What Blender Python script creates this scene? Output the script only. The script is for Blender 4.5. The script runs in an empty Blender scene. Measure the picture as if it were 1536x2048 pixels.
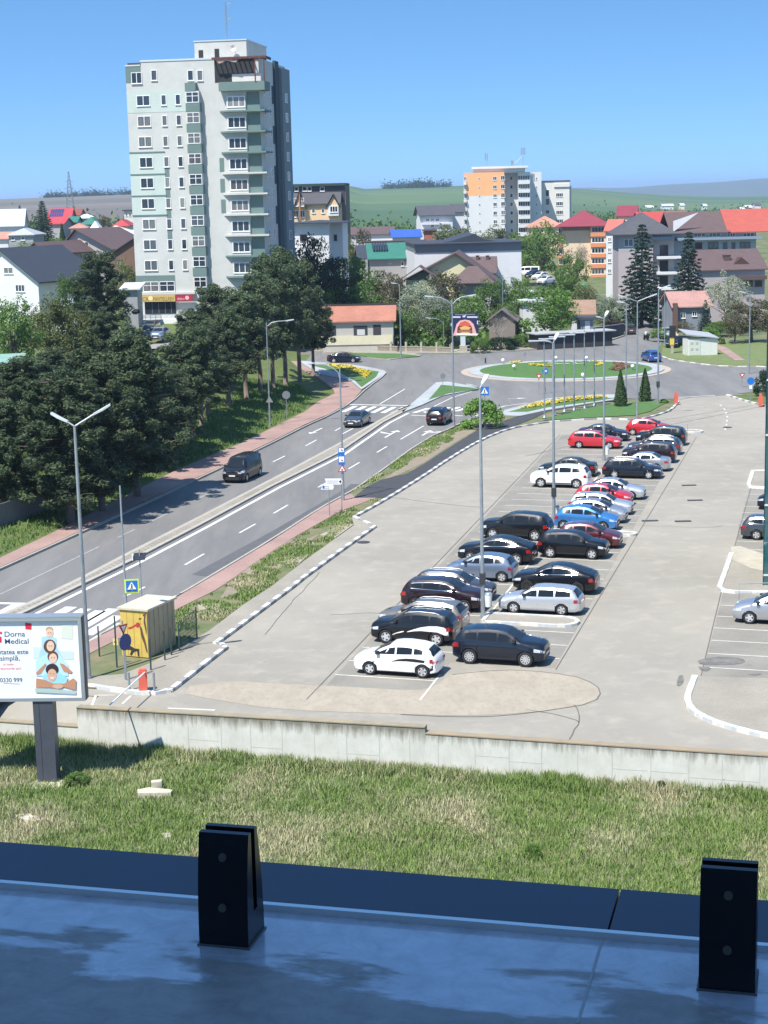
import bpy, bmesh, math, random
import numpy as np
from mathutils import Vector, Matrix
from mathutils.geometry import tessellate_polygon
random.seed(7); RNG=np.random.default_rng(11)
S=bpy.context.scene
C=bpy.data.collections.new('scene'); S.collection.children.link(C)
# ---------------------------------------------------------------- camera, sky, sun, exposure
FPX=3400.0; CAMH=22.0
PIT=math.atan((1024-398)/FPX); ROL=math.atan(452/19000)
_cp,_sp,_cr,_sr=math.cos(PIT),math.sin(PIT),math.cos(ROL),math.sin(ROL)
FW=Vector((0,_cp,-_sp)); _u0=Vector((0,_sp,_cp)); _r0=Vector((1,0,0))
RT=_cr*_r0-_sr*_u0; UP=_cr*_u0+_sr*_r0
cam=bpy.data.cameras.new('camera'); camo=bpy.data.objects.new('camera',cam); C.objects.link(camo)
cam.sensor_fit='VERTICAL'; cam.sensor_height=36; cam.lens=FPX/2048*36; cam.clip_start=0.1; cam.clip_end=40000
m3=Matrix((RT,UP,-FW)).transposed().to_4x4(); m3.translation=Vector((0,0,CAMH)); camo.matrix_world=m3
S.camera=camo
SUN_EL=math.radians(58); SDIR=Vector((-0.62,-0.785,0)).normalized()
W=bpy.data.worlds.new('World'); S.world=W; W.use_nodes=True
nt=W.node_tree; nt.nodes.clear()
out=nt.nodes.new('ShaderNodeOutputWorld'); bg=nt.nodes.new('ShaderNodeBackground'); sky=nt.nodes.new('ShaderNodeTexSky')
tc=nt.nodes.new('ShaderNodeTexCoord'); mp=nt.nodes.new('ShaderNodeMapping'); mp.inputs['Scale'].default_value=(1,1,2.1); mp.inputs['Location'].default_value=(0,0,0.20)
sky.sky_type='NISHITA'; sky.sun_disc=False; sky.sun_elevation=SUN_EL; sky.sun_rotation=math.atan2(SDIR.x,SDIR.y)
sky.altitude=300; sky.air_density=1.0; sky.dust_density=0.3; sky.ozone_density=1.0
hs=nt.nodes.new('ShaderNodeHueSaturation'); hs.inputs['Saturation'].default_value=1.24; hs.inputs['Hue'].default_value=0.495; hs.inputs['Value'].default_value=1.2
nt.links.new(tc.outputs['Generated'],mp.inputs['Vector']); nt.links.new(mp.outputs['Vector'],sky.inputs['Vector'])
nt.links.new(sky.outputs['Color'],hs.inputs['Color']); nt.links.new(hs.outputs['Color'],bg.inputs['Color'])
bg.inputs['Strength'].default_value=0.125; nt.links.new(bg.outputs['Background'],out.inputs['Surface'])
sl=bpy.data.lights.new('sun','SUN'); sl.energy=4.6; sl.angle=math.radians(0.5); sl.color=(1,0.95,0.87)
so=bpy.data.objects.new('sun',sl); C.objects.link(so)
so.rotation_euler=(SDIR*math.cos(SUN_EL)+Vector((0,0,math.sin(SUN_EL)))).to_track_quat('Z','Y').to_euler()
S.view_settings.view_transform='Standard'; S.view_settings.look='None'; S.view_settings.exposure=0.78; S.view_settings.gamma=1
# ---------------------------------------------------------------- survey: photo points measured onto the ground / planes
def ray(x,y): return FW+(x-768)/FPX*RT+(1024-y)/FPX*UP
def G(x,y,z=0.0):
    d=ray(x,y); t=(z-CAMH)/d.z; return Vector((d.x*t,d.y*t,z))
def D(x,y,Y):
    d=ray(x,y); t=Y/d.y; return Vector((d.x*t,Y,CAMH+d.z*t))
def hashn(x,y):
    return math.sin(x*0.9+1.3*math.sin(y*0.37))*0.5+math.sin(y*1.1+1.7*math.sin(x*0.53+1))*0.5
# boulevard left footpath outer edge (for the bank)
LEFTE=[G(-600,1395),G(0,1119),G(104,1069),G(360,939),G(480,890),G(610,825),G(640,800),G(600,765)]
def sd_left(X,Y):
    best=1e9; sg=-1
    for a,b in zip(LEFTE[:-1],LEFTE[1:]):
        dx,dy=b.x-a.x,b.y-a.y; t=max(0,min(1,((X-a.x)*dx+(Y-a.y)*dy)/(dx*dx+dy*dy)))
        px,py=a.x+t*dx,a.y+t*dy; d=math.hypot(X-px,Y-py)
        if d<best: best=d; sg=1 if dx*(Y-py)-dy*(X-px)>0 else -1
    return best*sg
def smooth(a,b,x):
    t=max(0.0,min(1.0,(x-a)/(b-a))); return t*t*(3-2*t)
WA=G(1536,1513); WB=G(850,1468); WU=(WA-WB).normalized(); WN=Vector((-WU.y,WU.x,0))  # wall line, WN points away from camera
def wallv(X,Y): return (Vector((X,Y,0))-WB).dot(WN)
def T(X,Y):
    v=wallv(X,Y)
    if v<0.15: return -1.64+0.10*hashn(X*0.8,Y*0.8)+0.06*hashn(X*2.3+5,Y*2.1)
    z=-0.03
    if v<3.0 and (Vector((X,Y,0))-WB).dot(WU)<-13.6: return -0.95
    if Y<340 and X<0:
        d=sd_left(X,Y)
        if d>0: z+= (0.16*min(d,9)+0.2*max(0,min(d-9,18)))*(1-smooth(215,245,Y)*smooth(-22,-14,X))
    if Y>=190 and X<-10:
        f=smooth(-12,-22,X); base=4.3+9.5*smooth(258,430,Y)
        if Y>=205: z=max(z,f*base*smooth(203,214,Y))
        if Y>=340: z=max(z,f*base)
    if Y>340:
        rise=9*smooth(370,540,Y)
        if X>-10: z=rise*smooth(340,480,Y)
        else: z=max(z,rise)
    if Y>600:
        far=smooth(600,2600,Y)
        z+=far*17+smooth(1500,3000,Y)*(6+8*math.sin(X*0.0021+1.0)+5*math.sin(X*0.0047))
        z+=far*4*math.sin(X*0.004+Y*0.0011)-smooth(0,1,X/ max(Y,1)*7-0.4)*far*26
        if Y>3200: z-=(Y-3200)*0.02
    return z
def GT(x,y):
    z=0.0
    d=ray(x,y); 
    t=30.0; p=None
    while t<4000:
        q=Vector((0,0,CAMH))+d*t
        if q.z<=T(q.x,q.y): 
            a,b=t*0.985-0.5,t
            for _ in range(16):
                m=(a+b)/2; q=Vector((0,0,CAMH))+d*m
                if q.z<=T(q.x,q.y): b=m
                else: a=m
            return Vector((0,0,CAMH))+d*b
        t=t*1.01+0.3
    return q
# ---------------------------------------------------------------- materials
def nmat(name): 
    m=bpy.data.materials.new(name); m.use_nodes=True; n=m.node_tree; return m,n,n.nodes['Principled BSDF']
def rgb(c): return (c[0],c[1],c[2],1)
_mc={}
def M(name,c,rough=0.7,metal=0.0,c2=None,scale=1.0,det=4,bump=0.0,bs=None,coat=0,c3=None,s3=8.0,f3=0.5,stretch=None,rand=None,world=True,spec=None):
    if name in _mc: return _mc[name]
    m,n,b=nmat(name); L=n.links.new
    b.inputs['Roughness'].default_value=rough; b.inputs['Metallic'].default_value=metal
    if spec is not None: b.inputs['Specular IOR Level'].default_value=spec
    if coat: b.inputs['Coat Weight'].default_value=coat; b.inputs['Coat Roughness'].default_value=0.04
    b.inputs['Base Color'].default_value=rgb(c); col=None
    if c2 or bump or c3:
        if world: g=n.nodes.new('ShaderNodeNewGeometry'); src=g.outputs['Position']
        else: g=n.nodes.new('ShaderNodeTexCoord'); src=g.outputs['Object']
        if stretch:
            mp=n.nodes.new('ShaderNodeMapping'); mp.inputs['Scale'].default_value=stretch[:3]
            if len(stretch)>3: mp.inputs['Rotation'].default_value=(0,0,stretch[3])
            L(src,mp.inputs['Vector']); src=mp.outputs['Vector']
    if c2:
        t=n.nodes.new('ShaderNodeTexNoise'); t.inputs['Scale'].default_value=scale; t.inputs['Detail'].default_value=det; t.inputs['Roughness'].default_value=0.65
        L(src,t.inputs['Vector']); r=n.nodes.new('ShaderNodeMapRange'); r.inputs[1].default_value=0.32; r.inputs[2].default_value=0.68; L(t.outputs['Fac'],r.inputs[0])
        mx=n.nodes.new('ShaderNodeMix'); mx.data_type='RGBA'; mx.inputs['A'].default_value=rgb(c); mx.inputs['B'].default_value=rgb(c2); L(r.outputs[0],mx.inputs['Factor']); col=mx.outputs['Result']
        if c3:
            t=n.nodes.new('ShaderNodeTexNoise'); t.inputs['Scale'].default_value=s3; t.inputs['Detail'].default_value=5; t.inputs['Roughness'].default_value=0.7
            L(src,t.inputs['Vector']); r=n.nodes.new('ShaderNodeMapRange'); r.inputs[1].default_value=0.5; r.inputs[2].default_value=0.72; r.inputs[4].default_value=f3; L(t.outputs['Fac'],r.inputs[0])
            mx=n.nodes.new('ShaderNodeMix'); mx.data_type='RGBA'; L(col,mx.inputs['A']); mx.inputs['B'].default_value=rgb(c3); L(r.outputs[0],mx.inputs['Factor']); col=mx.outputs['Result']
    if rand:
        oi=n.nodes.new('ShaderNodeObjectInfo'); mx=n.nodes.new('ShaderNodeMix'); mx.data_type='RGBA'
        if col: L(col,mx.inputs['A'])
        else: mx.inputs['A'].default_value=rgb(c)
        mx.inputs['B'].default_value=rgb(rand); L(oi.outputs['Random'],mx.inputs['Factor']); col=mx.outputs['Result']
    if col: L(col,b.inputs['Base Color'])
    if bump:
        t=n.nodes.new('ShaderNodeTexNoise'); t.inputs['Scale'].default_value=bs or 6; t.inputs['Detail'].default_value=4; L(src,t.inputs['Vector'])
        bp=n.nodes.new('ShaderNodeBump'); bp.inputs['Strength'].default_value=bump; bp.inputs['Distance'].default_value=0.05; L(t.outputs['Fac'],bp.inputs['Height']); L(bp.outputs['Normal'],b.inputs['Normal'])
    _mc[name]=m; return m
def brick_mat(name,c,c2,mortar,sc,rot=0,w=0.5,h=0.25,ms=0.02,rough=0.85,world=True,big=None):
    if name in _mc: return _mc[name]
    m,n,b=nmat(name); L=n.links.new; b.inputs['Roughness'].default_value=rough
    if world: g=n.nodes.new('ShaderNodeNewGeometry'); src=g.outputs['Position']
    else: g=n.nodes.new('ShaderNodeTexCoord'); src=g.outputs['Object']
    mp=n.nodes.new('ShaderNodeMapping'); mp.inputs['Rotation'].default_value=(0,0,rot) if not isinstance(rot,tuple) else rot; L(src,mp.inputs['Vector'])
    t=n.nodes.new('ShaderNodeTexBrick'); t.inputs['Scale'].default_value=sc; t.inputs['Color1'].default_value=rgb(c); t.inputs['Color2'].default_value=rgb(c2); t.inputs['Mortar'].default_value=rgb(mortar)
    t.inputs['Brick Width'].default_value=w; t.inputs['Row Height'].default_value=h; t.inputs['Mortar Size'].default_value=ms; L(mp.outputs['Vector'],t.inputs['Vector'])
    ns=n.nodes.new('ShaderNodeTexNoise'); ns.inputs['Scale'].default_value=0.35; ns.inputs['Detail'].default_value=6; L(src,ns.inputs['Vector'])
    mx=n.nodes.new('ShaderNodeMix'); mx.data_type='RGBA'; mx.blend_type='MULTIPLY'; L(t.outputs['Color'],mx.inputs['A']); mx.inputs['Factor'].default_value=0.5; L(ns.outputs['Fac'],mx.inputs['B'])
    mul=n.nodes.new('ShaderNodeMix'); mul.data_type='RGBA'; mul.blend_type='MULTIPLY'; mul.inputs['Factor'].default_value=1; L(mx.outputs['Result'],mul.inputs['A']); mul.inputs['B'].default_value=(1.35,1.35,1.35,1)
    L(mul.outputs['Result'],b.inputs['Base Color']); _mc[name]=m; return m
# ---------------------------------------------------------------- mesh helper
class MB:
    def __init__(s): s.v=[];s.f=[];s.mi=[]
    def add(s,vs,fs,mi=0):
        o=len(s.v); s.v+= [tuple(v) for v in vs]; s.f+=[tuple(i+o for i in f) for f in fs]; s.mi+=[mi]*len(fs); return s
    def box(s,x0,x1,y0,y1,z0,z1,mi=0,M4=None):
        vs=[Vector((x,y,z)) for z in(z0,z1) for y in(y0,y1) for x in(x0,x1)]
        if M4 is not None: vs=[M4@v for v in vs]
        return s.add(vs,[(0,2,3,1),(4,5,7,6),(0,1,5,4),(2,6,7,3),(0,4,6,2),(1,3,7,5)],mi)
    def prism(s,poly,z0,z1,mi=0,bottom=True,axis='z',M4=None):
        # poly: list of 2D pts; extrude z0..z1 (axis z: (x,y), axis y: (x,z) extruded along y)
        n=len(poly); ar=sum(poly[i][0]*poly[(i+1)%n][1]-poly[(i+1)%n][0]*poly[i][1] for i in range(n))
        if ar<0: poly=poly[::-1]
        if axis=='z': P=lambda p,h:Vector((p[0],p[1],h))
        else: P=lambda p,h:Vector((p[0],h,p[1]))
        tri=tessellate_polygon([[Vector((p[0],p[1],0)) for p in poly]])
        vs=[P(p,z0) for p in poly]+[P(p,z1) for p in poly]
        if M4 is not None: vs=[M4@v for v in vs]
        fs=[]
        for t in tri:
            a,b,c=t; A=(poly[b][0]-poly[a][0])*(poly[c][1]-poly[a][1])-(poly[b][1]-poly[a][1])*(poly[c][0]-poly[a][0])
            if A<0: t=(a,c,b)
            fs.append((t[0]+n,t[1]+n,t[2]+n)); 
            if bottom: fs.append((t[0],t[2],t[1]))
        if abs(z1-z0)>1e-6: fs+=[(i,(i+1)%n,(i+1)%n+n,i+n) for i in range(n)]
        if axis=='y': fs=[f[::-1] for f in fs]
        return s.add(vs,fs,mi)
    def tube(s,pts,rad,n=8,mi=0,cap=True):
        pts=[Vector(p) for p in pts]; rs=rad if isinstance(rad,(list,tuple)) else [rad]*len(pts)
        vs=[];fs=[]; up=Vector((0,0,1))
        for i,p in enumerate(pts):
            d=(pts[min(i+1,len(pts)-1)]-pts[max(i-1,0)]).normalized()
            a=d.cross(up if abs(d.z)<0.95 else Vector((1,0,0))).normalized(); b=d.cross(a)
            for k in range(n):
                t=2*math.pi*k/n; vs.append(p+(a*math.cos(t)+b*math.sin(t))*rs[i])
        for i in range(len(pts)-1):
            for k in range(n):
                k2=(k+1)%n; fs.append((i*n+k,i*n+k2,(i+1)*n+k2,(i+1)*n+k))
        if cap: fs.append(tuple(range(n))); fs.append(tuple((len(pts)-1)*n+k for k in range(n))[::-1])
        return s.add(vs,fs,mi)
    def mesh(s,name,mats,smooth=False,ang=None):
        me=bpy.data.meshes.new(name); me.from_pydata(s.v,[],s.f); 
        if not isinstance(mats,(list,tuple)): mats=[mats]
        for m in mats: me.materials.append(m)
        if any(s.mi): me.polygons.foreach_set('material_index',s.mi)
        if smooth: 
            me.polygons.foreach_set('use_smooth',[True]*len(s.f))
            if ang: me.set_sharp_from_angle(angle=math.radians(ang))
        me.update(); return me
def link(name,data,parent=None,loc=None,mat=None):
    o=bpy.data.objects.new(name,data); C.objects.link(o)
    if parent is not None: o.parent=parent
    if loc is not None: o.location=loc
    if mat is not None: ovr(o,mat)
    return o
def ovr(o,mat,i=0):
    o.material_slots[i].link='OBJECT'; o.material_slots[i].material=mat
def ob(name,mb,mats,parent=None,smooth=False,ang=None,loc=None): return link(name,mb.mesh(name,mats,smooth,ang),parent,loc)
def tag(o,label=None,cat=None,group=None,kind=None):
    if label:o['label']=label
    if cat:o['category']=cat
    if group:o['group']=group
    if kind:o['kind']=kind
    return o
def thing(name,label,cat,loc=(0,0,0),rz=0,group=None):
    o=link(name,None,None,loc); o.rotation_euler=(0,0,rz); o.empty_display_size=0.5; return tag(o,label,cat,group)
def copytree(o,parent=None):
    c=o.copy(); C.objects.link(c); c.parent=parent; 
    for ch in list(o.children): copytree(ch,c)
    return c
_z=[0.0]
def sheet(name,pts,z,mat,kind='structure',h=0.0):
    """flat paved area (or low slab of height h) through ground points"""
    poly=[(p[0],p[1]) for p in pts]; mb=MB(); mb.prism(poly,z-h if h else z,z,bottom=False) ; o=ob(name,mb,mat); 
    return tag(o,kind=kind)
def gp(lst,z=0): return [G(x,y,z) for x,y in lst]
def offset_line(pts,off):
    out=[]
    for i,p in enumerate(pts):
        a=pts[max(i-1,0)];b=pts[min(i+1,len(pts)-1)]; d=Vector((b.x-a.x,b.y-a.y,0)).normalized(); n=Vector((-d.y,d.x,0)); out.append(p+n*off)
    return out
def resample(pts,step):
    out=[pts[0].copy()];acc=0
    for a,b in zip(pts[:-1],pts[1:]):
        L=(b-a).length; k=max(1,int(round(L/step)))
        for i in range(1,k+1): out.append(a.lerp(b,i/k))
    return out
def smoothline(pts,n=2):
    for _ in range(n):
        o=[pts[0]]
        for a,b in zip(pts[:-1],pts[1:]): o+=[a.lerp(b,0.25),a.lerp(b,0.75)]
        pts=o+[pts[-1]]
    return pts
def strip(mb,pts,w,z0,z1,seg=None,mi=(0,),closed=False):
    pts=resample(pts,seg) if seg else pts
    L=offset_line(pts,w/2);R_=offset_line(pts,-w/2)
    for i in range(len(pts)-1):
        m=mi[i%len(mi)]
        if z1-z0>0.03: g=0.0
        q=[L[i],R_[i],R_[i+1],L[i+1]]
        vs=[(p.x,p.y,z1) for p in q]; fs=[(0,1,2,3)]
        if z1-z0>0.03:
            vs+=[(p.x,p.y,z0) for p in q]; fs+=[(1,5,6,2),(3,7,4,0),(0,4,5,1),(2,6,7,3)]
        mb.add(vs,fs,m)
    return mb
# ================================================================ MATERIALS
asph=M('asphalt road',(0.135,0.132,0.128),0.9,c2=(0.185,0.18,0.172),scale=0.35,c3=(0.24,0.23,0.21),s3=1.1,f3=0.35,bump=0.15,bs=9,stretch=(0.9,0.12,1,math.radians(-15)))
asph_n=M('fresh asphalt',(0.04,0.042,0.046),0.9,c2=(0.055,0.056,0.06),scale=1.5,bump=0.2,bs=12)
asph_p=M('asphalt patch',(0.085,0.088,0.092),0.9,c2=(0.105,0.106,0.108),scale=0.8)
lot_m=M('worn parking asphalt',(0.312,0.288,0.238),0.92,c2=(0.240,0.223,0.188),scale=0.09,det=10,c3=(0.40,0.36,0.30),s3=0.7,f3=0.5,bump=0.12,bs=10)
bay_m=brick_mat('bay pavers',(0.27,0.25,0.215),(0.23,0.22,0.19),(0.17,0.16,0.13),4,math.radians(15),ms=0.035)
conc=M('concrete apron',(0.30,0.26,0.20),0.95,c2=(0.365,0.32,0.25),scale=1.1,det=9,c3=(0.25,0.22,0.17),s3=4,f3=0.8,stretch=(1,0.5,1,0.3))
redpav=brick_mat('red pavers',(0.30,0.185,0.155),(0.36,0.235,0.20),(0.26,0.18,0.155),4,math.radians(15),ms=0.03)
greypav=brick_mat('grey pavers',(0.36,0.325,0.265),(0.30,0.275,0.225),(0.2,0.185,0.15),4,math.radians(15),ms=0.04)
bluegrey=brick_mat('blue grey pavers',(0.31,0.34,0.345),(0.36,0.38,0.385),(0.3,0.32,0.33),2,0.3,ms=0.03)
tanpav=M('tan apron',(0.36,0.29,0.225),0.9,c2=(0.42,0.36,0.29),scale=1)
kerbc=M('kerb concrete',(0.31,0.29,0.245),0.9,c2=(0.39,0.365,0.31),scale=2)
kerbw=M('kerb white paint',(0.72,0.71,0.66),0.8,c2=(0.48,0.47,0.43),scale=3)
kerbg=M('kerb grey',(0.22,0.22,0.21),0.9,c2=(0.32,0.32,0.31),scale=3)
kerbb=M('kerb blue grey',(0.50,0.52,0.53),0.9,c2=(0.38,0.40,0.41),scale=3)
white=M('road paint',(0.72,0.72,0.70),0.8,c2=(0.52,0.52,0.50),scale=2.5,det=8)
worn=M('worn road paint',(0.40,0.40,0.38),0.9,c2=(0.26,0.26,0.25),scale=2,det=8)
linem=M('bay line paint',(0.66,0.65,0.58),0.85,c2=(0.46,0.44,0.39),scale=2.2,det=8)
darklinem=M('dark seams and lines',(0.13,0.125,0.115),0.95)
vergem=M('verge grass',(0.07,0.115,0.035),1,c2=(0.21,0.17,0.105),scale=0.5,det=8,c3=(0.10,0.16,0.045),s3=3,f3=0.7)
lawn=M('lawn',(0.05,0.125,0.03),1,c2=(0.075,0.155,0.035),scale=1.3,det=6,bump=0.4,bs=8)
dirt=M('dirt',(0.26,0.215,0.155),1,c2=(0.19,0.155,0.11),scale=1.5,det=8,c3=(0.33,0.29,0.22),s3=6,bump=0.6,bs=4)
yflow=M('yellow flowers',(0.62,0.48,0.03),0.9,c2=(0.45,0.36,0.05),scale=2.5,c3=(0.15,0.2,0.03),s3=5,f3=0.7)
rflow=M('dark red flowers',(0.22,0.07,0.05),0.9,c2=(0.16,0.10,0.05),scale=3)
wallm=None
# ground terrain: fields far away vary in colour
def terrain_mat():
    m,n,b=nmat('terrain fields'); L=n.links.new; b.inputs['Roughness'].default_value=1
    g=n.nodes.new('ShaderNodeNewGeometry'); sp=n.nodes.new('ShaderNodeSeparateXYZ'); L(g.outputs['Position'],sp.inputs[0])
    def mixc(f,a,bb):
        mx=n.nodes.new('ShaderNodeMix'); mx.data_type='RGBA'
        for k,v in(('Factor',f),('A',a),('B',bb)):
            if hasattr(v,'links') : L(v,mx.inputs[k])
            elif isinstance(v,tuple): mx.inputs[k].default_value=rgb(v)
            else: mx.inputs[k].default_value=v
        return mx.outputs['Result']
    def noise(sc,st=(1,1,1),det=5):
        mp=n.nodes.new('ShaderNodeMapping'); mp.inputs['Scale'].default_value=st; L(g.outputs['Position'],mp.inputs['Vector'])
        t=n.nodes.new('ShaderNodeTexNoise'); t.inputs['Scale'].default_value=sc; t.inputs['Detail'].default_value=det; L(mp.outputs['Vector'],t.inputs['Vector']); return t.outputs['Fac']
    def rng(v,a,bb,lo=0,hi=1):
        r=n.nodes.new('ShaderNodeMapRange'); L(v,r.inputs[0]); r.inputs[1].default_value=a; r.inputs[2].default_value=bb; r.inputs[3].default_value=lo; r.inputs[4].default_value=hi; return r.outputs[0]
    near=mixc(rng(noise(0.25,det=8),.35,.65),(0.055,0.10,0.028),(0.17,0.15,0.085))
    near=mixc(rng(noise(1.6,det=6),.5,.7,0,.8),near,(0.12,0.17,0.04))
    # long field strips
    v=n.nodes.new('ShaderNodeTexVoronoi'); v.inputs['Scale'].default_value=0.004
    mp=n.nodes.new('ShaderNodeMapping'); mp.inputs['Scale'].default_value=(0.55,1.0,1); mp.inputs['Rotation'].default_value=(0,0,0.3); L(g.outputs['Position'],mp.inputs['Vector']); L(mp.outputs['Vector'],v.inputs['Vector'])
    sc=n.nodes.new('ShaderNodeSeparateColor'); L(v.outputs['Color'],sc.inputs[0])
    green=mixc(rng(sc.outputs[0],.2,.8),(0.045,0.095,0.035),(0.08,0.135,0.05))
    green=mixc(rng(sc.outputs[1],.78,.82,0,.5),green,(0.13,0.19,0.05))
    plough=mixc(rng(sc.outputs[0],.2,.8),(0.13,0.105,0.095),(0.17,0.145,0.125))
    plough=mixc(rng(noise(0.004,(0.4,3,1)),.45,.6,0,.6),plough,(0.09,0.11,0.06))
    # X/Y ratio picks ploughed left
    dv=n.nodes.new('ShaderNodeMath'); dv.operation='DIVIDE'; L(sp.outputs[0],dv.inputs[0]); L(sp.outputs[1],dv.inputs[1])
    far=mixc(rng(dv.outputs[0],-0.11,-0.06),plough,green)
    col=mixc(rng(sp.outputs[1],520,640),near,far)
    L(col,b.inputs['Base Color']); return m
terr=terrain_mat()
# terrain sheet
vs=[];fs=[]
vrow=[-62+0.9*i for i in range(68)]; vrow=[v for v in vrow if v<-0.5]+[0.05,0.3]
v=1.5
while v<14000:
    vrow.append(v); v+= 2.5 if v<200 else (5 if v<420 else max(9,v*0.035))
NU=150
for v in vrow:
    wd=48+0.62*max(v,0)
    for i in range(NU+1):
        u=(i/NU*2-1)*wd
        p=WB+WU*u+WN*v; x,y=p.x,p.y
        vs.append((x,y,T(x,y)))
for j in range(len(vrow)-1):
    for i in range(NU): a=j*(NU+1)+i; fs.append((a,a+1,a+NU+2,a+NU+1))
me=bpy.data.meshes.new('ground'); me.from_pydata(vs,[],fs); me.materials.append(terr); me.materials.append(M('meadow soil',(0.11,0.16,0.055),1,c2=(0.24,0.2,0.13),scale=0.35,det=8,c3=(0.05,0.09,0.02),s3=2.5,f3=0.8)); me.materials.append(M('bank grass',(0.055,0.095,0.022),1,c2=(0.12,0.15,0.035),scale=0.6,det=8,c3=(0.2,0.17,0.09),s3=2,f3=0.5)); me.update()
mi=[]
for j in range(len(vrow)-1):
    mi+= [1 if vrow[j]<0.1 else (2 if vrow[j]<190 else 0)]*NU
me.polygons.foreach_set('material_index',mi); me.polygons.foreach_set('use_smooth',[True]*len(fs))
tag(link('ground',me),kind='structure')
# ================================================================ ROADS
road=[(-600,1411),(0,1141),(159,1069),(435,942),(506,906),(560,880),(610,854),(658,833),(703,807),(732,778),(768,748),(768,741),(706,731),(596,722),(560,722),(540,701),(592,701),(905,709),(1037,702.5),(1110,697),(1213,685),(1251,672),(1247,640),(1241,623),(1228,604),(1240,600),(1257,622),(1290,640),(1330,668),(1322,690),(1312,703),(1323,716),(1386,727),(1456,734),(1531,733),(1700,745),(1700,776),(1500,784),(1456,791),(1353,797),(1300,800),(1228,794),(1184,794),(1096,801),(1005,824),(931,843),(905,857),(850,880),(724,972),(688,993),(643,1017),(545,1081),(422,1155),(353,1196),(200,1273),(-100,1424),(-600,1675)]
sheet('road',gp(road),0.0,asph)
# left-hand (far) footpath and bank
sheet('footpath',gp([(-600,1395),(0,1119),(104,1069),(360,939),(399,923),(480,890),(526,867),(610,825),(638,804),(669,789),(667,780),(636,756),(592,735),(560,730),(555,722),(596,724),(640,752),(700,764),(723,783),(703,805),(658,830),(610,851),(560,877),(506,903),(435,939),(159,1066),(0,1138),(-600,1408)]),0.12,redpav,h=0.14)
sheet('flowerbed_border',gp([(596,723),(706,731.5),(768,742),(773,748),(723,781),(700,762),(640,750)]),0.14,bluegrey,h=0.16)
sheet('lawn',gp([(615,728),(703,734.5),(758,743),(752,753),(723,774),(710,761),(680,745)],.16),0.16,lawn)
# right footpath, verge, lot-side footpath
verge=[(200,1275),(353,1198),(422,1157),(545,1083),(643,1019),(688,995),(724,974),(850,882),(905,859),(931,845),(1005,826),(1017,822),(1056,825),(1125,815),(1184,805),(1230,800),(1330,800),(1356,804),(1342,822),(1310,833),(1271,841),(1207,838),(1154,841),(1107,844),(1066,850),(1016,859),(962,881),(900,918),(850,952),(773,1000),(708,1036),(750,1055),(675,1108),(604,1160),(590,1172),(430,1291),(450,1297),(348,1379),(301,1390),(200,1379),(100,1374),(-100,1372),(-100,1426)]
sheet('verge',gp(verge),0.07,vergem,h=0.09)
sheet('footpath',gp([(-100,1424),(200,1275),(353,1198),(422,1157),(545,1083),(643,1019),(688,995),(700,989),(715,998),(754,998),(682,1024),(659,1037),(597,1072),(545,1105),(506,1131),(467,1159),(430,1184),(383,1207),(336,1231),(200,1300),(-100,1452)],),0.1,redpav,h=0.11)
sheet('footpath',gp([(758,1004),(704,1038),(708,1053),(614,1121),(543,1176),(489,1211),(418,1265),(395,1279),(300,1330),(245,1352),(178,1357),(60,1362),(-100,1362),(-100,1372),(100,1374),(200,1379),(301,1390),(348,1379),(450,1297),(430,1291),(590,1172),(604,1160),(675,1108),(750,1055),(708,1036),(773,1000)]),0.1,greypav,h=0.11)
sheet('footpath',gp([(815,949),(850,929),(907,892),(957,861),(1000,845),(1008,843),(1061,825.6),(1125,814),(1184,803),(1240,799),(1240,803),(1184,809.5),(1096,825),(1060,842),(1016,858),(962,880),(900,917),(850,950),(773,998),(718,998),(708,997),(735,975),(762,962)]),0.11,asph_n,h=0.12)
sheet('flowerbed_border',gp([(1005,823),(1096,799),(1184,791.5),(1240,791),(1245,799),(1184,808),(1096,822),(1040,834),(1005,832)]),0.13,bluegrey,h=0.14)
sheet('lawn',gp([(1017,823),(1107,800),(1178,795),(1228,796),(1184,803),(1096,814),(1055,823)],.15),0.15,lawn)
sheet('lawn',gp([(1084,841),(1131,826),(1184,813),(1230,807),(1324,802),(1330,806),(1301,822),(1271,830),(1213,833),(1107,839)],.13),0.13,lawn)
sheet('dirt_patch',gp([(480,1140),(540,1104),(600,1072),(600,1085),(640,1070),(590,1110),(560,1140),(500,1180),(440,1200)]),0.085,dirt)
sheet('dirt_patch',gp([(850,905),(905,868),(945,850),(1000,832),(1010,838),(955,860),(905,890),(850,926),(800,950),(760,965)]),0.082,dirt)
for q in ([(708,1052),(690,1050),(640,1073),(672,1078)],[(620,1112),(590,1118),(562,1128),(600,1129)],[(395,1212),(442,1211),(436,1222),(398,1224)]):
    sheet('footpath',gp(q),0.13,conc,h=0.1)
# worn patch on carriageway
sheet('asphalt_patch',gp([(384,1149),(545,1062),(690,978),(702,968),(724,969),(688,991),(643,1015),(545,1079),(422,1153),(400,1152)]),0.008,asph_p)
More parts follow.
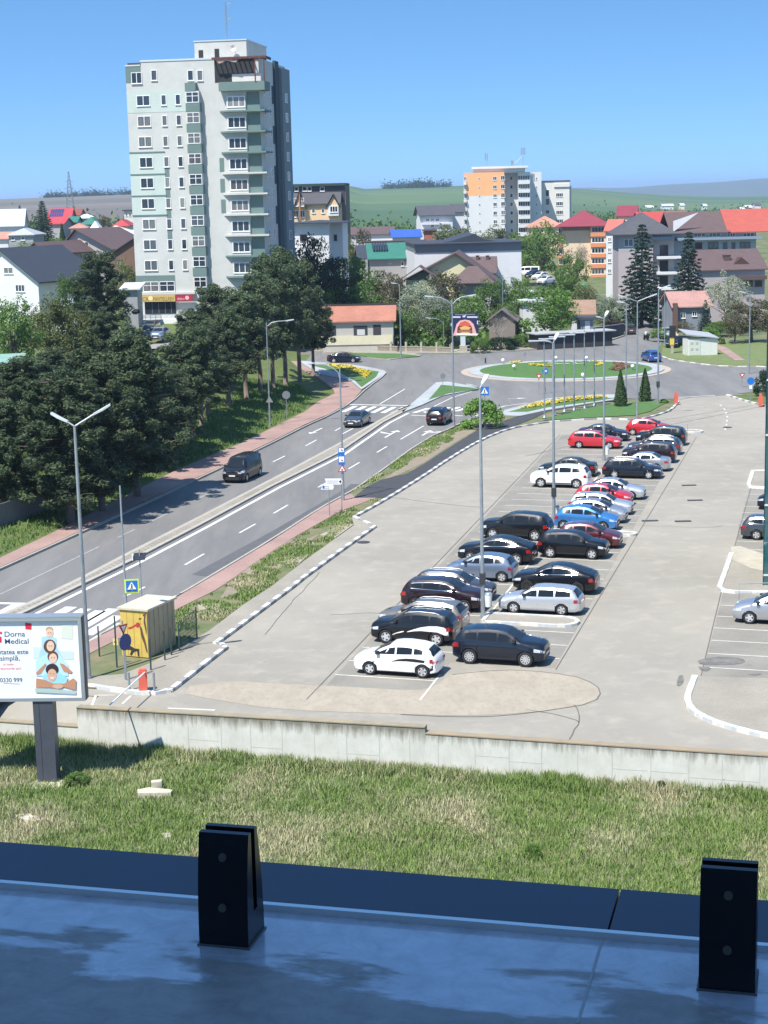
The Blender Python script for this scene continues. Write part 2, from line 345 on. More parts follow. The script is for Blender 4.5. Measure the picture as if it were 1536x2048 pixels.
# right-hand far verge (grass corner by the transformer hut)
sheet('verge',gp([(1323,714),(1386,725),(1456,732),(1531,731),(1700,743),(1700,690),(1440,680),(1360,690),(1325,696)]),0.08,M('corner grass',(0.09,0.15,0.04),1,c2=(0.17,0.18,0.07),scale=0.8,det=7),h=0.1)
sheet('footpath',gp([(1434,690),(1452,696),(1490,722),(1470,722),(1436,700)]),0.1,redpav)
sheet('footpath',gp([(540,699),(592,700),(905,707),(1037,701),(1110,696),(1213,683),(1200,678),(1100,689),(1030,694),(905,700),(600,692),(540,692)]),0.12,greypav,h=0.13)
sheet('footpath',gp([(1241,598),(1262,620),(1300,640),(1340,668),(1352,690),(1366,690),(1352,662),(1310,633),(1275,612),(1256,598)]),0.12,M('pale path',(0.42,0.39,0.34),0.9,c2=(0.5,0.47,0.42),scale=1),h=0.13)
sheet('verge',gp([(695,707),(800,709),(840,714),(770,719),(740,716)]),0.14,lawn,h=0.14)
sheet('footpath',gp([(655,706),(700,705),(745,718),(780,720),(845,712),(830,708),(780,704),(640,701)]),0.10,greypav,h=0.11)
# splitter island between carriageways near the roundabout
sheet('median_island',gp([(820,812),(872,767),(895,765),(965,778),(946,782),(885,793),(846,811),(807,826),(795,822)]),0.13,bluegrey,h=0.14)
sheet('lawn',gp([(882,769.5),(944,775),(957,778),(898,786),(857,799),(873,781)],.15),0.15,lawn)
medL=gp([(-600,1490),(60,1207),(167,1155),(260,1106),(400,1035),(578,942),(675,890),(793,822),(822,811)])
medR=gp([(-600,1525),(62,1223),(260,1126.5),(400,1053.6),(545,975),(675,910),(768,846),(807,826)])
sheet('median',medL+medR[::-1],0.13,kerbc,h=0.14)
inn=offset_line(medL,-0.35)+offset_line(medR,0.35)[::-1]
sheet('median_paving',inn,0.14,brick_mat('median tiles',(0.31,0.28,0.225),(0.38,0.34,0.275),(0.2,0.18,0.15),0.9,math.radians(15),ms=0.06))
# ---- roundabout
RC=G(1131,741)
def disc(name,r,z,mat,h=0,cx=0,cy=0,a0=0,a1=360,ri=0):
    pts=[(RC.x+cx+r*math.cos(math.radians(a)),RC.y+cy+r*math.sin(math.radians(a))) for a in np.linspace(a0,a1,49)[:(-1 if a1-a0>=360 else None)]]
    if ri: pts+=[(RC.x+cx+ri*math.cos(math.radians(a)),RC.y+cy+ri*math.sin(math.radians(a))) for a in np.linspace(a1,a0,49)]
    return sheet(name,pts,z,mat,h=h)
disc('roundabout_apron',13.3,0.05,tanpav,h=0.05); disc('roundabout_kerb',12.4,0.16,bluegrey,h=0.15); 
# domed lawn
mb=MB(); N=48; rings=[10.9,9,7,5,3,1.2]
for k,r in enumerate(rings): mb.v+=[(RC.x+r*math.cos(2*math.pi*i/N),RC.y+r*math.sin(2*math.pi*i/N),0.17+0.5*(1-(r/10.9)**2)) for i in range(N)]
for k in range(len(rings)-1): mb.f+=[(k*N+i,k*N+(i+1)%N,(k+1)*N+(i+1)%N,(k+1)*N+i) for i in range(N)]
mb.f.append(tuple((len(rings)-1)*N+i for i in range(N))); mb.mi=[0]*len(mb.f)
tag(ob('roundabout_lawn',mb,lawn,smooth=True),kind='structure')
def domez(x,y): r=math.hypot(x-RC.x,y-RC.y); return 0.17+0.5*(1-(min(r,10.9)/10.9)**2)
def flower(pts,mat,label,d=0.10):
    # low bank of flowers following the ground
    mb=MB(); pts=[(p.x,p.y) for p in pts]
    xs=[p[0] for p in pts]; ys=[p[1] for p in pts]
    def inside(x,y):
        c=False
        for i in range(len(pts)):
            x1,y1=pts[i];x2,y2=pts[i-1]
            if (y1>y)!=(y2>y) and x<(x2-x1)*(y-y1)/(y2-y1)+x1:c=not c
        return c
    area=(max(xs)-min(xs))*(max(ys)-min(ys)); n=int(min(9000,area*55))
    for _ in range(n):
        x=random.uniform(min(xs),max(xs));y=random.uniform(min(ys),max(ys))
        if not inside(x,y): continue
        z0=domez(x,y) if math.hypot(x-RC.x,y-RC.y)<10.9 else 0.16
        s=random.uniform(.06,.13);a=random.uniform(0,6.3);z=z0+random.uniform(.03,d+.1)
        c,sn=math.cos(a)*s,math.sin(a)*s; t=random.uniform(-.05,.05)
        mb.add([(x-c,y-sn,z-t),(x+sn,y-c,z+t),(x+c,y+sn,z+t),(x-sn,y+c,z-t)],[(0,1,2,3)])
    o=ob('flowers',mb,mat); return tag(o,label,'flowers',kind='stuff')
flower(gp([(1190,731),(1203,733),(1206,737),(1196,742),(1184,741),(1196,738),(1194,734),(1178,731)]),yflow,'yellow crescent of flowers on the right of the roundabout lawn')
flower(gp([(1057,737),(1075,738),(1100,742),(1104,744),(1080,743),(1060,740)]),yflow,'yellow flower wedge on the left front of the roundabout lawn')
flower(gp([(1018,728),(1030,725.5),(1045,725),(1042,727),(1028,730)]),yflow,'small yellow flower streak at the left back of the roundabout lawn')
flower(gp([(1225,732),(1250,733),(1262,740),(1240,748),(1215,748),(1232,740)]),rflow,'dark red flower patch at the right end of the roundabout lawn')
flower(gp([(651,730),(703,735),(745,747),(729,761),(722,752),(716,750),(684,743)]),yflow,'broad yellow tulip bed in the corner lawn beside the left arm road')
flower(gp([(1037,821),(1072,809.5),(1131,800),(1201,795),(1215,797),(1201,800),(1131,807),(1072,817)]),yflow,'long thin yellow flower ribbon behind the flagpoles')
mb=MB()
for c0,c1 in (((1050,730),(1078,728)),((1096,733),(1160,731)),((1100,738),(1158,737))):
    a,b=G(*c0),G(*c1)
    for k in range(12):
        p=a.lerp(b,k/11); q=p+Vector((random.uniform(-.5,.5),random.uniform(-.8,.8),0)); z=domez(q.x,q.y)+.06; mb.add([(q.x-.28,q.y-.2,z),(q.x+.25,q.y-.25,z),(q.x+.3,q.y+.2,z),(q.x-.2,q.y+.28,z)],[(0,1,2,3)])
tag(ob('gravel_lettering',mb,M('pale gravel',(0.45,0.45,0.4),1)),kind='structure')
# ================================================================ MARKINGS
mk=MB()
def line(pxs,w=0.15,dash=None,mi=0,z=0.012,off=0.0):
    pts=resample(gp(pxs),0.5) if dash else gp(pxs)
    if off: pts=offset_line(pts,off)
    if not dash: strip(mk,pts,w,z,z,mi=(mi,)); return
    on,offd=dash; k=0; per=int((on+offd)/0.5); n_on=int(on/0.5)
    i=0
    while i+n_on<len(pts): strip(mk,pts[i:i+n_on+1],w,z,z,mi=(mi,)); i+=per
# right carriageway
strip(mk,offset_line(medR,-0.55),0.28,0.012,0.012)
for a,b in (((128,1185),(78,1206)),((262,1188),(248,1193)),((370,1130),(408,1108)),((479,1066),(511,1048)),((547,1027),(576,1010)),((636,975),(656,964)),((697,938),(719,925)),((754,905),(774,893)),((801,879),(847,852)),((272,1183),(290,1174))): line([a,b],0.15)
line([(907,856),(931,842)],0.15)
# left carriageway
line([(0,1189),(160,1112)],0.12,mi=1); line([(160,1112),(350,1020)],0.12,(3,3),1)
for a,b in (((388,1002),(415,988)),((546,924),(570,912)),((611,892),(633,880)),((670,862),(682,855)),((685,868),(706,857)),((760,808),(810,778))): line([a,b],0.14,mi=0 if a[0]>500 else 1)
line([(695,809),(820,811.5)],0.45); line([(822,830.5),(853,832)],0.3); line([(908,831),(925,832)],0.3)
def zebra(p0,p1,n,along,length,w=0.5,mi=0):
    a,b=G(*p0),G(*p1); d=Vector((math.cos(along),math.sin(along),0))
    for k in range(n):
        c=a.lerp(b,k/(n-1)); strip(mk,[c-d*length/2,c+d*length/2],w,0.012,0.012,mi=(mi,))
BD=math.radians(75.3)
zebra((699,818),(797,820.5),6,BD,5.0,0.55); zebra((843,821),(926,818),5,math.radians(66),4.0,0.55)
zebra((196,1236),(216,1266),3,BD,4.2,0.7); zebra((5,1224),(52,1222),2,BD,3.5,0.6); zebra((110,1232),(170,1240),3,BD,4.2,0.7)
line([(-40,1206),(60,1208)],0.4); line([(181,1281),(203,1283)],0.4)
line([(950,832),(1010,812),(1055,806)],0.2)
line([(944,783),(905,795),(870,812),(850,826)],0.14); line([(1096,760),(1180,768),(1260,769)],0.1,(1,1.5),1)
# long pale verge lines
line([(850,884),(724,976),(643,1020),(545,1085),(422,1159)],0.35,mi=1,off=0.5)
# arrows
def arrow(px,ang,Lh=3.2,bend=0,mi=0,s=1):
    c=G(*px); ca,sa=math.cos(ang),math.sin(ang)
    def P(u,v): return (c.x+ca*u-sa*v,c.y+sa*u+ca*v)
    z=0.014
    for poly in ([(-Lh/2,-.09*s),(Lh/2-1,-.09*s),(Lh/2-1,.09*s),(-Lh/2,.09*s)],[(Lh/2-1.1,-.45*s),(Lh/2,0),(Lh/2-1.1,.45*s)]):
        q=[P(*p) for p in poly]; mk.add([(x,y,z) for x,y in q],[tuple(range(len(q)))],mi)
    if bend:
        q=[P(*p) for p in [(-.2,0),(0.5,-bend*1.2),(1.6,-bend*1.5),(0.9,-bend*0.9),(0.2,-bend*.2)]]; mk.add([(x,y,z+.001) for x,y in q],[tuple(range(5))],mi)
arrow((632,862),BD+math.pi,4.2); arrow((783,868),BD,5,-1,s=1.2); arrow((853,866),BD,3.5,1,s=1.2); arrow((1035,797),0.1,2.2,s=.9)
arrow((1403,814),BD+1.57,1.6,mi=1); arrow((1352+105,820),BD,1.6,mi=1)
# ================================================================ CAR PARK
lotp=[(1356,804),(1342,822),(1310,833),(1271,841),(1207,838),(1154,841),(1107,844),(1066,850),(1016,859),(962,881),(900,918),(850,952),(773,1000),(708,1036),(750,1055),(675,1108),(604,1160),(590,1172),(430,1291),(450,1297),(348,1379),(301,1390),(200,1379),(100,1374),(-100,1372),(-100,1442)]
lw=[(150,1453),(155,1424)]
P_=gp(lotp)+gp([(-100,1442)])[:0]
# low-left wall piece sits forward of the main wall
LWb=G(150,1453); LWa=G(-100,1440)
farL=WB+WU*(-30)
rightfar=WB+WU*40
lot=P_+[LWb,G(155,1422)]
tb=WB-WU*13.9
rl=WP.o if False else None
_pl=(G(155,1450)-WB).dot(WU); UA_=-14.0
d_=ray(155,1450); t_=WB.dot(WN)-0; _tt=(WB-Vector((0,0,0))).dot(WN)/d_.dot(WN); UA_=(d_*_tt-WB).dot(WU)
lot=P_[:-1]+[WB+WU*(-36)+WN*2.3,WB+WU*UA_+WN*2.3,WB+WU*UA_,Vector((rightfar.x,rightfar.y,0)),G(1900,850),G(1530,812),G(1487,802),G(1454,791),G(1353,797)]
sheet('car_park',lot,0.004,lot_m)
MO=G(850,1388); TA=math.radians(75.5); TB=math.radians(-17.5)
UA=Vector((math.cos(TA),math.sin(TA),0)); UB=Vector((math.cos(TB),math.sin(TB),0))
def LP(a,b,z=0): return Vector((MO.x+UA.x*a+UB.x*b,MO.y+UA.y*a+UB.y*b,z))
for b0,b1,a0,a1 in ((-5.0,0,2.1,84),(0,5.1,5.5,85),(12.0,19,5.3,62)):
    a_=[LP(a0,b0),LP(a0,b1),LP(a1,b1),LP(a1,b0)]
    if b0<0: a_=[LP(0,b0+.2),LP(0,0),LP(a1,-.0),LP(a1,b0-1.2)]
    sheet('parking_bays',a_,0.010,bay_m)
# apron at the end of the bays
ap=smoothline(gp([(380,1372),(460,1362),(560,1368),(700,1374),(830,1382),(870,1374),(900,1350),(960,1340),(1080,1342),(1150,1352),(1190,1368),(1202,1384),(1195,1402),(1150,1415),(1030,1428),(930,1432),(780,1428),(560,1420),(430,1400),(370,1388)]),1)
sheet('concrete_apron',ap,0.013,conc)
for k in range(35):
    a=2.1+2.5*k
    if a<84: 
        bl=-4.9
        strip(mk,[LP(a,bl),LP(a,0)],0.10,0.018,0.018,mi=(2,))
        if a>5: strip(mk,[LP(a,0),LP(a,5.1)],0.10,0.018,0.018,mi=(2,))
    if 7<a<63 and not 20.5<a<33: strip(mk,[LP(a,12.0),LP(a,18)],0.10,0.018,0.018,mi=(2,))
strip(mk,[LP(-1,0),LP(3.2,0)],0.10,0.019,0.019,mi=(2,)); strip(mk,[LP(14.5,0.1),LP(36,0.1)],0.10,0.019,0.019,mi=(2,))
strip(mk,[LP(44,0.1),LP(62,0.1)],0.10,0.019,0.019,mi=(2,))
# curved dashes at lot entrance, gateway line
line([(1440,810),(1450,820),(1455,835),(1453,850),(1450,860)],0.15,(1.0,2.0),2,z=.016)
line([(1357,795),(1430,791)],0.25,mi=0,z=.016); line([(1456,791),(1486,789)],0.12,mi=0,z=.016)
line([(335,1417),(430,1421)],0.18,mi=2,z=.016); line([(184,1411),(192,1391)],0.12,mi=2,z=.016); line([(245,1408),(262,1392)],0.12,mi=2,z=.016); line([(192,1391),(230,1391)],0.1,mi=2,z=.016)
tag(ob('road_markings',mk,[white,worn,linem]),kind='structure')
# seams and thin dark lines
sm=MB()
def seam(pxs,w=0.05,n=1):
    pts=resample(smoothline(gp(pxs),n) if n else gp(pxs),0.8); pts=[p+Vector((random.uniform(-.05,.05),random.uniform(-.05,.05),0)) for p in pts]; strip(sm,pts,w,0.022,0.022)
strip(sm,[LP(-2,-5.05),LP(84,-6.4)],0.05,0.022,0.022); strip(sm,[LP(5.2,5.2),LP(84,6.2)],0.05,0.022,0.022); strip(sm,[LP(5,11.95),LP(22,11.9),LP(33,12),LP(66,12.2)],0.05,0.022,0.022)
seam([(1530,812),(1340,850),(1137,893),(1050,913)],0.06,0); seam([(1505,811),(1326,841),(1250,858)],0.05,0)  # two long thin dark lines across the lot, drawn with the seam helper
seam([(745,990),(900,1010),(960,1015)]); seam([(660,1230),(760,1225),(900,1240)],.04); seam([(640,1145),(560,1230),(530,1270)],.03)
seam([(1150,1410),(1160,1440),(1140,1480)],.05); seam([(1285,1052),(1420,1056),(1445,1052)],.04); seam([(1050,1420),(1120,1430),(1160,1445)],.04); seam([(905,1350),(1000,1340),(1100,1344),(1170,1358),(1204,1382),(1190,1406),(1100,1422),(960,1436),(800,1430)],.06)
tag(ob('seams_and_lines',sm,darklinem),kind='structure')
# oil stains and gullies
st=M('oil stain',(0.11,0.105,0.095),0.8,c2=(0.2,0.19,0.17),scale=2,det=6)
for q in ([(1395,1322),(1425,1314),(1470,1314),(1494,1322),(1480,1329),(1440,1331),(1400,1330)],[(1396,1334),(1425,1335),(1415,1344),(1402,1342)],[(1495,1349),(1520,1346),(1524,1350),(1508,1352)],[(1358,1352),(1366,1350),(1368,1365),(1358,1374),(1352,1370)]):
    sheet('oil_stain',smoothline(gp(q)+gp(q[:1]),1),0.024,st)
sp_m=M('faint oil drip',(0.17,0.16,0.14),0.8,c2=(0.24,0.225,0.195),scale=3,det=6); so_=MB(); rs_=random.Random(5)
for k in range(34):
    for b_c in (-3.4,-1.2,1.6,3.6,13.6):
        if rs_.random()<.5:
            a_=3.3+2.5*k+rs_.uniform(-.4,.4); c=LP(a_,b_c+rs_.uniform(-.4,.4)); r_=rs_.uniform(.08,.30)
            if a_<84 and (b_c<10 or a_<60): so_.v+=[(c.x+r_*rs_.uniform(.6,1.2)*math.cos(6.283*i/9),c.y+r_*rs_.uniform(.6,1.2)*math.sin(6.283*i/9),.0145) for i in range(9)]; so_.f.append(tuple(range(len(so_.v)-9,len(so_.v)))); so_.mi.append(0)
tag(ob('oil_stains',so_,sp_m),kind='structure')
dm=M('cast iron',(0.05,0.05,0.05),0.6)
k=0
for p,lb in (((1300,1042),'gully'),((1390,1001),'gully'),((1366,1043),'gully'),((1424,1370),'gully'),((1378,971),'gully')):
    c=G(*p); mb=MB(); mb.box(c.x-.55,c.x+.55,c.y-.22,c.y+.22,0.02,0.035)
    for i in range(5): mb.box(c.x-.5+.22*i,c.x-.4+.22*i,c.y-.2,c.y+.2,0.035,0.045)
    places=['in the aisle beside the maroon hatchback','farthest up the right part of the aisle','in the aisle right of the blue minivan','in the paved island at the lower right','in the aisle near the top bays']
    tag(ob('drain_grate',mb,dm),'dark rectangular drain grate set '+places[k],'drain grate','drain grates in the car park'); k+=1
for p,lb in (((727,1085),'round dark manhole cover in the car park beside the left kerb bend'),((1455,855),'round manhole cover near the car park entrance')):
    c=G(*p); mb=MB(); mb.tube([(c.x,c.y,.01),(c.x,c.y,.035)],.42,18); mb.tube([(c.x,c.y,.035),(c.x,c.y,.045)],.3,18); tag(ob('manhole_cover',mb,dm),lb,'manhole cover','manhole covers')
# ---- kerbs
def kerb(pts,w=0.22,h=0.16,mats=(kerbw,kerbg),seg=1.0,smoothn=1,name='kerb'):
    mb=MB(); pts=smoothline(pts,smoothn) if smoothn else pts
    strip(mb,pts,w,0.0,h,seg,mi=tuple(range(len(mats)))); return tag(ob(name,mb,list(mats)),kind='structure')
kl=gp([(1357,804),(1342,822),(1310,833),(1271,841),(1207,838),(1154,841),(1107,844),(1066,850),(1016,859),(962,881),(900,918),(850,952),(773,1000),(708,1036)])
kerb(kl,0.25,0.15); kerb(gp([(708,1036),(750,1055),(675,1108),(604,1160),(590,1172),(430,1291)]),0.25,0.16,smoothn=0)
kerb(gp([(430,1291),(446,1292),(452,1298),(440,1306),(348,1379),(340,1384)]),0.25,0.16)
kerb(gp([(340,1384),(301,1390.6),(240,1384),(178,1374),(100,1371),(-60,1369)]),0.28,0.16,mats=(kerbw,kerbb),seg=1.6)
kerb(gp([(-600,1411),(0,1141),(159,1069),(435,942),(506,906),(560,880),(610,854),(658,833),(703,807),(732,779),(773,749),(768,742),(706,731),(596,723)]),0.16,0.15,(kerbc,),2)
kerb(gp([(200,1273),(353,1196),(422,1155),(545,1081),(643,1017),(688,993),(724,972),(850,880),(905,857),(931,843),(1005,824),(1096,800),(1184,792),(1240,791)]),0.16,0.14,(kerbc,),2)
kerb(gp([(592,701),(905,708.5),(1037,702),(1110,697),(1213,684),(1251,671)]),0.2,0.15,(kerbc,),2)
kerb(gp([(1312,703),(1323,716),(1386,727),(1456,734),(1531,733),(1700,745)]),0.25,0.12,(kerbw,kerbc),1.5)
kerb(gp([(1454,791),(1487,802),(1530,813),(1700,855)]),0.25,0.16)
# bay islands in the lot
def island(a0,a1,b0,b1,r=True):
    n=8; pts=[LP(a0,b0)]
    ha=(a1-a0)/2
    for i in range(n+1):
        t=-math.pi/2+math.pi*i/n; pts.append(LP((a0+a1)/2+math.sin(t)*ha,b1-ha+math.cos(t)*ha))
    pts.append(LP(a1,b0))
    sheet('parking_island',pts,0.12,greypav,h=0.12)
    kerb(pts+[pts[0]],0.24,0.16,(kerbw,kerbb),1.1,0)
island(13.1,14.9,0.1,5.0); island(37.4,38.4,0.1,5.5); island(62.2,63.2,-2,5.0); island(86.6,88,0.5,6.5)
i1=gp([(1390,1357),(1381,1380),(1374,1402),(1380,1420),(1400,1435),(1440,1452),(1490,1466),(1536,1476),(1620,1490),(1750,1400),(1560,1362)])
sheet('parking_island',i1,0.12,greypav,h=0.12); kerb(gp([(1390,1357),(1381,1380),(1374,1402),(1380,1420),(1400,1435),(1440,1452),(1490,1466),(1536,1476),(1620,1490)]),0.28,0.17,(kerbw,kerbb),1.3)
i2=gp([(1463,1110),(1440,1178),(1446,1184),(1470,1187),(1640,1187),(1700,1120),(1560,1112)])
sheet('parking_island',i2,0.12,greypav,h=0.12); kerb(gp([(1463,1110),(1451,1145),(1439,1178),(1446,1184),(1470,1187),(1640,1189)]),0.28,0.17,(kerbw,kerbb),1.0,0)
i3=gp([(1506,944),(1497,972),(1500,976),(1530,978),(1600,980),(1600,944)])
sheet('parking_island',i3,0.12,greypav,h=0.12); kerb(i3[:4]+[i3[4]],0.28,0.17,(kerbw,),1.0,0); kerb([i3[0],i3[5]],0.28,0.17,(kerbw,),1.0,0)
pale=M('pale concrete chute',(0.34,0.31,0.24),0.95,c2=(0.42,0.39,0.31),scale=1.5)
sheet('concrete_apron',gp([(1462,1097),(1480,1096),(1545,1118),(1545,1150),(1500,1140),(1462,1122)]),0.13,pale)
# ================================================================ RETAINING WALL
class Plane:
    """vertical plane through ground line; uv() measures photo points on it"""
    def __init__(s,o,u): s.o=Vector((o[0],o[1],0)); s.u=Vector((u[0],u[1],0)).normalized(); s.n=Vector((-s.u.y,s.u.x,0)); s.rz=math.atan2(s.u.y,s.u.x)
    def uv(s,x,y):
        d=ray(x,y); t=(s.o-Vector((0,0,0))).dot(s.n)/d.dot(s.n); p=Vector((0,0,CAMH))+d*t; return ((p-s.o).dot(s.u),p.z)

WP=Plane(WB,WU)
wm,n_,b_=nmat('stained white concrete'); L_=n_.links.new; b_.inputs['Roughness'].default_value=0.95
tcx=n_.nodes.new('ShaderNodeTexCoord'); sp_=n_.nodes.new('ShaderNodeSeparateXYZ'); L_(tcx.outputs['Object'],sp_.inputs[0])
def _noise(sc,st,det=6):
    mp=n_.nodes.new('ShaderNodeMapping'); mp.inputs['Scale'].default_value=st; L_(tcx.outputs['Object'],mp.inputs['Vector']); t=n_.nodes.new('ShaderNodeTexNoise'); t.inputs['Scale'].default_value=sc; t.inputs['Detail'].default_value=det; t.inputs['Roughness'].default_value=.7; L_(mp.outputs['Vector'],t.inputs['Vector']); return t.outputs['Fac']
def _mr(v,a,b,lo=0,hi=1):
    r=n_.nodes.new('ShaderNodeMapRange'); L_(v,r.inputs[0]); 
    for i,q in enumerate((a,b,lo,hi)): r.inputs[i+1].default_value=q
    return r.outputs[0]
def _mix(f,a,b):
    mx=n_.nodes.new('ShaderNodeMix'); mx.data_type='RGBA'; L_(f,mx.inputs['Factor'])
    for k,v in(('A',a),('B',b)):
        if isinstance(v,tuple): mx.inputs[k].default_value=rgb(v)
        else: L_(v,mx.inputs[k])
    return mx.outputs['Result']
base=_mix(_mr(_noise(0.9,(1,1,1)),.35,.65),(0.60,0.60,0.54),(0.50,0.50,0.44))
base=_mix(_mr(_noise(4,(1,1,.25)),.52,.7,0,.45),base,(0.42,0.42,0.36))
# run-off stains hang from the top edge (z=0) with ragged lower ends
ad=n_.nodes.new('ShaderNodeMath'); ad.operation='MULTIPLY_ADD'; L_(_noise(2.4,(1,1,.12)),ad.inputs[0]); ad.inputs[1].default_value=1.7; L_(sp_.outputs[2],ad.inputs[2])
base=_mix(_mr(ad.outputs[0],.50,.98,0,.92),base,(0.16,0.15,0.11))
L_(base,b_.inputs['Base Color'])
wallm=wm
topA=WP.uv(155,1416)[1]; topB=WP.uv(850,1456)[1]
uA,_=WP.uv(155,1450); u850=0.0; uR=WP.uv(1536,1520)[0]+30
def wallthing(name,label,u0,u1,z0,z1,zt2=None,org=None,rz=None,thick=0.35,capc=None,joints=1.45):
    o_=(org if org is not None else WP.o); 
    t=thing(name,label,'wall',(o_[0],o_[1],0),WP.rz if rz is None else rz)
    zt2=z1 if zt2 is None else zt2
    mb=MB(); mb.prism([(u0,z0),(u1,z0),(u1,zt2),(u0,z1)],0,thick,axis='y'); w=ob('wall_face',mb,wallm,t)
    mb=MB(); mb.prism([(u0,z1),(u1,zt2),(u1,zt2+.045),(u0,z1+.045)],-.03,thick+.04,axis='y'); ob('coping',mb,capc or M('mossy coping',(0.22,0.20,0.15),0.95,c2=(0.33,0.27,0.17),scale=1.5,det=8),t)
    mb=MB(); u=u0+random.uniform(.5,1)
    while u<u1:
        mb.box(u,u+.03,-.006,0.002,z0,z1-.05); 
        h=random.choice([-.95,-.8,-1.1,None,None])
        if h and h<z1-.3: mb.box(u+.03,min(u+joints,u1),-.005,.002,h,h+.025)
        u+=joints+random.uniform(-.15,.15)
    ob('formwork_joint',mb,M('wall joint',(0.44,0.44,0.39),1),t); return t
wallthing('retaining_wall','tall stained white concrete retaining wall, left part with raised mossy coping',uA,0.0,-2.6,topA,topB)
wallthing('retaining_wall','white concrete retaining wall with rusty orange coping, right part below the car park',0.0,uR,-2.6,0.0,capc=M('rusty coping',(0.24,0.205,0.155),0.95,c2=(0.33,0.25,0.15),scale=1.2,det=8))
zl=WP.uv(75,1449)[1]
wallthing('retaining_wall','low weathered concrete wall section behind the billboard post at the far left',uA-22,uA,-2.6,zl)
mb=MB(); q=[WP.o+WP.u*(uA-22)+WP.n*.3,WP.o+WP.u*uA+WP.n*.3,WP.o+WP.u*uA+WP.n*2.4,WP.o+WP.u*(uA-22)+WP.n*2.4]
mb.add([(q[0].x,q[0].y,zl-.02),(q[1].x,q[1].y,zl-.02),(q[2].x,q[2].y,0.0),(q[3].x,q[3].y,0.0)],[(0,1,2,3)])
tag(ob('access_ramp',mb,lot_m),kind='structure')
mb=MB(); mb.box(uA,uA+.3,.3,2.5,-1,0.0)
w_=tag(ob('ramp_side',mb,kerbc),kind='structure'); w_.location=(WP.o.x,WP.o.y,0); w_.rotation_euler=(0,0,WP.rz)
# ================================================================ OWN BUILDING: ledge below the window
LZ=20.8
eL,eR=G(0,1778,LZ),G(1395,1895,LZ); eu=(eR-eL).normalized(); en=Vector((-eu.y,eu.x,0)); eo=G(700,1836,LZ)
erz=math.atan2(eu.y,eu.x)
bt=thing('office_building','own building wall and concrete ledge seen from its upper window','building',(eo.x,eo.y,0),erz)
ledm,n2,b2=nmat('wet ledge with painted sky sheen'); l2=n2.links.new
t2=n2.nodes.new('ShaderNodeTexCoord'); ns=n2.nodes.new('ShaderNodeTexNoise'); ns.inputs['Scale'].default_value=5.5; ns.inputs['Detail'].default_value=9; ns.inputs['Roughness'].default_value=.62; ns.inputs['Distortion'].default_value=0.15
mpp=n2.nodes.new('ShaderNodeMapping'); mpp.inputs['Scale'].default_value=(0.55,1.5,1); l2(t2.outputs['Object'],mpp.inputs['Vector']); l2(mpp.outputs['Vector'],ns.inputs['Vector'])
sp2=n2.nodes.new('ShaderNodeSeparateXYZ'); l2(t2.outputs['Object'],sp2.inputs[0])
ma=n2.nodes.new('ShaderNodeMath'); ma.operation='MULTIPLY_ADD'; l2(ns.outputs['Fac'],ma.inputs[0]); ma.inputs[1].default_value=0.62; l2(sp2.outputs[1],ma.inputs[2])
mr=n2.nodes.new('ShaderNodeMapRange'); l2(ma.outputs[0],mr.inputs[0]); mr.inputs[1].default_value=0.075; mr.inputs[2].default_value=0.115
cr2=n2.nodes.new('ShaderNodeMix'); cr2.data_type='RGBA'; cr2.inputs['A'].default_value=(0.40,0.385,0.37,1); cr2.inputs['B'].default_value=(0.66,0.71,0.80,1); l2(mr.outputs[0],cr2.inputs['Factor'])  # wet zone painted pale blue for reflected sky, inner zone darker for reflected window
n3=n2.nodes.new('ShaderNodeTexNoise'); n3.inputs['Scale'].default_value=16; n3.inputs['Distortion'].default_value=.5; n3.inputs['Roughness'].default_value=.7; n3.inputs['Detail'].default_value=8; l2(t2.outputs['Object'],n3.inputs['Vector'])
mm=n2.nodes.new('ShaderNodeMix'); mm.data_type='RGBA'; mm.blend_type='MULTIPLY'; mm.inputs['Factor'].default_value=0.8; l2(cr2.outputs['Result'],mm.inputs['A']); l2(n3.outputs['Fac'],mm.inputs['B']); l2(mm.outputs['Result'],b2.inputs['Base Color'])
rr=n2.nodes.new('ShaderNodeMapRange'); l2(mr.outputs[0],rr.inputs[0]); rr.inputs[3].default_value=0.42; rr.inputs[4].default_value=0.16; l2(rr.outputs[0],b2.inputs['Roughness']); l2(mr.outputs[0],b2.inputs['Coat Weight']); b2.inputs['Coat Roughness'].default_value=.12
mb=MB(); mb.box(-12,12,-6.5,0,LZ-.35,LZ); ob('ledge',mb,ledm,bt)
mb=MB(); mb.box(-12,12,0,.012,LZ-.02,LZ+.012); ob('edge_trim',mb,M('pale metal trim',(0.75,0.82,0.84),0.4,0.2),bt)
d1=(G(700,1737,LZ-.02)-eo).dot(en)
mb=MB(); 
seamu=(G(1205,1878,LZ)-eo).dot(eu); 
mb.box(-12,seamu-.0018,.012,d1,LZ-.5,LZ-.02); mb.box(seamu+.0018,12,.012,d1,LZ-.5,LZ-.02); ob('fascia_panel',mb,M('dark blue cladding',(0.006,0.019,0.047),0.4,c2=(0.009,0.025,0.058),scale=6),bt)
mb=MB(); mb.box(-12,12,.0,d1-.02,LZ-.8,LZ-.5); ob('fascia_back',mb,M('black gap',(0.01,0.01,0.012),0.8),bt)
mb=MB(); sa=Vector((seamu,0)); sb_=G(1155,2048,LZ)-eo; sbu,sbv=sb_.dot(eu),sb_.dot(en); strip(mb,[Vector((sbu,sbv,0)),Vector((seamu,0,0))],0.004,LZ+.001,LZ+.001); ob('ledge_joint',mb,M('pale joint',(0.35,0.36,0.36),.8),bt)
mb=MB(); mb.box(-14,14,-14,-6.5,-1,38); ob('wall',mb,M('own facade',(0.35,0.35,0.36),0.9),bt)
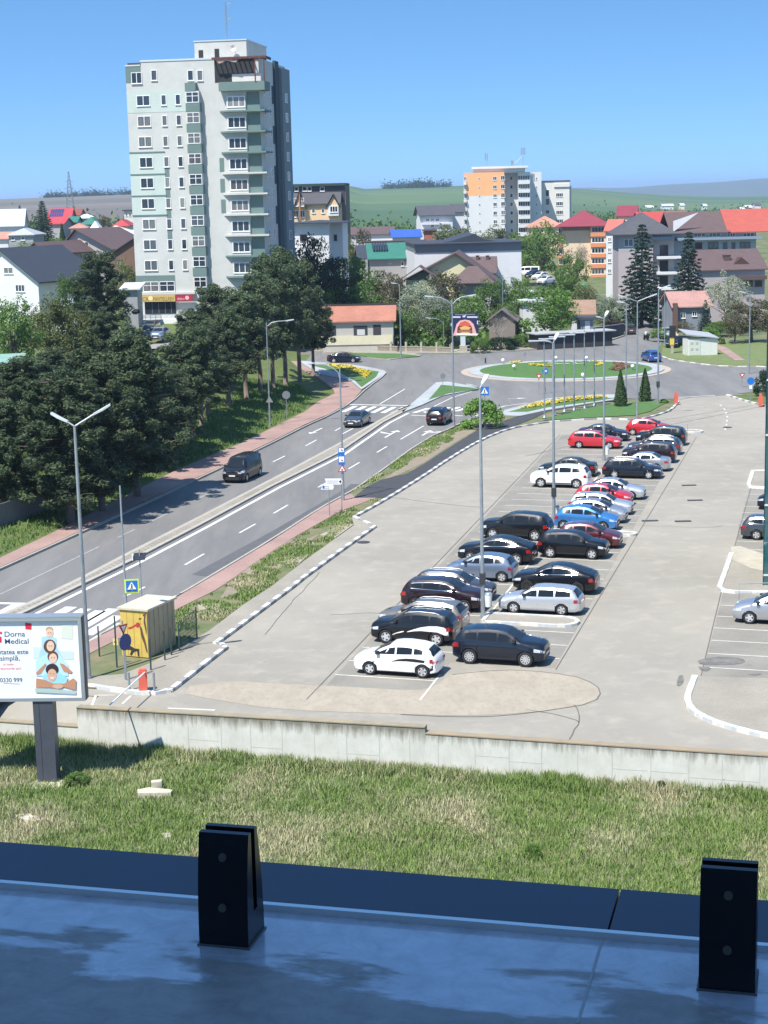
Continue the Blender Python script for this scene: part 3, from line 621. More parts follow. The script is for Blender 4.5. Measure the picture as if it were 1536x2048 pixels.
mb=MB(); mb.box(-14,14,-6.5,d1-.3,-1.7,LZ-.8); ob('lower_storeys',mb,M('own facade',(0.35,0.35,0.36)),bt)
# clamps
blk=M('black powder coated steel',(0.006,0.009,0.014),0.32,spec=.4); bolt_m=M('steel bolt',(0.17,0.16,0.14),0.45,0.5)
def clamp(px0,px1,ybase,ytop,label):
    a=G(px0,ybase,LZ);b=G(px1,ybase+5,LZ); w=(b-a).length; h=D(px0,ytop,a.y).z-LZ
    t=thing('glass_clamp',label,'glass clamp',(a.x,a.y,LZ),erz,'black glass clamps on the ledge')
    def cheek(y0,y1,side,hh):
        # side view taper: outer face leans in towards the top
        mb=MB(); n=10; pts=[]
        for i in range(n+1):
            f=i/n; z=hh*f; lean=0.020*(f**2.2); pts.append((lean if side==0 else -lean,z))
        prof=[((y0+p[0]) if side==0 else y0,p[1]) for p in pts]; prof2=[(y1 if side==0 else y1+p[0],p[1]) for p in pts][::-1]
        poly=prof+prof2
        tri=MB(); M4=Matrix(((0,1,0,0),(1,0,0,0),(0,0,1,0),(0,0,0,1)))
        tri.prism(poly,0,w,axis='y',M4=M4); tri.f=[f[::-1] for f in tri.f]; return tri
    ob('cheek_plate',cheek(0,0.032,0,h),blk,t); ob('cheek_plate',cheek(0.050,0.082,1,h*1.0),blk,t)
    mb=MB(); mb.box(0,w,0.032,0.050,0,h*.28); ob('base_block',mb,blk,t)
    mb=MB(); mb.box(-.003,w+.003,-.003,.085,0,.003); ob('sealant_bead',mb,M('grey sealant',(0.12,0.13,0.14),.5),t)
    for f in (.36,.80):
        mb=MB(); lean=.020*f**2.2; mb.tube([(w*.5,lean-.004,h*f),(w*.5,lean+.004,h*f)],.0068,14); mb.tube([(w*.5,lean-.005,h*f),(w*.5,lean-.0035,h*f)],.0035,8); ob('bolt',mb,bolt_m,t)
clamp(399,500,1890,1672,'black steel glass clamp standing left of the ledge joint')
clamp(1397,1510,1980,1745,'black steel glass clamp at the right end of the ledge, beyond the joint')
# ================================================================ CARS
glassm=M('car glass',(0.012,0.016,0.020),0.10,spec=.4)
tyrem=M('tyre rubber',(0.015,0.015,0.016),0.85); rimm=M('alloy rim',(0.60,0.61,0.62),0.35,0.4); trimm=M('black plastic trim',(0.02,0.02,0.022),0.6)
lampm=M('headlamp lens',(0.62,0.64,0.66),0.08,0.3,coat=1); tailm=M('tail lamp',(0.30,0.012,0.012),0.15,coat=1); platem=M('number plate',(0.7,0.7,0.68),0.4)
chromem=M('chrome strip',(0.7,0.7,0.7),0.15,1.0)
def paint(name,c,metal=0.25,rough=0.30):
    if max(c)<.03: return M('paint '+name,tuple(q*.7 for q in c),.35,0,coat=.8,spec=.2)
    return M('paint '+name,c,rough,metal,coat=1)
PT=dict(
 hatch=dict(L=4.08,W=1.75,H=1.52,wb=2.58,fo=.84,r=.315,gc=.17,top=[(0,.46),(.015,.53),(.06,.59),(.14,.655),(.22,.69),(.24,.705),(.34,.85),(.44,.955),(.52,.99),(.62,1.0),(.78,.965),(.88,.91),(.92,.83),(.965,.66),(.985,.60),(1,.5)],belt=[(0,.44),(.24,.66),(.5,.68),(.85,.72),(.96,.64),(1,.48)],win=[(.275,.51),(.53,.715),(.735,.84)],ws=(.25,.43),rw=(.895,.96)),
 suv=dict(L=4.4,W=1.83,H=1.66,wb=2.68,fo=.86,r=.355,gc=.22,top=[(0,.48),(.012,.58),(.05,.65),(.14,.685),(.23,.71),(.25,.725),(.33,.85),(.41,.95),(.5,.99),(.6,1.0),(.8,.97),(.90,.925),(.94,.83),(.975,.68),(.988,.60),(1,.5)],belt=[(0,.46),(.25,.665),(.5,.68),(.87,.71),(.97,.65),(1,.48)],win=[(.285,.49),(.51,.71),(.73,.86)],ws=(.26,.40),rw=(.915,.972)),
 wagon=dict(L=4.6,W=1.79,H=1.50,wb=2.68,fo=.90,r=.32,gc=.16,top=[(0,.44),(.012,.51),(.05,.57),(.13,.63),(.23,.67),(.255,.685),(.34,.84),(.41,.95),(.5,.99),(.58,1.0),(.8,.975),(.89,.93),(.93,.84),(.975,.66),(.988,.58),(1,.47)],belt=[(0,.42),(.25,.635),(.5,.655),(.87,.69),(.97,.63),(1,.45)],win=[(.29,.475),(.495,.68),(.70,.88)],ws=(.265,.40),rw=(.905,.970)),
 sedan=dict(L=4.55,W=1.79,H=1.45,wb=2.68,fo=.88,r=.32,gc=.15,top=[(0,.43),(.012,.51),(.06,.58),(.14,.635),(.24,.67),(.27,.69),(.36,.86),(.43,.955),(.52,.995),(.6,1.0),(.70,.965),(.78,.86),(.85,.755),(.87,.74),(.95,.725),(.985,.69),(1,.5)],belt=[(0,.42),(.26,.64),(.5,.66),(.84,.71),(.97,.68),(1,.48)],win=[(.305,.49),(.51,.68),(.695,.76)],ws=(.28,.42),rw=(.715,.84)),
 coupe=dict(L=4.7,W=1.89,H=1.60,wb=2.86,fo=.86,r=.37,gc=.2,top=[(0,.47),(.012,.56),(.05,.63),(.14,.68),(.23,.71),(.26,.725),(.34,.86),(.42,.96),(.5,.998),(.56,1.0),(.66,.97),(.76,.90),(.86,.81),(.93,.745),(.965,.715),(.985,.66),(1,.5)],belt=[(0,.45),(.25,.66),(.5,.68),(.85,.715),(.97,.66),(1,.47)],win=[(.29,.49),(.51,.70),(.715,.80)],ws=(.27,.41),rw=(.72,.91)),
 van=dict(L=4.9,W=1.93,H=1.94,wb=3.1,fo=.93,r=.34,gc=.19,top=[(0,.40),(.01,.48),(.05,.545),(.11,.585),(.135,.60),(.19,.76),(.25,.92),(.29,.975),(.38,.995),(.6,1.0),(.9,.995),(.97,.98),(.982,.93),(.99,.6),(1,.45)],belt=[(0,.38),(.14,.575),(.5,.585),(.97,.59),(1,.42)],win=[(.20,.37),(.39,.62),(.64,.93)],ws=(.14,.265),rw=(.984,.9895)))
def lerp1(tab,t):
    for (a,x),(b,y) in zip(tab[:-1],tab[1:]):
        if t<=b: return x+(y-x)*max(0,(t-a))/(b-a)
    return tab[-1][1]
PLAN=[(0,.74),(.008,.82),(.03,.90),(.08,.96),(.16,.99),(.3,1),(.7,1),(.86,.985),(.94,.955),(.975,.91),(.993,.84),(1,.76)]
def section(P,t):
    L,Wd,H=P['L'],P['W']/2,P['H']; w=Wd*lerp1(PLAN,t); top=lerp1(P['top'],t)*H; belt=min(lerp1(P['belt'],t)*H,top-.01)
    hc=top-belt; f=max(0,min(1,(hc-.03)/(.24*H))); zb=P['gc']+ .06*max(0,(.06-t)/.06)+.08*max(0,(t-.93)/.07)
    k=[(0,zb),(w*.80,zb),(w*.955,zb+.07),(w*1.0,zb+(belt-zb)*.42),(w*.985,zb+(belt-zb)*.86),(w*.945,belt)]
    k.append((w*(.90+(.76-.90)*f+.0),belt+(top-.09*H*f-belt)*(.55+.45*f)))
    k.append((w*(.80+(.67-.80)*f),belt+hc*(.78+.17*f))); k.append((w*.42,top-.012*f)); k.append((0,top))
    return k
def ysec(P,t,z):
    k=section(P,t)
    for (y0,z0),(y1,z1) in zip(k[1:],k[2:]):
        if z0<=z<=z1 and z1>z0: return y0+(y1-y0)*(z-z0)/(z1-z0)
    return k[5][0]
def zsec(P,t,y):
    k=section(P,t)[::-1]
    for (y0,z0),(y1,z1) in zip(k[:-1],k[1:]):
        if y0<=y<=y1 and y1>y0: return z0+(z1-z0)*(y-y0)/(y1-y0)
    return k[3][1]
_cm={}
def car_meshes(tp):
    if tp in _cm: return _cm[tp]
    P=PT[tp]; L=P['L']; H=P['H']; X=lambda t:L/2-t*L
    ts=sorted(set([round(a,4) for a,_ in P['top']]+[a for a,_ in PLAN]+[.02,.035,.045,.1,.18,.2,.29,.38,.47,.56,.68,.74,.82]))
    wx=[P['fo']/L,(P['fo']+P['wb'])/L]; Ra=P['r']+.055
    for w in wx:
        for a in (-1.001,-.985,-.9,-.75,-.5,-.25,0,.25,.5,.75,.9,.985,1.001): ts.append(w+a*Ra/L)
    ts=sorted(ts); o=[ts[0]]
    for t in ts[1:]:
        if t-o[-1]>.0008: o.append(t)
    ts=[t for t in o if 0<=t<=1]
    mb=MB(); n=None
    rows=[]
    for t in ts:
        k=section(P,t); x=X(t); za=0
        for w in wx:
            dx=(t-w)*L
            if abs(dx)<Ra: za=P['r']+math.sqrt(Ra*Ra-dx*dx)
        k2=[(y,max(z,za) if i<=4 else z) for i,(y,z) in enumerate(k)]
        full=[(y,z) for y,z in k2]+[(-y,z) for y,z in k2[-2:0:-1]]
        rows.append([(x,y,z) for y,z in full])
    m=len(rows[0])
    for r in rows: mb.v+=r
    for i in range(len(rows)-1):
        for j in range(m):
            j2=(j+1)%m; mb.f.append((i*m+j,i*m+j2,(i+1)*m+j2,(i+1)*m+j)); mb.mi.append(1 if j in (0,m-1) else 0)
    mb.f.append(tuple(range(m))[::-1]); mb.mi.append(0); mb.f.append(tuple((len(rows)-1)*m+j for j in range(m))); mb.mi.append(0)
    R={}
    R['body']=mb.mesh('body',[paint('black',(0.01,0.011,0.013)),trimm],True,38)
    def sidepatch(mb,t0,t1,f0,f1,off=.006,n=8,sides=(1,-1)):
        for s in sides:
            pts=[]
            for i in range(n+1):
                t=t0+(t1-t0)*i/n; z0,z1=f0(t),f1(t)
                if z1<z0+.005: z1=z0+.005
                zm=(z0+z1)/2
                pts+= [(X(t),s*(ysec(P,t,z)+off),z) for z in(z0,zm,z1)]
                if off==.0061: pts[-2]=(pts[-2][0],pts[-2][1]+s*.003,pts[-2][2])
            fs=[(3*i+j,3*i+j+1,3*i+j+4,3*i+j+3) for i in range(n) for j in(0,1)]
            if s<0: fs=[f[::-1] for f in fs]
            mb.add(pts,fs)
        return mb
    bl=lambda t:lerp1(P['belt'],t)*H+.025
    tp_=lambda t:min(lerp1(P['top'],t)*H-.085*H if tp!='van' else lerp1(P['top'],t)*H-.10*H, lerp1(P['top'],t)*H-.06)
    mb=MB()
    for i_,(a,b) in enumerate(P['win']):
        for s_ in (1,-1):
            mb=MB(); sidepatch(mb,a,b,bl,tp_,.0061,8,(s_,)); R['side_window%d%d'%(i_,s_)]=mb.mesh('side_window',glassm,True)
    def toppatch(t0,t1,fr=.80,off=.008):
        mb=MB(); n=8; ny=8
        for i in range(n+1):
            t=t0+(t1-t0)*i/n; k=section(P,t); ym=(k[6][0]*.93 if k[6][1]-k[5][1]>.12 else k[7][0]*1.05)
            for j in range(ny+1):
                y=-ym+2*ym*j/ny; mb.v.append((X(t)+(off if t<.5 else -off)*.7,y,zsec(P,t,abs(y))+off))
        for i in range(n):
            for j in range(ny): a=i*(ny+1)+j; mb.f.append((a,a+ny+1,a+ny+2,a+1))
        mb.f=[f[::-1] for f in mb.f]
        mb.mi=[0]*len(mb.f); return mb.mesh('w',glassm,True)
    R['windscreen']=toppatch(*P['ws'])
    if tp=='van':
        mb=MB(); mb.box(-L/2-.012+.045,-L/2+.08,-.72,.72,.60*H,.88*H); R['rear_window']=mb.mesh('rw',glassm)
    else: R['rear_window']=toppatch(*P['rw'])
    for s in(1,-1):
        mb=MB(); sidepatch(mb,.006,.105,lambda t:(.40+.10*t*2)*H+.02,lambda t:(.46+.55*min(t,.1))*H+.02,.006,6,(s,))
        mb.box(L/2-.03,L/2+.006,*(sorted((s*P['W']*.26,s*P['W']*.40))),.40*H,.455*H); R['headlight%d'%s]=mb.mesh('headlight',lampm,True,40)
    for s in(1,-1):
        mb=MB(); sidepatch(mb,.925,.995,lambda t:.475*H,lambda t:min(.60*H,lerp1(P['top'],t)*H-.05),.007,6,(s,))
        mb.box(-L/2-.008,-L/2+.03,*(sorted((s*P['W']*.25,s*P['W']*.41))),.44*H,.52*H); R['taillight%d'%s]=mb.mesh('taillight',tailm,True,40)
    mb=MB(); mb.box(L/2-.02,L/2+.008,-P['W']*.24,P['W']*.24,.32*H,.42*H); mb.box(L/2-.03,L/2+.006,-P['W']*.3,P['W']*.3,P['gc']+.07,.25*H); R['grille']=mb.mesh('grille',trimm)
    mb=MB(); mb.box(L/2,L/2+.018,-.26,.26,.28*H,.28*H+.11); R['number_plate']=mb.mesh('np',platem)
    mb=MB(); zr=.36*H if tp in('suv','hatch','coupe') else .42*H; mb.box(-L/2-.018,-L/2+.02,-.26,.26,zr,zr+.11); R['rear_plate']=mb.mesh('np',platem)
    for s in(1,-1):
        mb=MB(); t=P['win'][0][0]+.035; x=X(t); y=ysec(P,t,bl(t)); z=bl(t)+.02
        mb.box(x-.07,x+.09,*(sorted((s*(y-.01),s*(y+.19)))),z,z+.13); R['mirror%d'%s]=mb.mesh('mirror',trimm)
    for sd in (1,-1):
        k_=0
        for i,(a,b) in enumerate(P['win'][:2]):
            for t in ((a-.005,) if i==0 else ())+(b+.01,):
                if t>wx[1]-Ra/L: t=wx[1]-Ra/L-.01
                mb=MB(); sidepatch(mb,t-.0016,t+.0016,lambda t:P['gc']+.10,lambda t:lerp1(P['belt'],t)*H-.01,.003,1,(sd,)); R['door_seam%d%d'%(k_,sd)]=mb.mesh('seam',trimm); k_+=1
        mb=MB(); sidepatch(mb,wx[0]+Ra/L+.004,wx[1]-Ra/L-.004,lambda t:P['gc']+.02,lambda t:P['gc']+(.17 if tp in('suv','coupe') else .09),.010,8,(sd,))
        R['sill_trim%d'%sd]=mb.mesh('sill',trimm)
    mb=MB()
    for s in(1,-1):
        pts=[(X(t),s*section(P,t)[7][0]*.98,zsec(P,t,section(P,t)[7][0]*.98)+dz) for t,dz in ((.42,.005),(.46,.05),(.6,.055),(.78,.05),(.83,.005))]; mb.tube(pts,.018,6)
    R['roof_rail']=mb.mesh('rail',rimm)
    # wheel
    r=P['r']; mb=MB(); prof=[(-.105,r*.66),(-.11,r*.9),(-.085,r),(.085,r),(.11,r*.9),(.105,r*.66),(.06,r*.62),(.055,0.001)]
    n=24
    for y,rr in prof: mb.v+=[(rr*math.cos(2*math.pi*k/n),y,rr*math.sin(2*math.pi*k/n)) for k in range(n)]
    for i in range(len(prof)-1): mb.f+=[(i*n+k,i*n+(k+1)%n,(i+1)*n+(k+1)%n,(i+1)*n+k) for k in range(n)]
    mb.f.append(tuple(range(n))[::-1]); mb.mi=[0]*len(mb.f); mb.f=[f[::-1] for f in mb.f]
    R['wheel']=mb.mesh('wheel',tyrem,True,35)
    for ns in (5,10):
        mb=MB(); 
        q=[(.075,r*.66),(.098,r*.66),(.098,r*.585),(.075,r*.585)]
        o=len(mb.v)
        for y,rr in q: mb.v+=[(rr*math.cos(2*math.pi*k/n),y,rr*math.sin(2*math.pi*k/n)) for k in range(n)]
        for i in range(4): mb.f+=[(i*n+k,i*n+(k+1)%n,((i+1)%4)*n+(k+1)%n,((i+1)%4)*n+k) for k in range(n)]
        mb.mi=[0]*len(mb.f)
        for k in range(ns):
            a=2*math.pi*k/ns; ca,sa=math.cos(a),math.sin(a); wd=(.11 if ns==5 else .055)*r/.33
            P4=[(r*.08,-wd*.6),(r*.62,-wd*.35),(r*.62,wd*.35),(r*.08,wd*.6)]
            vs=[(ca*u-sa*v,.094,sa*u+ca*v) for u,v in P4]+[(ca*u-sa*v,.07,sa*u+ca*v) for u,v in P4]
            mb.add(vs,[(3,2,1,0),(0,1,5,4),(1,2,6,5),(2,3,7,6),(3,0,4,7)])
        mb.tube([(0,.07,0),(0,.1,0)],r*.15,10)
        R['rim%d'%ns]=mb.mesh('rim',rimm)
    R['sidepatch']=sidepatch
    _cm[tp]=R; return R
_carproto={}
def make_car(tp,loc,ang,paintm,label,cat='car',group=None,rails=False,ns=5,decal=None,chrome=False,sc=1.0,z=0.02,rimc=None):
    P=PT[tp]; R=car_meshes(tp)
    t=thing('parked_car' if group!='cars driving on the road' else 'moving_car',label,cat,(loc[0],loc[1],z if len(loc)<3 else loc[2]+z),ang,group)
    if cat=='van': t.name='van'
    b=link('body',R['body'],t,mat=paintm)
    for k in R:
        q=k.rstrip('-0123456789')
        if q in ('windscreen','rear_window','side_window','headlight','taillight','grille','number_plate','mirror','door_seam','sill_trim'): link(q,R[k],t)
    link('number_plate',R['rear_plate'],t)
    if rails: link('roof_rail',R['roof_rail'],t)
    if chrome:
        mb=MB(); H=P['H']; a,b_=P['win'][0][0],P['win'][-1][1]
        R['sidepatch'](mb,a,b_,lambda q:lerp1(P['belt'],q)*H+.005,lambda q:lerp1(P['belt'],q)*H+.03,.012,10)
        R['sidepatch'](mb,a+.03,b_,lambda q:lerp1(P['top'],q)*H-.095*H,lambda q:lerp1(P['top'],q)*H-.075*H,.012,10); ob('window_surround',mb,chromem,t)
    for x in (P['L']/2-P['fo'],P['L']/2-P['fo']-P['wb']):
        for s in(1,-1):
            w=link('wheel',R['wheel'],t,(x,s*(P['W']/2-.125),P['r'])); 
            if s<0: w.rotation_euler=(0,0,math.pi)
            rm=link('rim',R['rim%d'%ns],w); 
            if rimc: ovr(rm,rimc)
    if decal:
        for nm,mat,s,rows in decal:
            mb=MB(); n=len(rows)-1; pts=[]
            for q,z0,z1 in rows:
                for z in (z0,(z0+z1)/2,z1): pts.append((P['L']/2-q*P['L'],s*(ysec(P,q,z*P['H'])+.008),z*P['H']))
            fs=[(3*i+j,3*i+j+1,3*i+j+4,3*i+j+3) for i in range(n) for j in(0,1)]
            if s<0: fs=[f[::-1] for f in fs]
            mb.add(pts,fs); ob(nm,mb,mat,t)
    t.scale=(sc,sc,sc)
    return t
blackp=paint('black',(0.006,0.007,0.009)); navy=paint('navy',(0.008,0.014,0.028)); dgreen=paint('dark green',(0.008,0.016,0.016)); whitep=paint('white',(0.80,0.80,0.78),0,.35)
silver=paint('silver',(0.42,0.43,0.44),.6); lsilver=paint('light silver',(0.55,0.57,0.58),.55); redp=paint('red',(0.50,0.012,0.02),.15); maroon=paint('maroon',(0.10,0.012,0.016),.3); bluep=paint('blue',(0.045,0.20,0.48),.4)
steelb=paint('steel blue',(0.20,0.25,0.33),.55); brown=paint('taupe brown',(0.06,0.048,0.042),.45); champagne=paint('champagne',(0.22,0.20,0.165),.5); greyp=paint('grey',(0.06,0.065,0.072),.5); dkmar=paint('blackberry',(0.022,0.010,0.014),.35); deepblue=paint('deep blue',(0.01,0.09,0.32),.4)
LF=math.radians(161.8); RF=math.radians(-17.8)
def lotcar(tp,a,b,face,p,label,**k):
    c=LP(a,b); return make_car(tp,(c.x,c.y),(LF if face=='L' else RF)+math.radians(random.uniform(-.8,.8)),p,label,group='cars parked in the car park',z=0.025,**k)
blk_d=M('black vinyl',(0.012,0.012,0.014),.35); wht_d=M('white vinyl',(0.75,0.75,0.75),.35)
sw=[(.17,.36,.40),(.23,.36,.43),(.27,.43,.455)]; sw2=[(.47,.47,.475),(.55,.50,.56),(.65,.51,.60),(.75,.50,.60),(.85,.485,.57),(.97,.44,.53)]; sw3=[(.93,.22,.36),(.96,.26,.42),(.99,.32,.44)]
lotcar('hatch',3.2,-2.0,'L',whitep,'white hatchback with black swoosh stickers, nearest car in the front row',ns=5,decal=[('side_sticker',blk_d,1,sw),('side_sticker',blk_d,1,sw2),('side_sticker',blk_d,1,sw3)])
t_=lotcar('suv',8.9,-2.55,'L',blackp,'black compact suv with white swoosh stickers on its doors',rails=True,ns=5,sc=.98,decal=[('side_sticker',wht_d,1,[(.46,.40,.42),(.54,.44,.50),(.62,.46,.57),(.72,.45,.62),(.82,.44,.63)]),('side_sticker',wht_d,1,[(.82,.44,.63),(.9,.36,.60),(.95,.34,.5)]),('side_sticker',wht_d,1,[(.28,.28,.31),(.33,.34,.37),(.39,.38,.42),(.42,.41,.43)])])
# round spare wheel cover-like emblem circles on the suv door and hatchback door
lotcar('suv',6.15,2.4,'R',navy,'black suv with bright silver side step facing right beside the concrete apron',ns=10,sc=1.02)
lotcar('wagon',11.6,-2.75,'L',champagne,'grey beige estate car between the stickered suv and the black suv with chrome window lines',chrome=True,rails=True)
lotcar('suv',15.9,-2.6,'R',dkmar,'very dark suv with chrome window surround left of the first lamp post',chrome=True,sc=1.02)
lotcar('wagon',18.5,-2.6,'R',brown,'dark brown estate with pale roof rails hidden behind the chrome trimmed suv',rails=True,chrome=True)
lotcar('hatch',23.4,-1.95,'L',steelb,'metallic blue grey hatchback just left of the nearest lamp post pole')
lotcar('coupe',28.2,-1.9,'L',blackp,'black fastback saloon with chrome window line facing left',chrome=True,ns=5)
lotcar('suv',35.6,-2.0,'L',blackp,'tall black suv facing left beside the second lamp post',ns=5,sc=1.05)
lotcar('wagon',16.3,2.75,'L',lsilver,'old silver estate car parked beside the rounded kerb island',ns=5,sc=.97)
lotcar('coupe',21.2,2.8,'L',blackp,'glossy black coupe suv behind the silver estate car',chrome=True,ns=10,rimc=M('dark rim',(.06,.06,.06),.4,.6))
lotcar('suv',30.6,2.45,'R',blackp,'black crossover with five spoke rims facing right beside the maroon car',ns=5,sc=.97)
lotcar('hatch',33.9,3.0,'R',maroon,'dark maroon hatchback behind the black crossover')
lotcar('hatch',39.5,2.1,'R',bluep,'bright blue minivan hatchback facing right',sc=1.03)
lotcar('hatch',42.3,2.4,'R',silver,'silver grey hatchback directly behind the bright blue car')
lotcar('wagon',45.3,2.3,'R',lsilver,'light silver estate behind the silver grey hatchback',sc=.96)
lotcar('hatch',48.6,2.1,'R',redp,'red hatchback between the light silver estate and the silver saloon')
lotcar('sedan',51.5,2.5,'R',lsilver,'silver saloon with grey bonnet behind the red hatchback')
lotcar('suv',55.8,-2.1,'L',whitep,'white suv facing left in the left column',sc=1.03)
lotcar('sedan',61.0,-2.3,'L',dgreen,'dark green black saloon behind the white suv')
lotcar('wagon',60.9,2.85,'R',navy,'black estate facing right with silver roof rails by the third lamp post',rails=True)
lotcar('sedan',64.6,3.2,'L',silver,'grey silver car mostly hidden behind the black estate')
lotcar('suv',69.0,3.4,'L',dkmar,'dark purple black suv facing left in the upper right column')
lotcar('wagon',73.5,3.4,'L',greyp,'dark grey estate with pale roof rails behind the purple black suv',rails=True,chrome=True)
lotcar('suv',79.0,3.5,'L',dgreen,'blackish green suv parked in front of the red hatchback at the top')
lotcar('hatch',85.0,1.8,'R',redp,'red hatchback farthest up the car park')
lotcar('wagon',76.3,-2.1,'R',redp,'red estate car at the upper left of the parked rows')
lotcar('sedan',81.0,-1.9,'R',navy,'black saloon behind the red estate car')
lotcar('hatch',16.6,15.0,'L',silver,'silver hatchback at the right edge of the photo in the right bays',sc=1.02)
lotcar('wagon',38.5,14.6,'R',greyp,'dark grey estate at the right edge behind the silver one, rear end showing',chrome=True)
lotcar('hatch',49.1,15.0,'L',blackp,'dark hatchback at the far right edge, only its nose showing')
def ang2(p,q): a,b=G(*p),G(*q); return math.atan2(a.y-b.y,a.x-b.x)
def roadcar(tp,pf,pr,side,p,label,cat='car',group='cars driving on the road',tr=None,**k):
    """pf/pr: contact points of near-side front and rear wheels in the photo survey; side: +1 if near side is the car's left"""
    a,b=G(*pf),G(*pr); an=math.atan2(a.y-b.y,a.x-b.x); P=PT[tp]; n=Vector((-math.sin(an),math.cos(an),0)); d=Vector((math.cos(an),math.sin(an),0))
    m=(a+b)/2-n*side*(P['W']/2-.12)-d*(P['L']/2-P['fo']-P['wb']/2); return make_car(tp,(m.x,m.y),an,p,label,cat,group,**k)
def frontcar(tp,p,ang,pm,label,cat='car',group='cars driving on the road',z=None,**k):
    q=GT(*p) if z is None else D(p[0],p[1],z); return make_car(tp,(q.x,q.y,q.z if z is not None or q.z>.2 else 0),ang,pm,label,cat,group,**k)
vd=BD
frontcar('van',(486,958),math.pi+vd-.02,paint('van black',(0.012,0.013,0.015)),'black passenger van driving towards the camera','van')
frontcar('sedan',(715,851),math.pi+BD-.03,greyp,'dark grey saloon driving towards the camera at the zebra crossing')
frontcar('suv',(879,847),math.radians(74),blackp,'black suv driving away between the median and the big bush',rails=True)
frontcar('sedan',(688,725),math.radians(-8),navy,'dark blue saloon passing the yellow tulip bed')
frontcar('hatch',(1302,723),math.radians(100),deepblue,'bright blue hatchback leaving the roundabout beside the grass corner')
frontcar('wagon',(1256,668),math.radians(95),brown,'small dark car driving away up the side street')
frontcar('sedan',(873,686),math.radians(-6),champagne,'beige silver saloon parked on the verge by the burger billboard',group='cars parked around the roundabout')
frontcar('suv',(920,697),math.radians(-60),dgreen,'dark car nose behind the lamp post under the burger billboard',group='cars parked around the roundabout')
frontcar('wagon',(1366,692),math.radians(10),dgreen,'dark green car parked behind the yellow post beside the transformer hut',group='cars parked around the roundabout')
frontcar('suv',(1344,695),math.radians(-100),blackp,'black car facing the camera beside the yellow post',group='cars parked around the roundabout')
frontcar('suv',(1334,677),math.radians(-110),lsilver,'silver car parked behind the black car beside the yellow post',group='cars parked around the roundabout')
# ================================================================ VEGETATION
def leafmat(name,c,c2,rnd=None,tr=0.25):
    m,n,b=nmat(name); L=n.links.new; b.inputs['Roughness'].default_value=0.7; b.inputs['Specular IOR Level'].default_value=.3
    g=n.nodes.new('ShaderNodeNewGeometry'); mx=n.nodes.new('ShaderNodeMix'); mx.data_type='RGBA'; mx.inputs['A'].default_value=rgb(c); mx.inputs['B'].default_value=rgb(c2); L(g.outputs['Random Per Island'],mx.inputs['Factor'])
    oi=n.nodes.new('ShaderNodeObjectInfo'); hv=n.nodes.new('ShaderNodeHueSaturation'); r=n.nodes.new('ShaderNodeMapRange'); r.inputs[3].default_value=.8; r.inputs[4].default_value=1.22; L(oi.outputs['Random'],r.inputs[0]); L(r.outputs[0],hv.inputs['Value']); L(mx.outputs['Result'],hv.inputs['Color'])
    L(hv.outputs['Color'],b.inputs['Base Color']); 
    if tr:
        t=n.nodes.new('ShaderNodeBsdfTranslucent'); L(hv.outputs['Color'],t.inputs['Color']); ms=n.nodes.new('ShaderNodeMixShader'); ms.inputs[0].default_value=tr; L(b.outputs[0],ms.inputs[1]); L(t.outputs[0],ms.inputs[2]); L(ms.outputs[0],n.nodes['Material Output'].inputs['Surface'])
    return m
bark=M('bark',(0.10,0.075,0.055),0.95,c2=(0.16,0.125,0.095),scale=4,world=False); barkp=M('pine bark',(0.13,0.095,0.075),0.95,c2=(0.20,0.15,0.12),scale=5,world=False)
LM=dict(pine=leafmat('pine needles',(0.030,0.062,0.034),(0.120,0.155,0.070)),dark=leafmat('dark foliage',(0.018,0.045,0.020),(0.035,0.075,0.03)),mid=leafmat('green foliage',(0.07,0.145,0.03),(0.15,0.24,0.06)),
 bright=leafmat('spring green foliage',(0.09,0.19,0.03),(0.16,0.28,0.06)),olive=leafmat('olive foliage',(0.10,0.13,0.045),(0.17,0.19,0.07)),silver=leafmat('silvery foliage',(0.14,0.19,0.12),(0.32,0.36,0.26)),
 brown=leafmat('budding brown foliage',(0.085,0.085,0.045),(0.15,0.14,0.07)),white=leafmat('blossom foliage',(0.16,0.22,0.10),(0.50,0.50,0.40)),grey=leafmat('grey twigs',(0.15,0.13,0.11),(0.24,0.21,0.18)),spruce=leafmat('spruce needles',(0.022,0.050,0.035),(0.05,0.09,0.06)),thuja=leafmat('thuja foliage',(0.035,0.07,0.025),(0.07,0.12,0.04)))
def leaves_mesh(name,pos,size,mat,out=None,aspect=1.0,outw=0.0,wd=.55):
    n=len(pos); nr=RNG.normal(size=(n,3)); 
    if out is not None: nr=nr*(1-outw)+out*outw*1.6
    nr/=np.linalg.norm(nr,axis=1)[:,None]+1e-9
    a=np.cross(nr,RNG.normal(size=(n,3))); a/=np.linalg.norm(a,axis=1)[:,None]+1e-9; b=np.cross(nr,a)
    s=(size*RNG.uniform(.6,1.35,size=n))[:,None]
    v=np.stack([pos-a*s*aspect,pos-b*s*wd,pos+a*s*aspect,pos+b*s*wd],axis=1).reshape(-1,3).astype(np.float32)
    me=bpy.data.meshes.new(name); me.vertices.add(4*n); me.vertices.foreach_set('co',v.ravel())
    me.loops.add(4*n); me.loops.foreach_set('vertex_index',np.arange(4*n,dtype=np.int32)); me.polygons.add(n); me.polygons.foreach_set('loop_start',np.arange(0,4*n,4,dtype=np.int32))
    me.materials.append(mat); me.update(calc_edges=True); me.validate(); return me
def clump_pts(cl,per):
    cl=np.array(cl); n=len(cl); d=RNG.normal(size=(n,per,3)); d/=np.linalg.norm(d,axis=2)[:,:,None]; r=RNG.uniform(.25,1,size=(n,per,1))**.5
    p=cl[:,None,:3]+d*r*cl[:,None,3:6]; return p.reshape(-1,3),d.reshape(-1,3)
PROTO={}
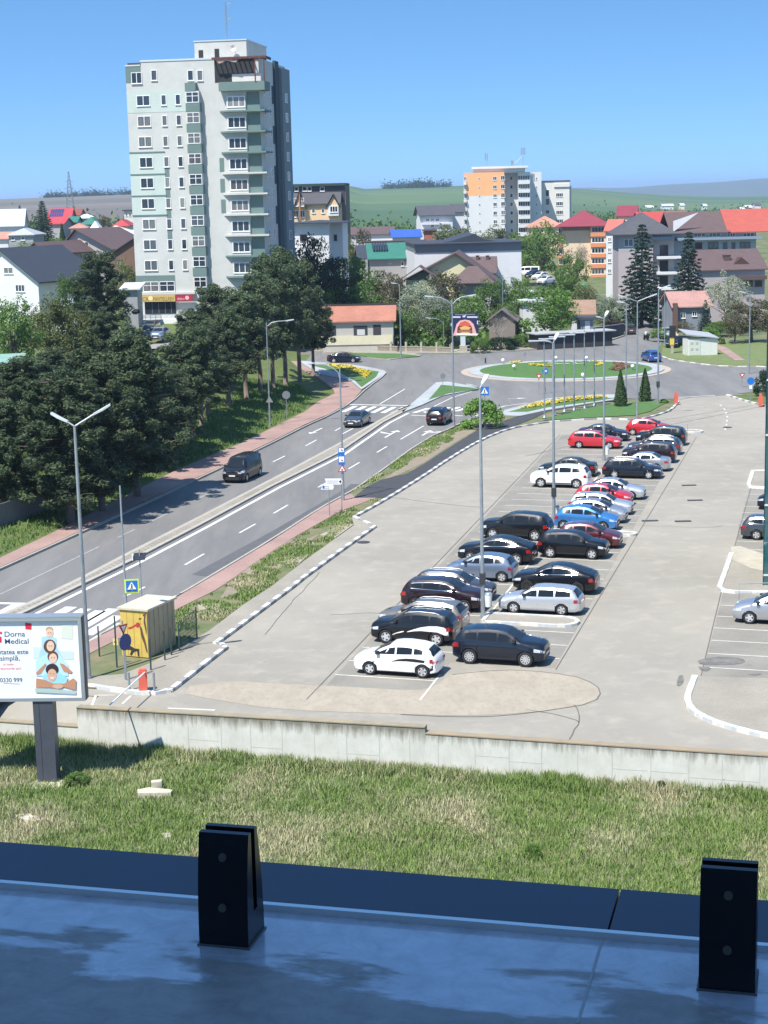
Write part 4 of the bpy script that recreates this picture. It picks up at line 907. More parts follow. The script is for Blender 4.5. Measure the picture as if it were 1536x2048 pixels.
def mk_pine(k,cb=.20):
    rd=random.Random(100+k); H=13.0; cl=[]; tb=MB(); 
    bend=[(rd.uniform(-.3,.3)*i/6,rd.uniform(-.3,.3)*i/6,H*.95*i/6) for i in range(7)]
    tb.tube(bend,[.24,.21,.19,.16,.12,.08,.03],8)
    z=H*rd.uniform(cb-.03,cb+.03)
    while z<H*.97:
        f=max(0,(z-H*cb)/(H*(.98-cb))); R=3.5*max(0,1-f)**.55*(.75+.25*min(1,f*4))+.35
        nb=rd.randint(4,6); a0=rd.uniform(0,6.3)
        for i in range(nb):
            a=a0+i*6.283/nb+rd.uniform(-.45,.45); r=R*rd.uniform(.55,1.15); dz=r*rd.uniform(-.12,.34)+rd.uniform(-.3,.3)
            tb.tube([(0,0,z),(math.cos(a)*r*.55,math.sin(a)*r*.55,z+dz*.35),(math.cos(a)*r,math.sin(a)*r,z+dz)],[.06,.045,.02],5,cap=False)
            m=2+int(r>1.5)+int(r>2.6)
            for j in range(m):
                q=1-j*.30; s=rd.uniform(.36,.66); px,py=math.cos(a)*r*q+rd.uniform(-.35,.35),math.sin(a)*r*q+rd.uniform(-.35,.35)
                cl.append((px,py,z+dz*q+rd.uniform(-.3,.45),s*.95,s*.95,s*1.0))
        z+=rd.uniform(.6,.85)
    cl.append((0,0,H*.97,.5,.5,.8)); p,d=clump_pts(cl,170)
    out=d.copy(); out[:,2]+=.5
    PROTO['pine',k]=(tb.mesh('trunk',barkp,True),leaves_mesh('crown',p,.15,LM['pine'],out,1.0,.4,.33),H,7.0)
def mk_dec(k,col,leaf=.2,per=85,dens=1.0,lumps=46,flat=1.0):
    rd=random.Random(200+k); H=10.0; cl=[]; tb=MB(); R=3.6
    tb.tube([(0,0,0),(.1,0,H*.2),(.15,.1,H*.4),(.1,.2,H*.7)],[.26,.2,.15,.05],8)
    for i in range(lumps):
        a=rd.uniform(0,6.283); u=rd.uniform(-.85,1); q=math.sqrt(max(0,1-u*u)); rr=rd.uniform(.62,1.02); wob=1+.18*math.sin(a*3+k)+.12*math.sin(a*5+u*4)
        x,y,z=math.cos(a)*q*R*rr*wob,math.sin(a)*q*R*rr*wob,H*.56+u*H*.40*rr*flat
        s=rd.uniform(.65,1.25)
        cl.append((x,y,z,s,s,s*.8))
        if i%3==0: tb.tube([(0.1,.05,H*.28),(x*.5,y*.5,(z+H*.3)/2),(x*.95,y*.95,z)],[.09,.05,.015],5,cap=False)
    for i in range(int(lumps*.3)): cl.append((rd.uniform(-1.6,1.6),rd.uniform(-1.6,1.6),H*.5+rd.uniform(-2,2.5),1.1,1.1,1.0))
    p,d=clump_pts(cl,int(per*dens)); out=d.copy(); out[:,2]+=.4
    PROTO[col,k]=(tb.mesh('trunk',bark,True),leaves_mesh('crown',p,leaf,LM[col],out,.9,.35),H,7.6)
def mk_spruce(k,col='spruce'):
    rd=random.Random(300+k); H=15.0; cl=[]; tb=MB(); tb.tube([(0,0,0),(0,0,H*.5),(0,0,H)],[.25,.15,.02],8)
    z=H*.08
    while z<H*.985:
        f=z/H; R=3.6*(1-f)**.85+.15; nb=max(4,int(11*(1-f))+3); a0=rd.uniform(0,6.3)
        for i in range(nb):
            a=a0+i*6.283/nb+rd.uniform(-.2,.2); r=R*rd.uniform(.7,1.12)
            for j in range(1,max(2,int(r/.55))+1):
                q=j/max(2,int(r/.55)); s=.34+.1*(1-q); cl.append((math.cos(a)*r*q,math.sin(a)*r*q,z-.30*r*q*q+.1,s,s,s*.38))
        z+=.50+.25*(1-f)
    p,d=clump_pts(cl,22); PROTO[col,k]=(tb.mesh('trunk',bark,True),leaves_mesh('crown',p,.17,LM[col],None,1.0),H,7.2)
def mk_thuja(k):
    H=6.0; n=9000; z=RNG.uniform(0,1,n)**.8; rr=(1-z)**.75*1.05*(.8+.25*np.minimum(z*6,1)); a=RNG.uniform(0,6.283,n); r=rr*RNG.uniform(.72,1.06,n)*(1+.10*np.sin(a*5+z*9+k)+.06*np.sin(z*40+a*2))
    p=np.stack([np.cos(a)*r,np.sin(a)*r,z*H*.99+.05],1); out=np.stack([np.cos(a),np.sin(a),np.full(n,.2)],1); tb=MB(); tb.tube([(0,0,0),(0,0,H*.8)],[.12,.03],6)
    PROTO['thuja',k]=(tb.mesh('trunk',bark,True),leaves_mesh('crown',p,.11,LM['thuja'],out,1.0,.5),H,2.3)
def mk_bush(k,col):
    rd=random.Random(400+k); cl=[]; tb=MB(); H=3.0
    for i in range(34):
        a=rd.uniform(0,6.283); u=rd.uniform(0,1); q=math.sqrt(1-u*u*.9); x,y,z=math.cos(a)*q*1.9,math.sin(a)*q*1.9,.5+u*2.1; s=rd.uniform(.45,.75); cl.append((x,y,z,s,s,s*.85))
        if i%4==0: tb.tube([(0,0,0),(x*.5,y*.5,z*.5),(x,y,z)],[.05,.03,.01],5,cap=False)
    p,d=clump_pts(cl,130); out=d.copy(); out[:,2]+=.4; PROTO['bush'+col,k]=(tb.mesh('trunk',bark,True),leaves_mesh('crown',p,.13,LM[col],out,.9,.35),H,4.6)
def mk_bare(k):
    rd=random.Random(500+k); H=8.0; tb=MB(); tips=[]
    def br(p,d,L,r,dep):
        q=p+d*L; tb.tube([p,(p+q)/2+Vector((rd.uniform(-.1,.1),rd.uniform(-.1,.1),0))*L,q],[r,r*.8,r*.55],5 if dep>1 else 4,cap=False)
        if dep==0: tips.append(q); return
        for _ in range(3 if dep>1 else 4):
            nd=(d+Vector((rd.uniform(-.8,.8),rd.uniform(-.8,.8),rd.uniform(-.1,.6)))).normalized(); br(p.lerp(q,rd.uniform(.6,1)),nd,L*rd.uniform(.6,.8),r*.5,dep-1)
    br(Vector((0,0,0)),Vector((0,0,1)),2.6,.15,4)
    p=np.array([[t.x,t.y,t.z] for t in tips]); p=np.repeat(p,14,axis=0)+RNG.normal(size=(len(p)*14,3))*.28
    PROTO['bare',k]=(tb.mesh('trunk',M('pale bark',(0.24,0.21,0.18),.95,c2=(.32,.29,.25),scale=4,world=False),True),leaves_mesh('crown',p,.07,LM['grey']),H,6.0)
for k in range(5): mk_pine(k)
for k in range(5,9): mk_pine(k,.36)
for k,c in enumerate(('dark','mid','bright','olive','silver','brown','white')): mk_dec(k,c,leaf=.16 if c not in('silver','white') else .13,per=120); 
mk_dec(10,'mid',leaf=.16,per=120); mk_dec(11,'olive',dens=.7); mk_dec(12,'brown',dens=.6)
mk_spruce(0); mk_spruce(1); mk_thuja(0); mk_thuja(1); mk_bush(0,'bright'); mk_bush(1,'mid'); mk_bush(2,'dark'); mk_bare(0); mk_bare(1)
_used=set()
def tree(kind,k,x,ytop,Y,w,label,group=None,cat='tree',base=None,name=None,rz=None):
    if base is not None: b=GT(*base)
    else:
        q=D(x,ytop,Y); b=Vector((q.x,Y,T(q.x,Y)))
    top=D(x,ytop,b.y).z; h=max(.5,top-b.z); tr,cr,H,Wd=PROTO[kind,k]; s=3400/(b.y*1.0)
    wd=w/s
    nm=name or {'pine':'pine_tree','spruce':'spruce_tree','thuja':'thuja'}.get(kind,'shrub' if kind.startswith('bush') else 'tree')
    t=thing(nm,label,cat,b,random.uniform(0,6.28) if rz is None else rz,group); t.scale=(wd/Wd,wd/Wd,h/H)
    link('trunk',tr,t); link('crown',cr,t); return t
PL=[(-6,800,118,210,'at the left edge of the photo, nearest and lowest'),(110,735,118,235,'with its bare trunk directly left of the nearest double lamp'),(50,715,142,190,'behind the nearest ones at the left edge'),(165,700,130,190,'directly behind the head of the nearest double lamp'),(245,680,128,200,'whose thick trunk stands by the wooden boards'),
 (285,730,141,140,'with a thin leaning trunk beside the half hidden road lamp'),(240,640,154,120,'below the parked cars of the tower block'),(322,735,150,120,'small and low above the sunny grass patch'),(345,700,158,130,'right of the small low one on the bank'),(382,670,163,130,'on the bank level with the van roof'),(408,655,169,130,'just uphill of the van'),
 (450,620,176,130,'behind the curved arm road lamp, lower side'),(485,585,183,130,'directly behind the curved arm road lamp'),(512,545,190,130,'in front of the lower right floors of the tower block'),(538,520,197,125,'with the brownish top before the balconies'),(562,500,203,125,'the tallest, reaching the sixth balcony level'),(592,520,210,120,'beside the shaded side of the tower block'),(622,590,217,95,'last in the row, beside the tiled cottage'),
 (430,575,192,140,'behind the row below the bakery signs'),(392,625,186,130,'just right of the silver car in front of the tower'),(352,690,178,100,'in the second row behind the bank'),(205,615,180,120,'rounded, left of the cars under the tower'),(195,505,226,130,'tall and free standing left of the tower block'),(100,700,150,150,'behind the olive trees at the left'),(175,735,122,190,'between the two nearest thick trunks'),(312,735,146,140,'overhanging the far footpath left of the van'),(365,660,156,140,'overhanging the far footpath just above the van')]
for i,(x,yt,Y,w,l) in enumerate(PL): tree('pine',(i%5 if Y<150 or x<260 else 5+i%4),x+(14 if 100<x and Y<165 else 0),yt,Y,w*((1.0+.25*((i*37)%10)/10) if Y<150 else 1.12),'dark pine '+l,'pines along the bank')
tree('mid',10,18,592,170,110,'leafy green tree at the left edge above the pines')
tree('olive',3,92,590,178,110,'thin olive tree before the white house gable','olive trees at the left'); tree('olive',11,140,600,180,90,'sparse olive tree beside the big pine left of the tower','olive trees at the left')
tree('olive',3,248,520,262,70,'yellow green tree squeezed between the tower block and the big pine')
tree('spruce',0,83,402,400,58,'dark conifer before the red roof with solar panels'); tree('spruce',1,39,411,470,26,'small distant conifer tip behind the white metal roof')
tree('brown',5,204,428,430,36,'round brownish tree left of the tower among distant roofs'); tree('thuja',0,123,447,395,16,'dark clipped column tree by the green roofs',cat='tree'); tree('mid',1,60,478,350,60,'green garden tree before the grey roofed bungalow'); tree('white',6,45,482,345,60,'blossoming garden tree at the left')
tree('mid',1,110,470,352,50,'garden tree between the conifer and the brown roof'); tree('mid',10,135,545,225,60,'green bush behind the big pine by the dark roofed house')
MT=[('dark',0,632,466,268,125,'very dark tall tree right of the tower block'),('dark',0,668,520,266,90,'dark rounded tree below the tall very dark one'),('mid',1,705,498,272,105,'mid green tree right of the very dark one'),('mid',10,720,560,266,90,'fresh green tree directly above the cottage roof'),('bright',2,668,570,264,70,'light green tree between pine end and cottage roof'),('brown',5,762,532,274,95,'brownish budding tree below the green roofed hall'),
 ('olive',3,752,585,265,90,'greyish olive tree behind the right half of the cottage'),('silver',4,835,565,262,100,'silvery tree right of the slim road lamp'),('silver',4,868,590,258,90,'second silvery tree leaning towards the burger billboard'),('brown',12,885,535,272,95,'brown twiggy tree before the brown gabled roof'),('white',6,850,548,270,70,'white blossoming tree below the brown gabled roof'),('mid',1,940,580,264,95,'green tree behind the burger billboard'),('mid',1,890,610,256,80,'green bushy tree behind the parked beige saloon'),
 ('mid',10,985,552,270,80,'dark green tree right of the burger billboard'),('mid',1,806,610,256,70,'green tree behind the slim lamp post'),('bright',2,1105,570,254,125,'broad fresh green tree beside the roundabout'),('mid',10,1088,440,400,95,'big green tree before the orange and white tower'),('mid',1,1040,545,280,70,'green tree in front of the small white walls'),
 ('olive',11,900,438,430,95,'pale olive willow left of the orange block'),('olive',3,985,452,440,90,'willow below the orange block'),('mid',1,1055,452,410,75,'green tree right of the willow'),('mid',10,1145,500,330,72,'green tree under the bare white one'),('silver',4,1216,588,272,78,'silver leaved tree at the side street'),('brown',12,722,450,400,50,'bare brown tree before the brown roof'),
 ('olive',3,693,475,330,60,'small tree beside the white house right of the tower'),('brown',5,800,548,268,60,'brown bush tree by the small dark roof'),('mid',10,1125,530,320,70,'green tree before the lower floors of the cream block'),('mid',1,1010,600,256,60,'green tree behind the grey leafless tangle'),('olive',11,1170,560,300,60,'thin tree behind the patchy tile roof')]
for kd,k,x,yt,Y,w,l in MT: tree(kd,k,x,yt,Y,w,l,'garden trees beyond the roundabout')
tree('bare',0,1150,462,365,66,'pale bare tree before the cream apartment block'); tree('bare',1,1000,615,247,80,'grey leafless tangle right of the burger billboard')
tree('bare',1,1478,585,262,70,'grey leafless tree behind the right hand lamp'); tree('brown',5,1505,590,250,100,'greyish brown tree at the right edge'); tree('grey' if False else 'brown',12,1470,620,248,60,'brown twiggy bush tree beside the gate posts')
tree('spruce',0,1284,449,284,116,'tall dark spruce, left one of the two before the grey apartments'); tree('spruce',1,1378,464,283,104,'tall dark spruce, right one of the two before the grey apartments')
tree('white',6,1455,540,266,84,'pale blossoming tree right of the small red roof'); tree('spruce',1,1411,600,266,38,'small blue green spruce by the garden gate'); tree('mid',1,1440,640,262,60,'green tree at the foot of the blossoming tree')
tree('bright',2,1316,655,255,44,'small bright green tree before the scooter'); tree('brown',12,1368,640,262,40,'little brown green tree by the blue car port')
sh=tree('bushbright',0,1420,655,256,40,'round clipped bright green bush behind the white hut',cat='bush'); tree('bushmid',1,1437,672,248,28,'ball shaped small tree right of the white hut',cat='bush')
tree('bushbright',0,965,797,170,90,'big bright green shrub beside the road at the crossing sign',cat='bush',base=(963,857)); tree('bushdark',2,1528,738,200,50,'dark bush at the right edge by the red barrier',cat='bush',base=(1532,792))
tree('bushdark',2,1005,672,247,66,'low dark hedge along the pavement right of the burger billboard',cat='hedge'); tree('bushmid',1,1040,668,250,40,'green end of the low hedge',cat='hedge'); tree('bushmid',1,960,676,243,40,'green shrub under the burger billboard',cat='bush')
tree('bushdark',2,1215,632,290,40,'dark shrub at the side street corner',cat='bush'); tree('bushbright',0,1325,798,190,20,'tiny shrub at the tip of the lawn',cat='bush',base=(1328,808))
tree('thuja',0,1241,740,170,30,'left pointed thuja on the lawn',cat='tree',base=(1241,815),group='pointed thujas on the lawn'); tree('thuja',1,1290,737,176,29,'right pointed thuja on the lawn',cat='tree',base=(1290,804),group='pointed thujas on the lawn')
tree('bushmid',1,150,1548,70,60,'leafy weed clump right of the billboard foot',cat='bush',base=(155,1570)); tree('bushbright',0,1065,1700,60,40,'light green weed in the meadow above the dark fascia',cat='plant',base=(1065,1715)); tree('bushdark',2,1322,1568,66,24,'broad leaved weed at the foot of the retaining wall',cat='plant',base=(1322,1585))
# distant woods on the ridges: one mass
def woods(name,label,pts,n,sz,mat):
    ps=[]
    for (x0,y0,x1,y1,Y) in pts:
        for _ in range(n):
            f=random.random(); Yq=Y*random.uniform(.97,1.03); q=D(x0+(x1-x0)*f,y0+(y1-y0)*f,Yq); z=T(q.x,Yq)
            s=sz*random.uniform(.5,1.3); 
            for _ in range(40): ps.append((q.x+random.gauss(0,s*.5),Yq+random.gauss(0,s*.5),z+abs(random.gauss(0,s*.45))))
    me=leaves_mesh(name,np.array(ps),sz*.15,mat); tag(link(name,me),label,'wood',kind='stuff')
woods('distant_wood','thin line of trees along the top of the green ridge',[(770,385,900,388,2450),(820,384,860,384,2450)],60,9,LM['dark'])
woods('distant_wood','thin tree line on the ridge left of the tower block',[(90,388,262,386,2500)],90,8,LM['dark'])
woods('distant_wood','scattered hedges and trees among the fields at the town edge',[(600,440,700,445,700),(0,440,260,440,620),(1280,418,1536,415,900),(1150,425,1300,422,800),(700,455,900,458,560)],40,5,LM['mid'])
woods('distant_wood','scrubby undergrowth in the gardens beyond the roundabout',[(800,650,900,650,262),(940,640,1050,640,262),(640,600,800,600,272),(1040,600,1240,590,300),(1000,560,1120,560,330)],34,3.2,LM['mid'])
# ---- meadow grass: tufts of dry and green blades
def blades(name,label,xy,h0,h1,mats,lean=.35,w=.014,zf=T,cat='grass'):
    n=len(xy); a=RNG.uniform(0,6.283,n); h=RNG.uniform(h0,h1,n); z=np.array([zf(x,y) for x,y in xy]); dx=RNG.normal(0,lean,n)*h; dy=RNG.normal(0,lean,n)*h
    ca,sa=np.cos(a)*w,np.sin(a)*w
    b0=np.stack([xy[:,0]-ca,xy[:,1]-sa,z-.02],1); b1=np.stack([xy[:,0]+ca,xy[:,1]+sa,z-.02],1)
    m1=np.stack([xy[:,0]+ca*.8+dx*.4,xy[:,1]+sa*.8+dy*.4,z+h*.6],1); m0=np.stack([xy[:,0]-ca*.8+dx*.4,xy[:,1]-sa*.8+dy*.4,z+h*.6],1); t=np.stack([xy[:,0]+dx,xy[:,1]+dy,z+h],1)
    v=np.stack([b0,b1,m1,m0,t],1).reshape(-1,3).astype(np.float32)
    me=bpy.data.meshes.new(name); me.vertices.add(5*n); me.vertices.foreach_set('co',v.ravel())
    base=np.arange(n)*5; lo=np.stack([base,base+1,base+2,base+3,base+3,base+2,base+4],1).astype(np.int32).ravel(); me.loops.add(7*n); me.loops.foreach_set('vertex_index',lo)
    ls=np.stack([np.arange(n)*7,np.arange(n)*7+4],1).astype(np.int32).ravel(); me.polygons.add(2*n); me.polygons.foreach_set('loop_start',ls); me.materials.append(mats); me.update(calc_edges=True); me.validate()
    return tag(link(name,me),label,cat,kind='stuff')
gm,gn,gb=nmat('meadow blades'); gl=gn.links.new; gb.inputs['Roughness'].default_value=.85; gb.inputs['Specular IOR Level'].default_value=.2
gg=gn.nodes.new('ShaderNodeNewGeometry')
def gnoise(sc,a,b,det=5):
    t=gn.nodes.new('ShaderNodeTexNoise'); t.inputs['Scale'].default_value=sc; t.inputs['Detail'].default_value=det; gl(gg.outputs['Position'],t.inputs['Vector']); r=gn.nodes.new('ShaderNodeMapRange'); r.inputs[1].default_value=a; r.inputs[2].default_value=b; gl(t.outputs['Fac'],r.inputs[0]); return r.outputs[0]
def gmix(f,a,b):
    mx=gn.nodes.new('ShaderNodeMix'); mx.data_type='RGBA'; gl(f,mx.inputs['Factor'])
    for k,v in(('A',a),('B',b)):
        if isinstance(v,tuple): mx.inputs[k].default_value=rgb(v)
        else: gl(v,mx.inputs[k])
    return mx.outputs['Result']
g1=gmix(gg.outputs['Random Per Island'],(0.10,0.175,0.042),(0.24,0.32,0.10)); g2=gmix(gg.outputs['Random Per Island'],(0.32,0.30,0.17),(0.54,0.49,0.32))
ma_=gn.nodes.new('ShaderNodeMath'); ma_.operation='MULTIPLY_ADD'; gl(gg.outputs['Random Per Island'],ma_.inputs[0]); ma_.inputs[1].default_value=.5; gl(gnoise(.22,.33,.72,7),ma_.inputs[2]); cl_=gn.nodes.new('ShaderNodeMapRange'); gl(ma_.outputs[0],cl_.inputs[0]); cl_.inputs[1].default_value=.66; cl_.inputs[2].default_value=1.18
gl(gmix(cl_.outputs[0],g1,g2),gb.inputs['Base Color'])
def meadow_pts(n,v0,v1,u0,u1,clump=None):
    u=RNG.uniform(u0,u1,n); v=RNG.uniform(v0,v1,n)
    if clump: 
        c=max(1,n//clump); cu=RNG.uniform(u0,u1,c); cv=RNG.uniform(v0,v1,c); i=RNG.integers(0,c,n); u=cu[i]+RNG.normal(0,.16,n); v=np.minimum(cv[i]+RNG.normal(0,.16,n),-.05)
    return np.stack([WB.x+WU.x*u+WN.x*v,WB.y+WU.y*u+WN.y*v],1)
blades('meadow_grass','rough green and straw coloured meadow grass below the retaining wall',np.concatenate([meadow_pts(150000,-17,-.05,-24,22),meadow_pts(120000,-17,-.05,-24,22,28)]),.08,.30,gm)
blades('meadow_grass','tall tufts of weeds and grass along the foot of the retaining wall',meadow_pts(22000,-1.1,-.05,-24,22,30),.22,.55,gm,lean=.25)
# bank grass beneath the pines
q=[]
while len(q)<26000:
    x=random.uniform(-60,-8); y=random.uniform(75,205)
    d=sd_left(x,y)
    if .4<d<9: q.append((x,y))
blades('bank_grass','grass on the shady bank under the pines',np.array(q),.12,.35,LM['mid'],w=.04)
# verge tufts along the boulevard
def inpoly(x,y,P):
    c=False
    for i in range(len(P)):
        x1,y1=P[i].x,P[i].y;x2,y2=P[i-1].x,P[i-1].y
        if (y1>y)!=(y2>y) and x<(x2-x1)*(y-y1)/(y2-y1)+x1:c=not c
    return c
for lab,P,n in (('patchy verge grass between the red footpath and the car park',gp([(336,1233),(430,1187),(506,1134),(597,1075),(682,1027),(740,1002),(756,1004),(704,1038),(706,1050),(614,1119),(543,1174),(489,1209),(418,1263),(395,1275),(350,1290)]),14000),('grass strip beside the black asphalt path',gp([(700,988),(850,884),(905,861),(960,846),(930,868),(850,915),(780,950),(735,972)]),7000)):
    xs=[p.x for p in P];ys=[p.y for p in P]; q=[]
    while len(q)<n:
        x,y=random.uniform(min(xs),max(xs)),random.uniform(min(ys),max(ys))
        if inpoly(x,y,P) and hashn(x*1.7,y*.6)+.7*hashn(x*3.1+4,y*2.2)>-.35: q.append((x,y))
    blades('verge_grass',lab,np.array(q),.06,.2,gm,w=.03,zf=lambda x,y:.07)
# ================================================================ BUILDINGS
def glassrand():
    m,n,b=nmat('window glass'); L=n.links.new; b.inputs['Roughness'].default_value=.08
    oi=n.nodes.new('ShaderNodeObjectInfo'); cr=n.nodes.new('ShaderNodeValToRGB'); e=cr.color_ramp; e.interpolation='CONSTANT'
    e.elements[0].color=(.035,.045,.055,1); e.elements[1].position=.3; e.elements[1].color=(.10,.11,.12,1)
    for p,c in((.5,(.05,.07,.10,1)),(.68,(.20,.20,.19,1)),(.85,(.33,.33,.31,1)),(.95,(.12,.10,.09,1))): q=e.elements.new(p); q.color=c
    L(oi.outputs['Random'],cr.inputs[0])
    g=n.nodes.new('ShaderNodeTexCoord'); t=n.nodes.new('ShaderNodeTexNoise'); t.inputs['Scale'].default_value=1.7; mp=n.nodes.new('ShaderNodeMapping'); mp.inputs['Scale'].default_value=(3,1,.4); L(g.outputs['Object'],mp.inputs['Vector']); L(mp.outputs['Vector'],t.inputs['Vector'])
    mx=n.nodes.new('ShaderNodeMix'); mx.data_type='RGBA'; mx.blend_type='MULTIPLY'; mx.inputs['Factor'].default_value=.8; L(cr.outputs[0],mx.inputs['A']); L(t.outputs['Fac'],mx.inputs['B']); L(mx.outputs['Result'],b.inputs['Base Color']); return m
wglass=glassrand(); pvc=M('white pvc frame',(0.78,0.78,0.76),.5); pvcb=M('brown frame',(0.10,0.06,0.04),.6)
def wallc(name,c,v=.86,sc=.6): return M('wall '+name,c,.9,c2=tuple(q*v for q in c),scale=sc,det=7,c3=tuple(q*.78 for q in c),s3=.25,f3=.35,world=False)
_wc={}
def wparts(w,h,cols,rows,fm,sill):
    k=(round(w,1),round(h,1),cols,rows,fm.name,sill)
    if k in _wc: return _wc[k]
    w,h=max(.3,k[0]),max(.3,k[1]); g=MB().box(-w/2,w/2,-.03,.0,0,h).mesh('window',wglass); f=MB(); t=.07
    f.box(-w/2-.03,w/2+.03,-.07,0.01,-.04,t-.02); f.box(-w/2-.03,w/2+.03,-.07,.01,h-.05,h+.03); f.box(-w/2-.03,-w/2+t-.02,-.069,.01,t-.02,h-.05); f.box(w/2-t+.02,w/2+.03,-.069,.01,t-.02,h-.05)
    for i in range(1,cols): x=-w/2+w*i/cols; f.box(x-.045,x+.045,-.068,-.02,t-.02,h-.05)
    for j in range(1,rows): z=h*.62; f.box(-w/2+t-.02,w/2-t+.02,-.067,-.02,z-.035,z+.035)
    fr=f.mesh('frame',fm); sl_=MB().box(-w/2-.08,w/2+.08,-.15,-.001,-.10,-.042).mesh('sill',fm) if sill else None
    _wc[k]=(g,fr,sl_); return _wc[k]
class B:
    def __init__(s,name,label,cat,px,Y,rot=0,group=None,z=None):
        o=D(px[0],px[1],Y); r=math.radians(rot); s.P=Plane((o.x,o.y),(math.cos(r),-math.sin(r))); s.r=thing(name,label,cat,(o.x,o.y,0),s.P.rz,group); s.g=T(o.x,o.y)-1.5 if z is None else z
    def uv(s,x,y,v=0):
        if v:
            P=Plane(s.P.o+s.P.n*v,s.P.u); return P.uv(x,y)
        return s.P.uv(x,y)
    def loc(s,x,y,v=0): u,z=s.uv(x,y,v); return u,z
    def box(s,nm,u0,u1,v0,v1,z0,z1,mat): return ob(nm,MB().box(u0,u1,v0,v1,z0,z1),mat,s.r)
    def pbox(s,nm,x0,y0,x1,y1,v0,v1,mat,par=None):
        """box whose front face (at v0) covers the photo rectangle"""
        u0,z1=s.uv(x0,y0,v0); u1,z0=s.uv(x1,y1,v0); return ob(nm,MB().box(u0,u1,v0,v1,z0,z1),mat,par or s.r)
    def win(s,x0,y0,x1,y1,cols=2,rows=1,v=0,fm=None,sill=True,w=None):
        u0,z1=s.uv(x0,y0,v);u1,z0=s.uv(x1,y1,v); s.winu((u0+u1)/2,z0,u1-u0,z1-z0,cols,rows,v,fm,sill)
    def winu(s,u,z,w,h,cols=2,rows=1,v=0,fm=None,sill=True,rz=0,uu=None,name='window'):
        g,f,sl_=wparts(w,h,cols,rows,fm or pvc,sill); o=link(name,g,s.r,(u,v-.004,z)); o.rotation_euler=(0,0,rz); link('frame',f,o); 
        if sl_: link('sill',sl_,o)
        return o
    def gable(s,nm,u0,u1,v0,v1,ze,zr,mat,axis='u',over=.5,th=.18,frac=.5):
        mb=MB()
        if axis=='u':   # ridge parallel to facade
            vm=v0+(v1-v0)*frac; sl1=(zr-ze)/(vm-v0); sl2=(zr-ze)/(v1-vm)
            p=[(v0-over,ze-over*sl1),(vm,zr),(v1+over,ze-over*sl2),(v1+over,ze-over*sl2+th),(vm,zr+th),(v0-over,ze-over*sl1+th)]
            mb.prism([(a,b) for a,b in p],u0-over,u1+over,axis='y',M4=Matrix(((0,1,0,0),(1,0,0,0),(0,0,1,0),(0,0,0,1)))); mb.f=[f[::-1] for f in mb.f]
        else:
            um=u0+(u1-u0)*frac; s1=(zr-ze)/(um-u0); s2=(zr-ze)/(u1-um)
            p=[(u0-over,ze-over*s1),(um,zr),(u1+over,ze-over*s2),(u1+over,ze-over*s2+th),(um,zr+th),(u0-over,ze-over*s1+th)]
            mb.prism(p,v0-over,v1+over,axis='y')
        return ob(nm,mb,mat,s.r)
    def gablewall(s,u0,u1,v0,v1,ze,zr,mat,axis='u',frac=.5):
        mb=MB()
        if axis=='u':
            vm=v0+(v1-v0)*frac; mb.prism([(v0,s.g),(v1,s.g),(v1,ze),(vm,zr),(v0,ze)],u0,u1,axis='y',M4=Matrix(((0,1,0,0),(1,0,0,0),(0,0,1,0),(0,0,0,1)))); mb.f=[f[::-1] for f in mb.f]
        else:
            um=u0+(u1-u0)*frac; mb.prism([(u0,s.g),(u1,s.g),(u1,ze),(um,zr),(u0,ze)],v0,v1,axis='y')
        return ob('wall',mb,mat,s.r)
    def hip(s,nm,u0,u1,v0,v1,ze,zr,mat,over=.5,inset=None):
        u0-=over;u1+=over;v0-=over;v1+=over; d=min(u1-u0,v1-v0)/2 if inset is None else inset; vm=(v0+v1)/2
        if (u1-u0)>=(v1-v0): r=[(u0+d,vm),(u1-d-.01,vm)]
        else: um=(u0+u1)/2; r=[(um,v0+d),(um,v1-d-.01)]
        vs=[(u0,v0,ze),(u1,v0,ze),(u1,v1,ze),(u0,v1,ze)]+[(a,b,zr) for a,b in r]+[(u0,v0,ze-.15),(u1,v0,ze-.15),(u1,v1,ze-.15),(u0,v1,ze-.15)]
        if (u1-u0)>=(v1-v0): fs=[(0,1,5,4),(1,2,5),(2,3,4,5),(3,0,4)]
        else: fs=[(0,1,4),(1,2,5,4),(2,3,5),(3,0,4,5)]
        fs+=[(6,7,1,0),(7,8,2,1),(8,9,3,2),(9,6,0,3),(9,8,7,6)]
        return ob(nm,MB().add(vs,fs),mat,s.r)
    def chim(s,u,v,z,h,mat,w=.5,par=None): return ob('chimney',MB().box(u-w/2,u+w/2,v-w/2,v+w/2,z,z+h).box(u-w/2-.08,u+w/2+.08,v-w/2-.08,v+w/2+.08,z+h,z+h+.1),mat,par or s.r)
def roofm(nm,c,rot=0,v=.8): return M('roof '+nm,c,.75,c2=tuple(q*v for q in c),scale=.8,det=7,c3=tuple(q*.6 for q in c),s3=3,f3=.35,world=False,bump=.35,bs=5,stretch=(1,1,3))
def tile(nm,c): return brick_mat('tiles '+nm,c,tuple(q*.78 for q in c),tuple(q*.5 for q in c),2.2,0,w=.5,h=.35,ms=.05,world=False)
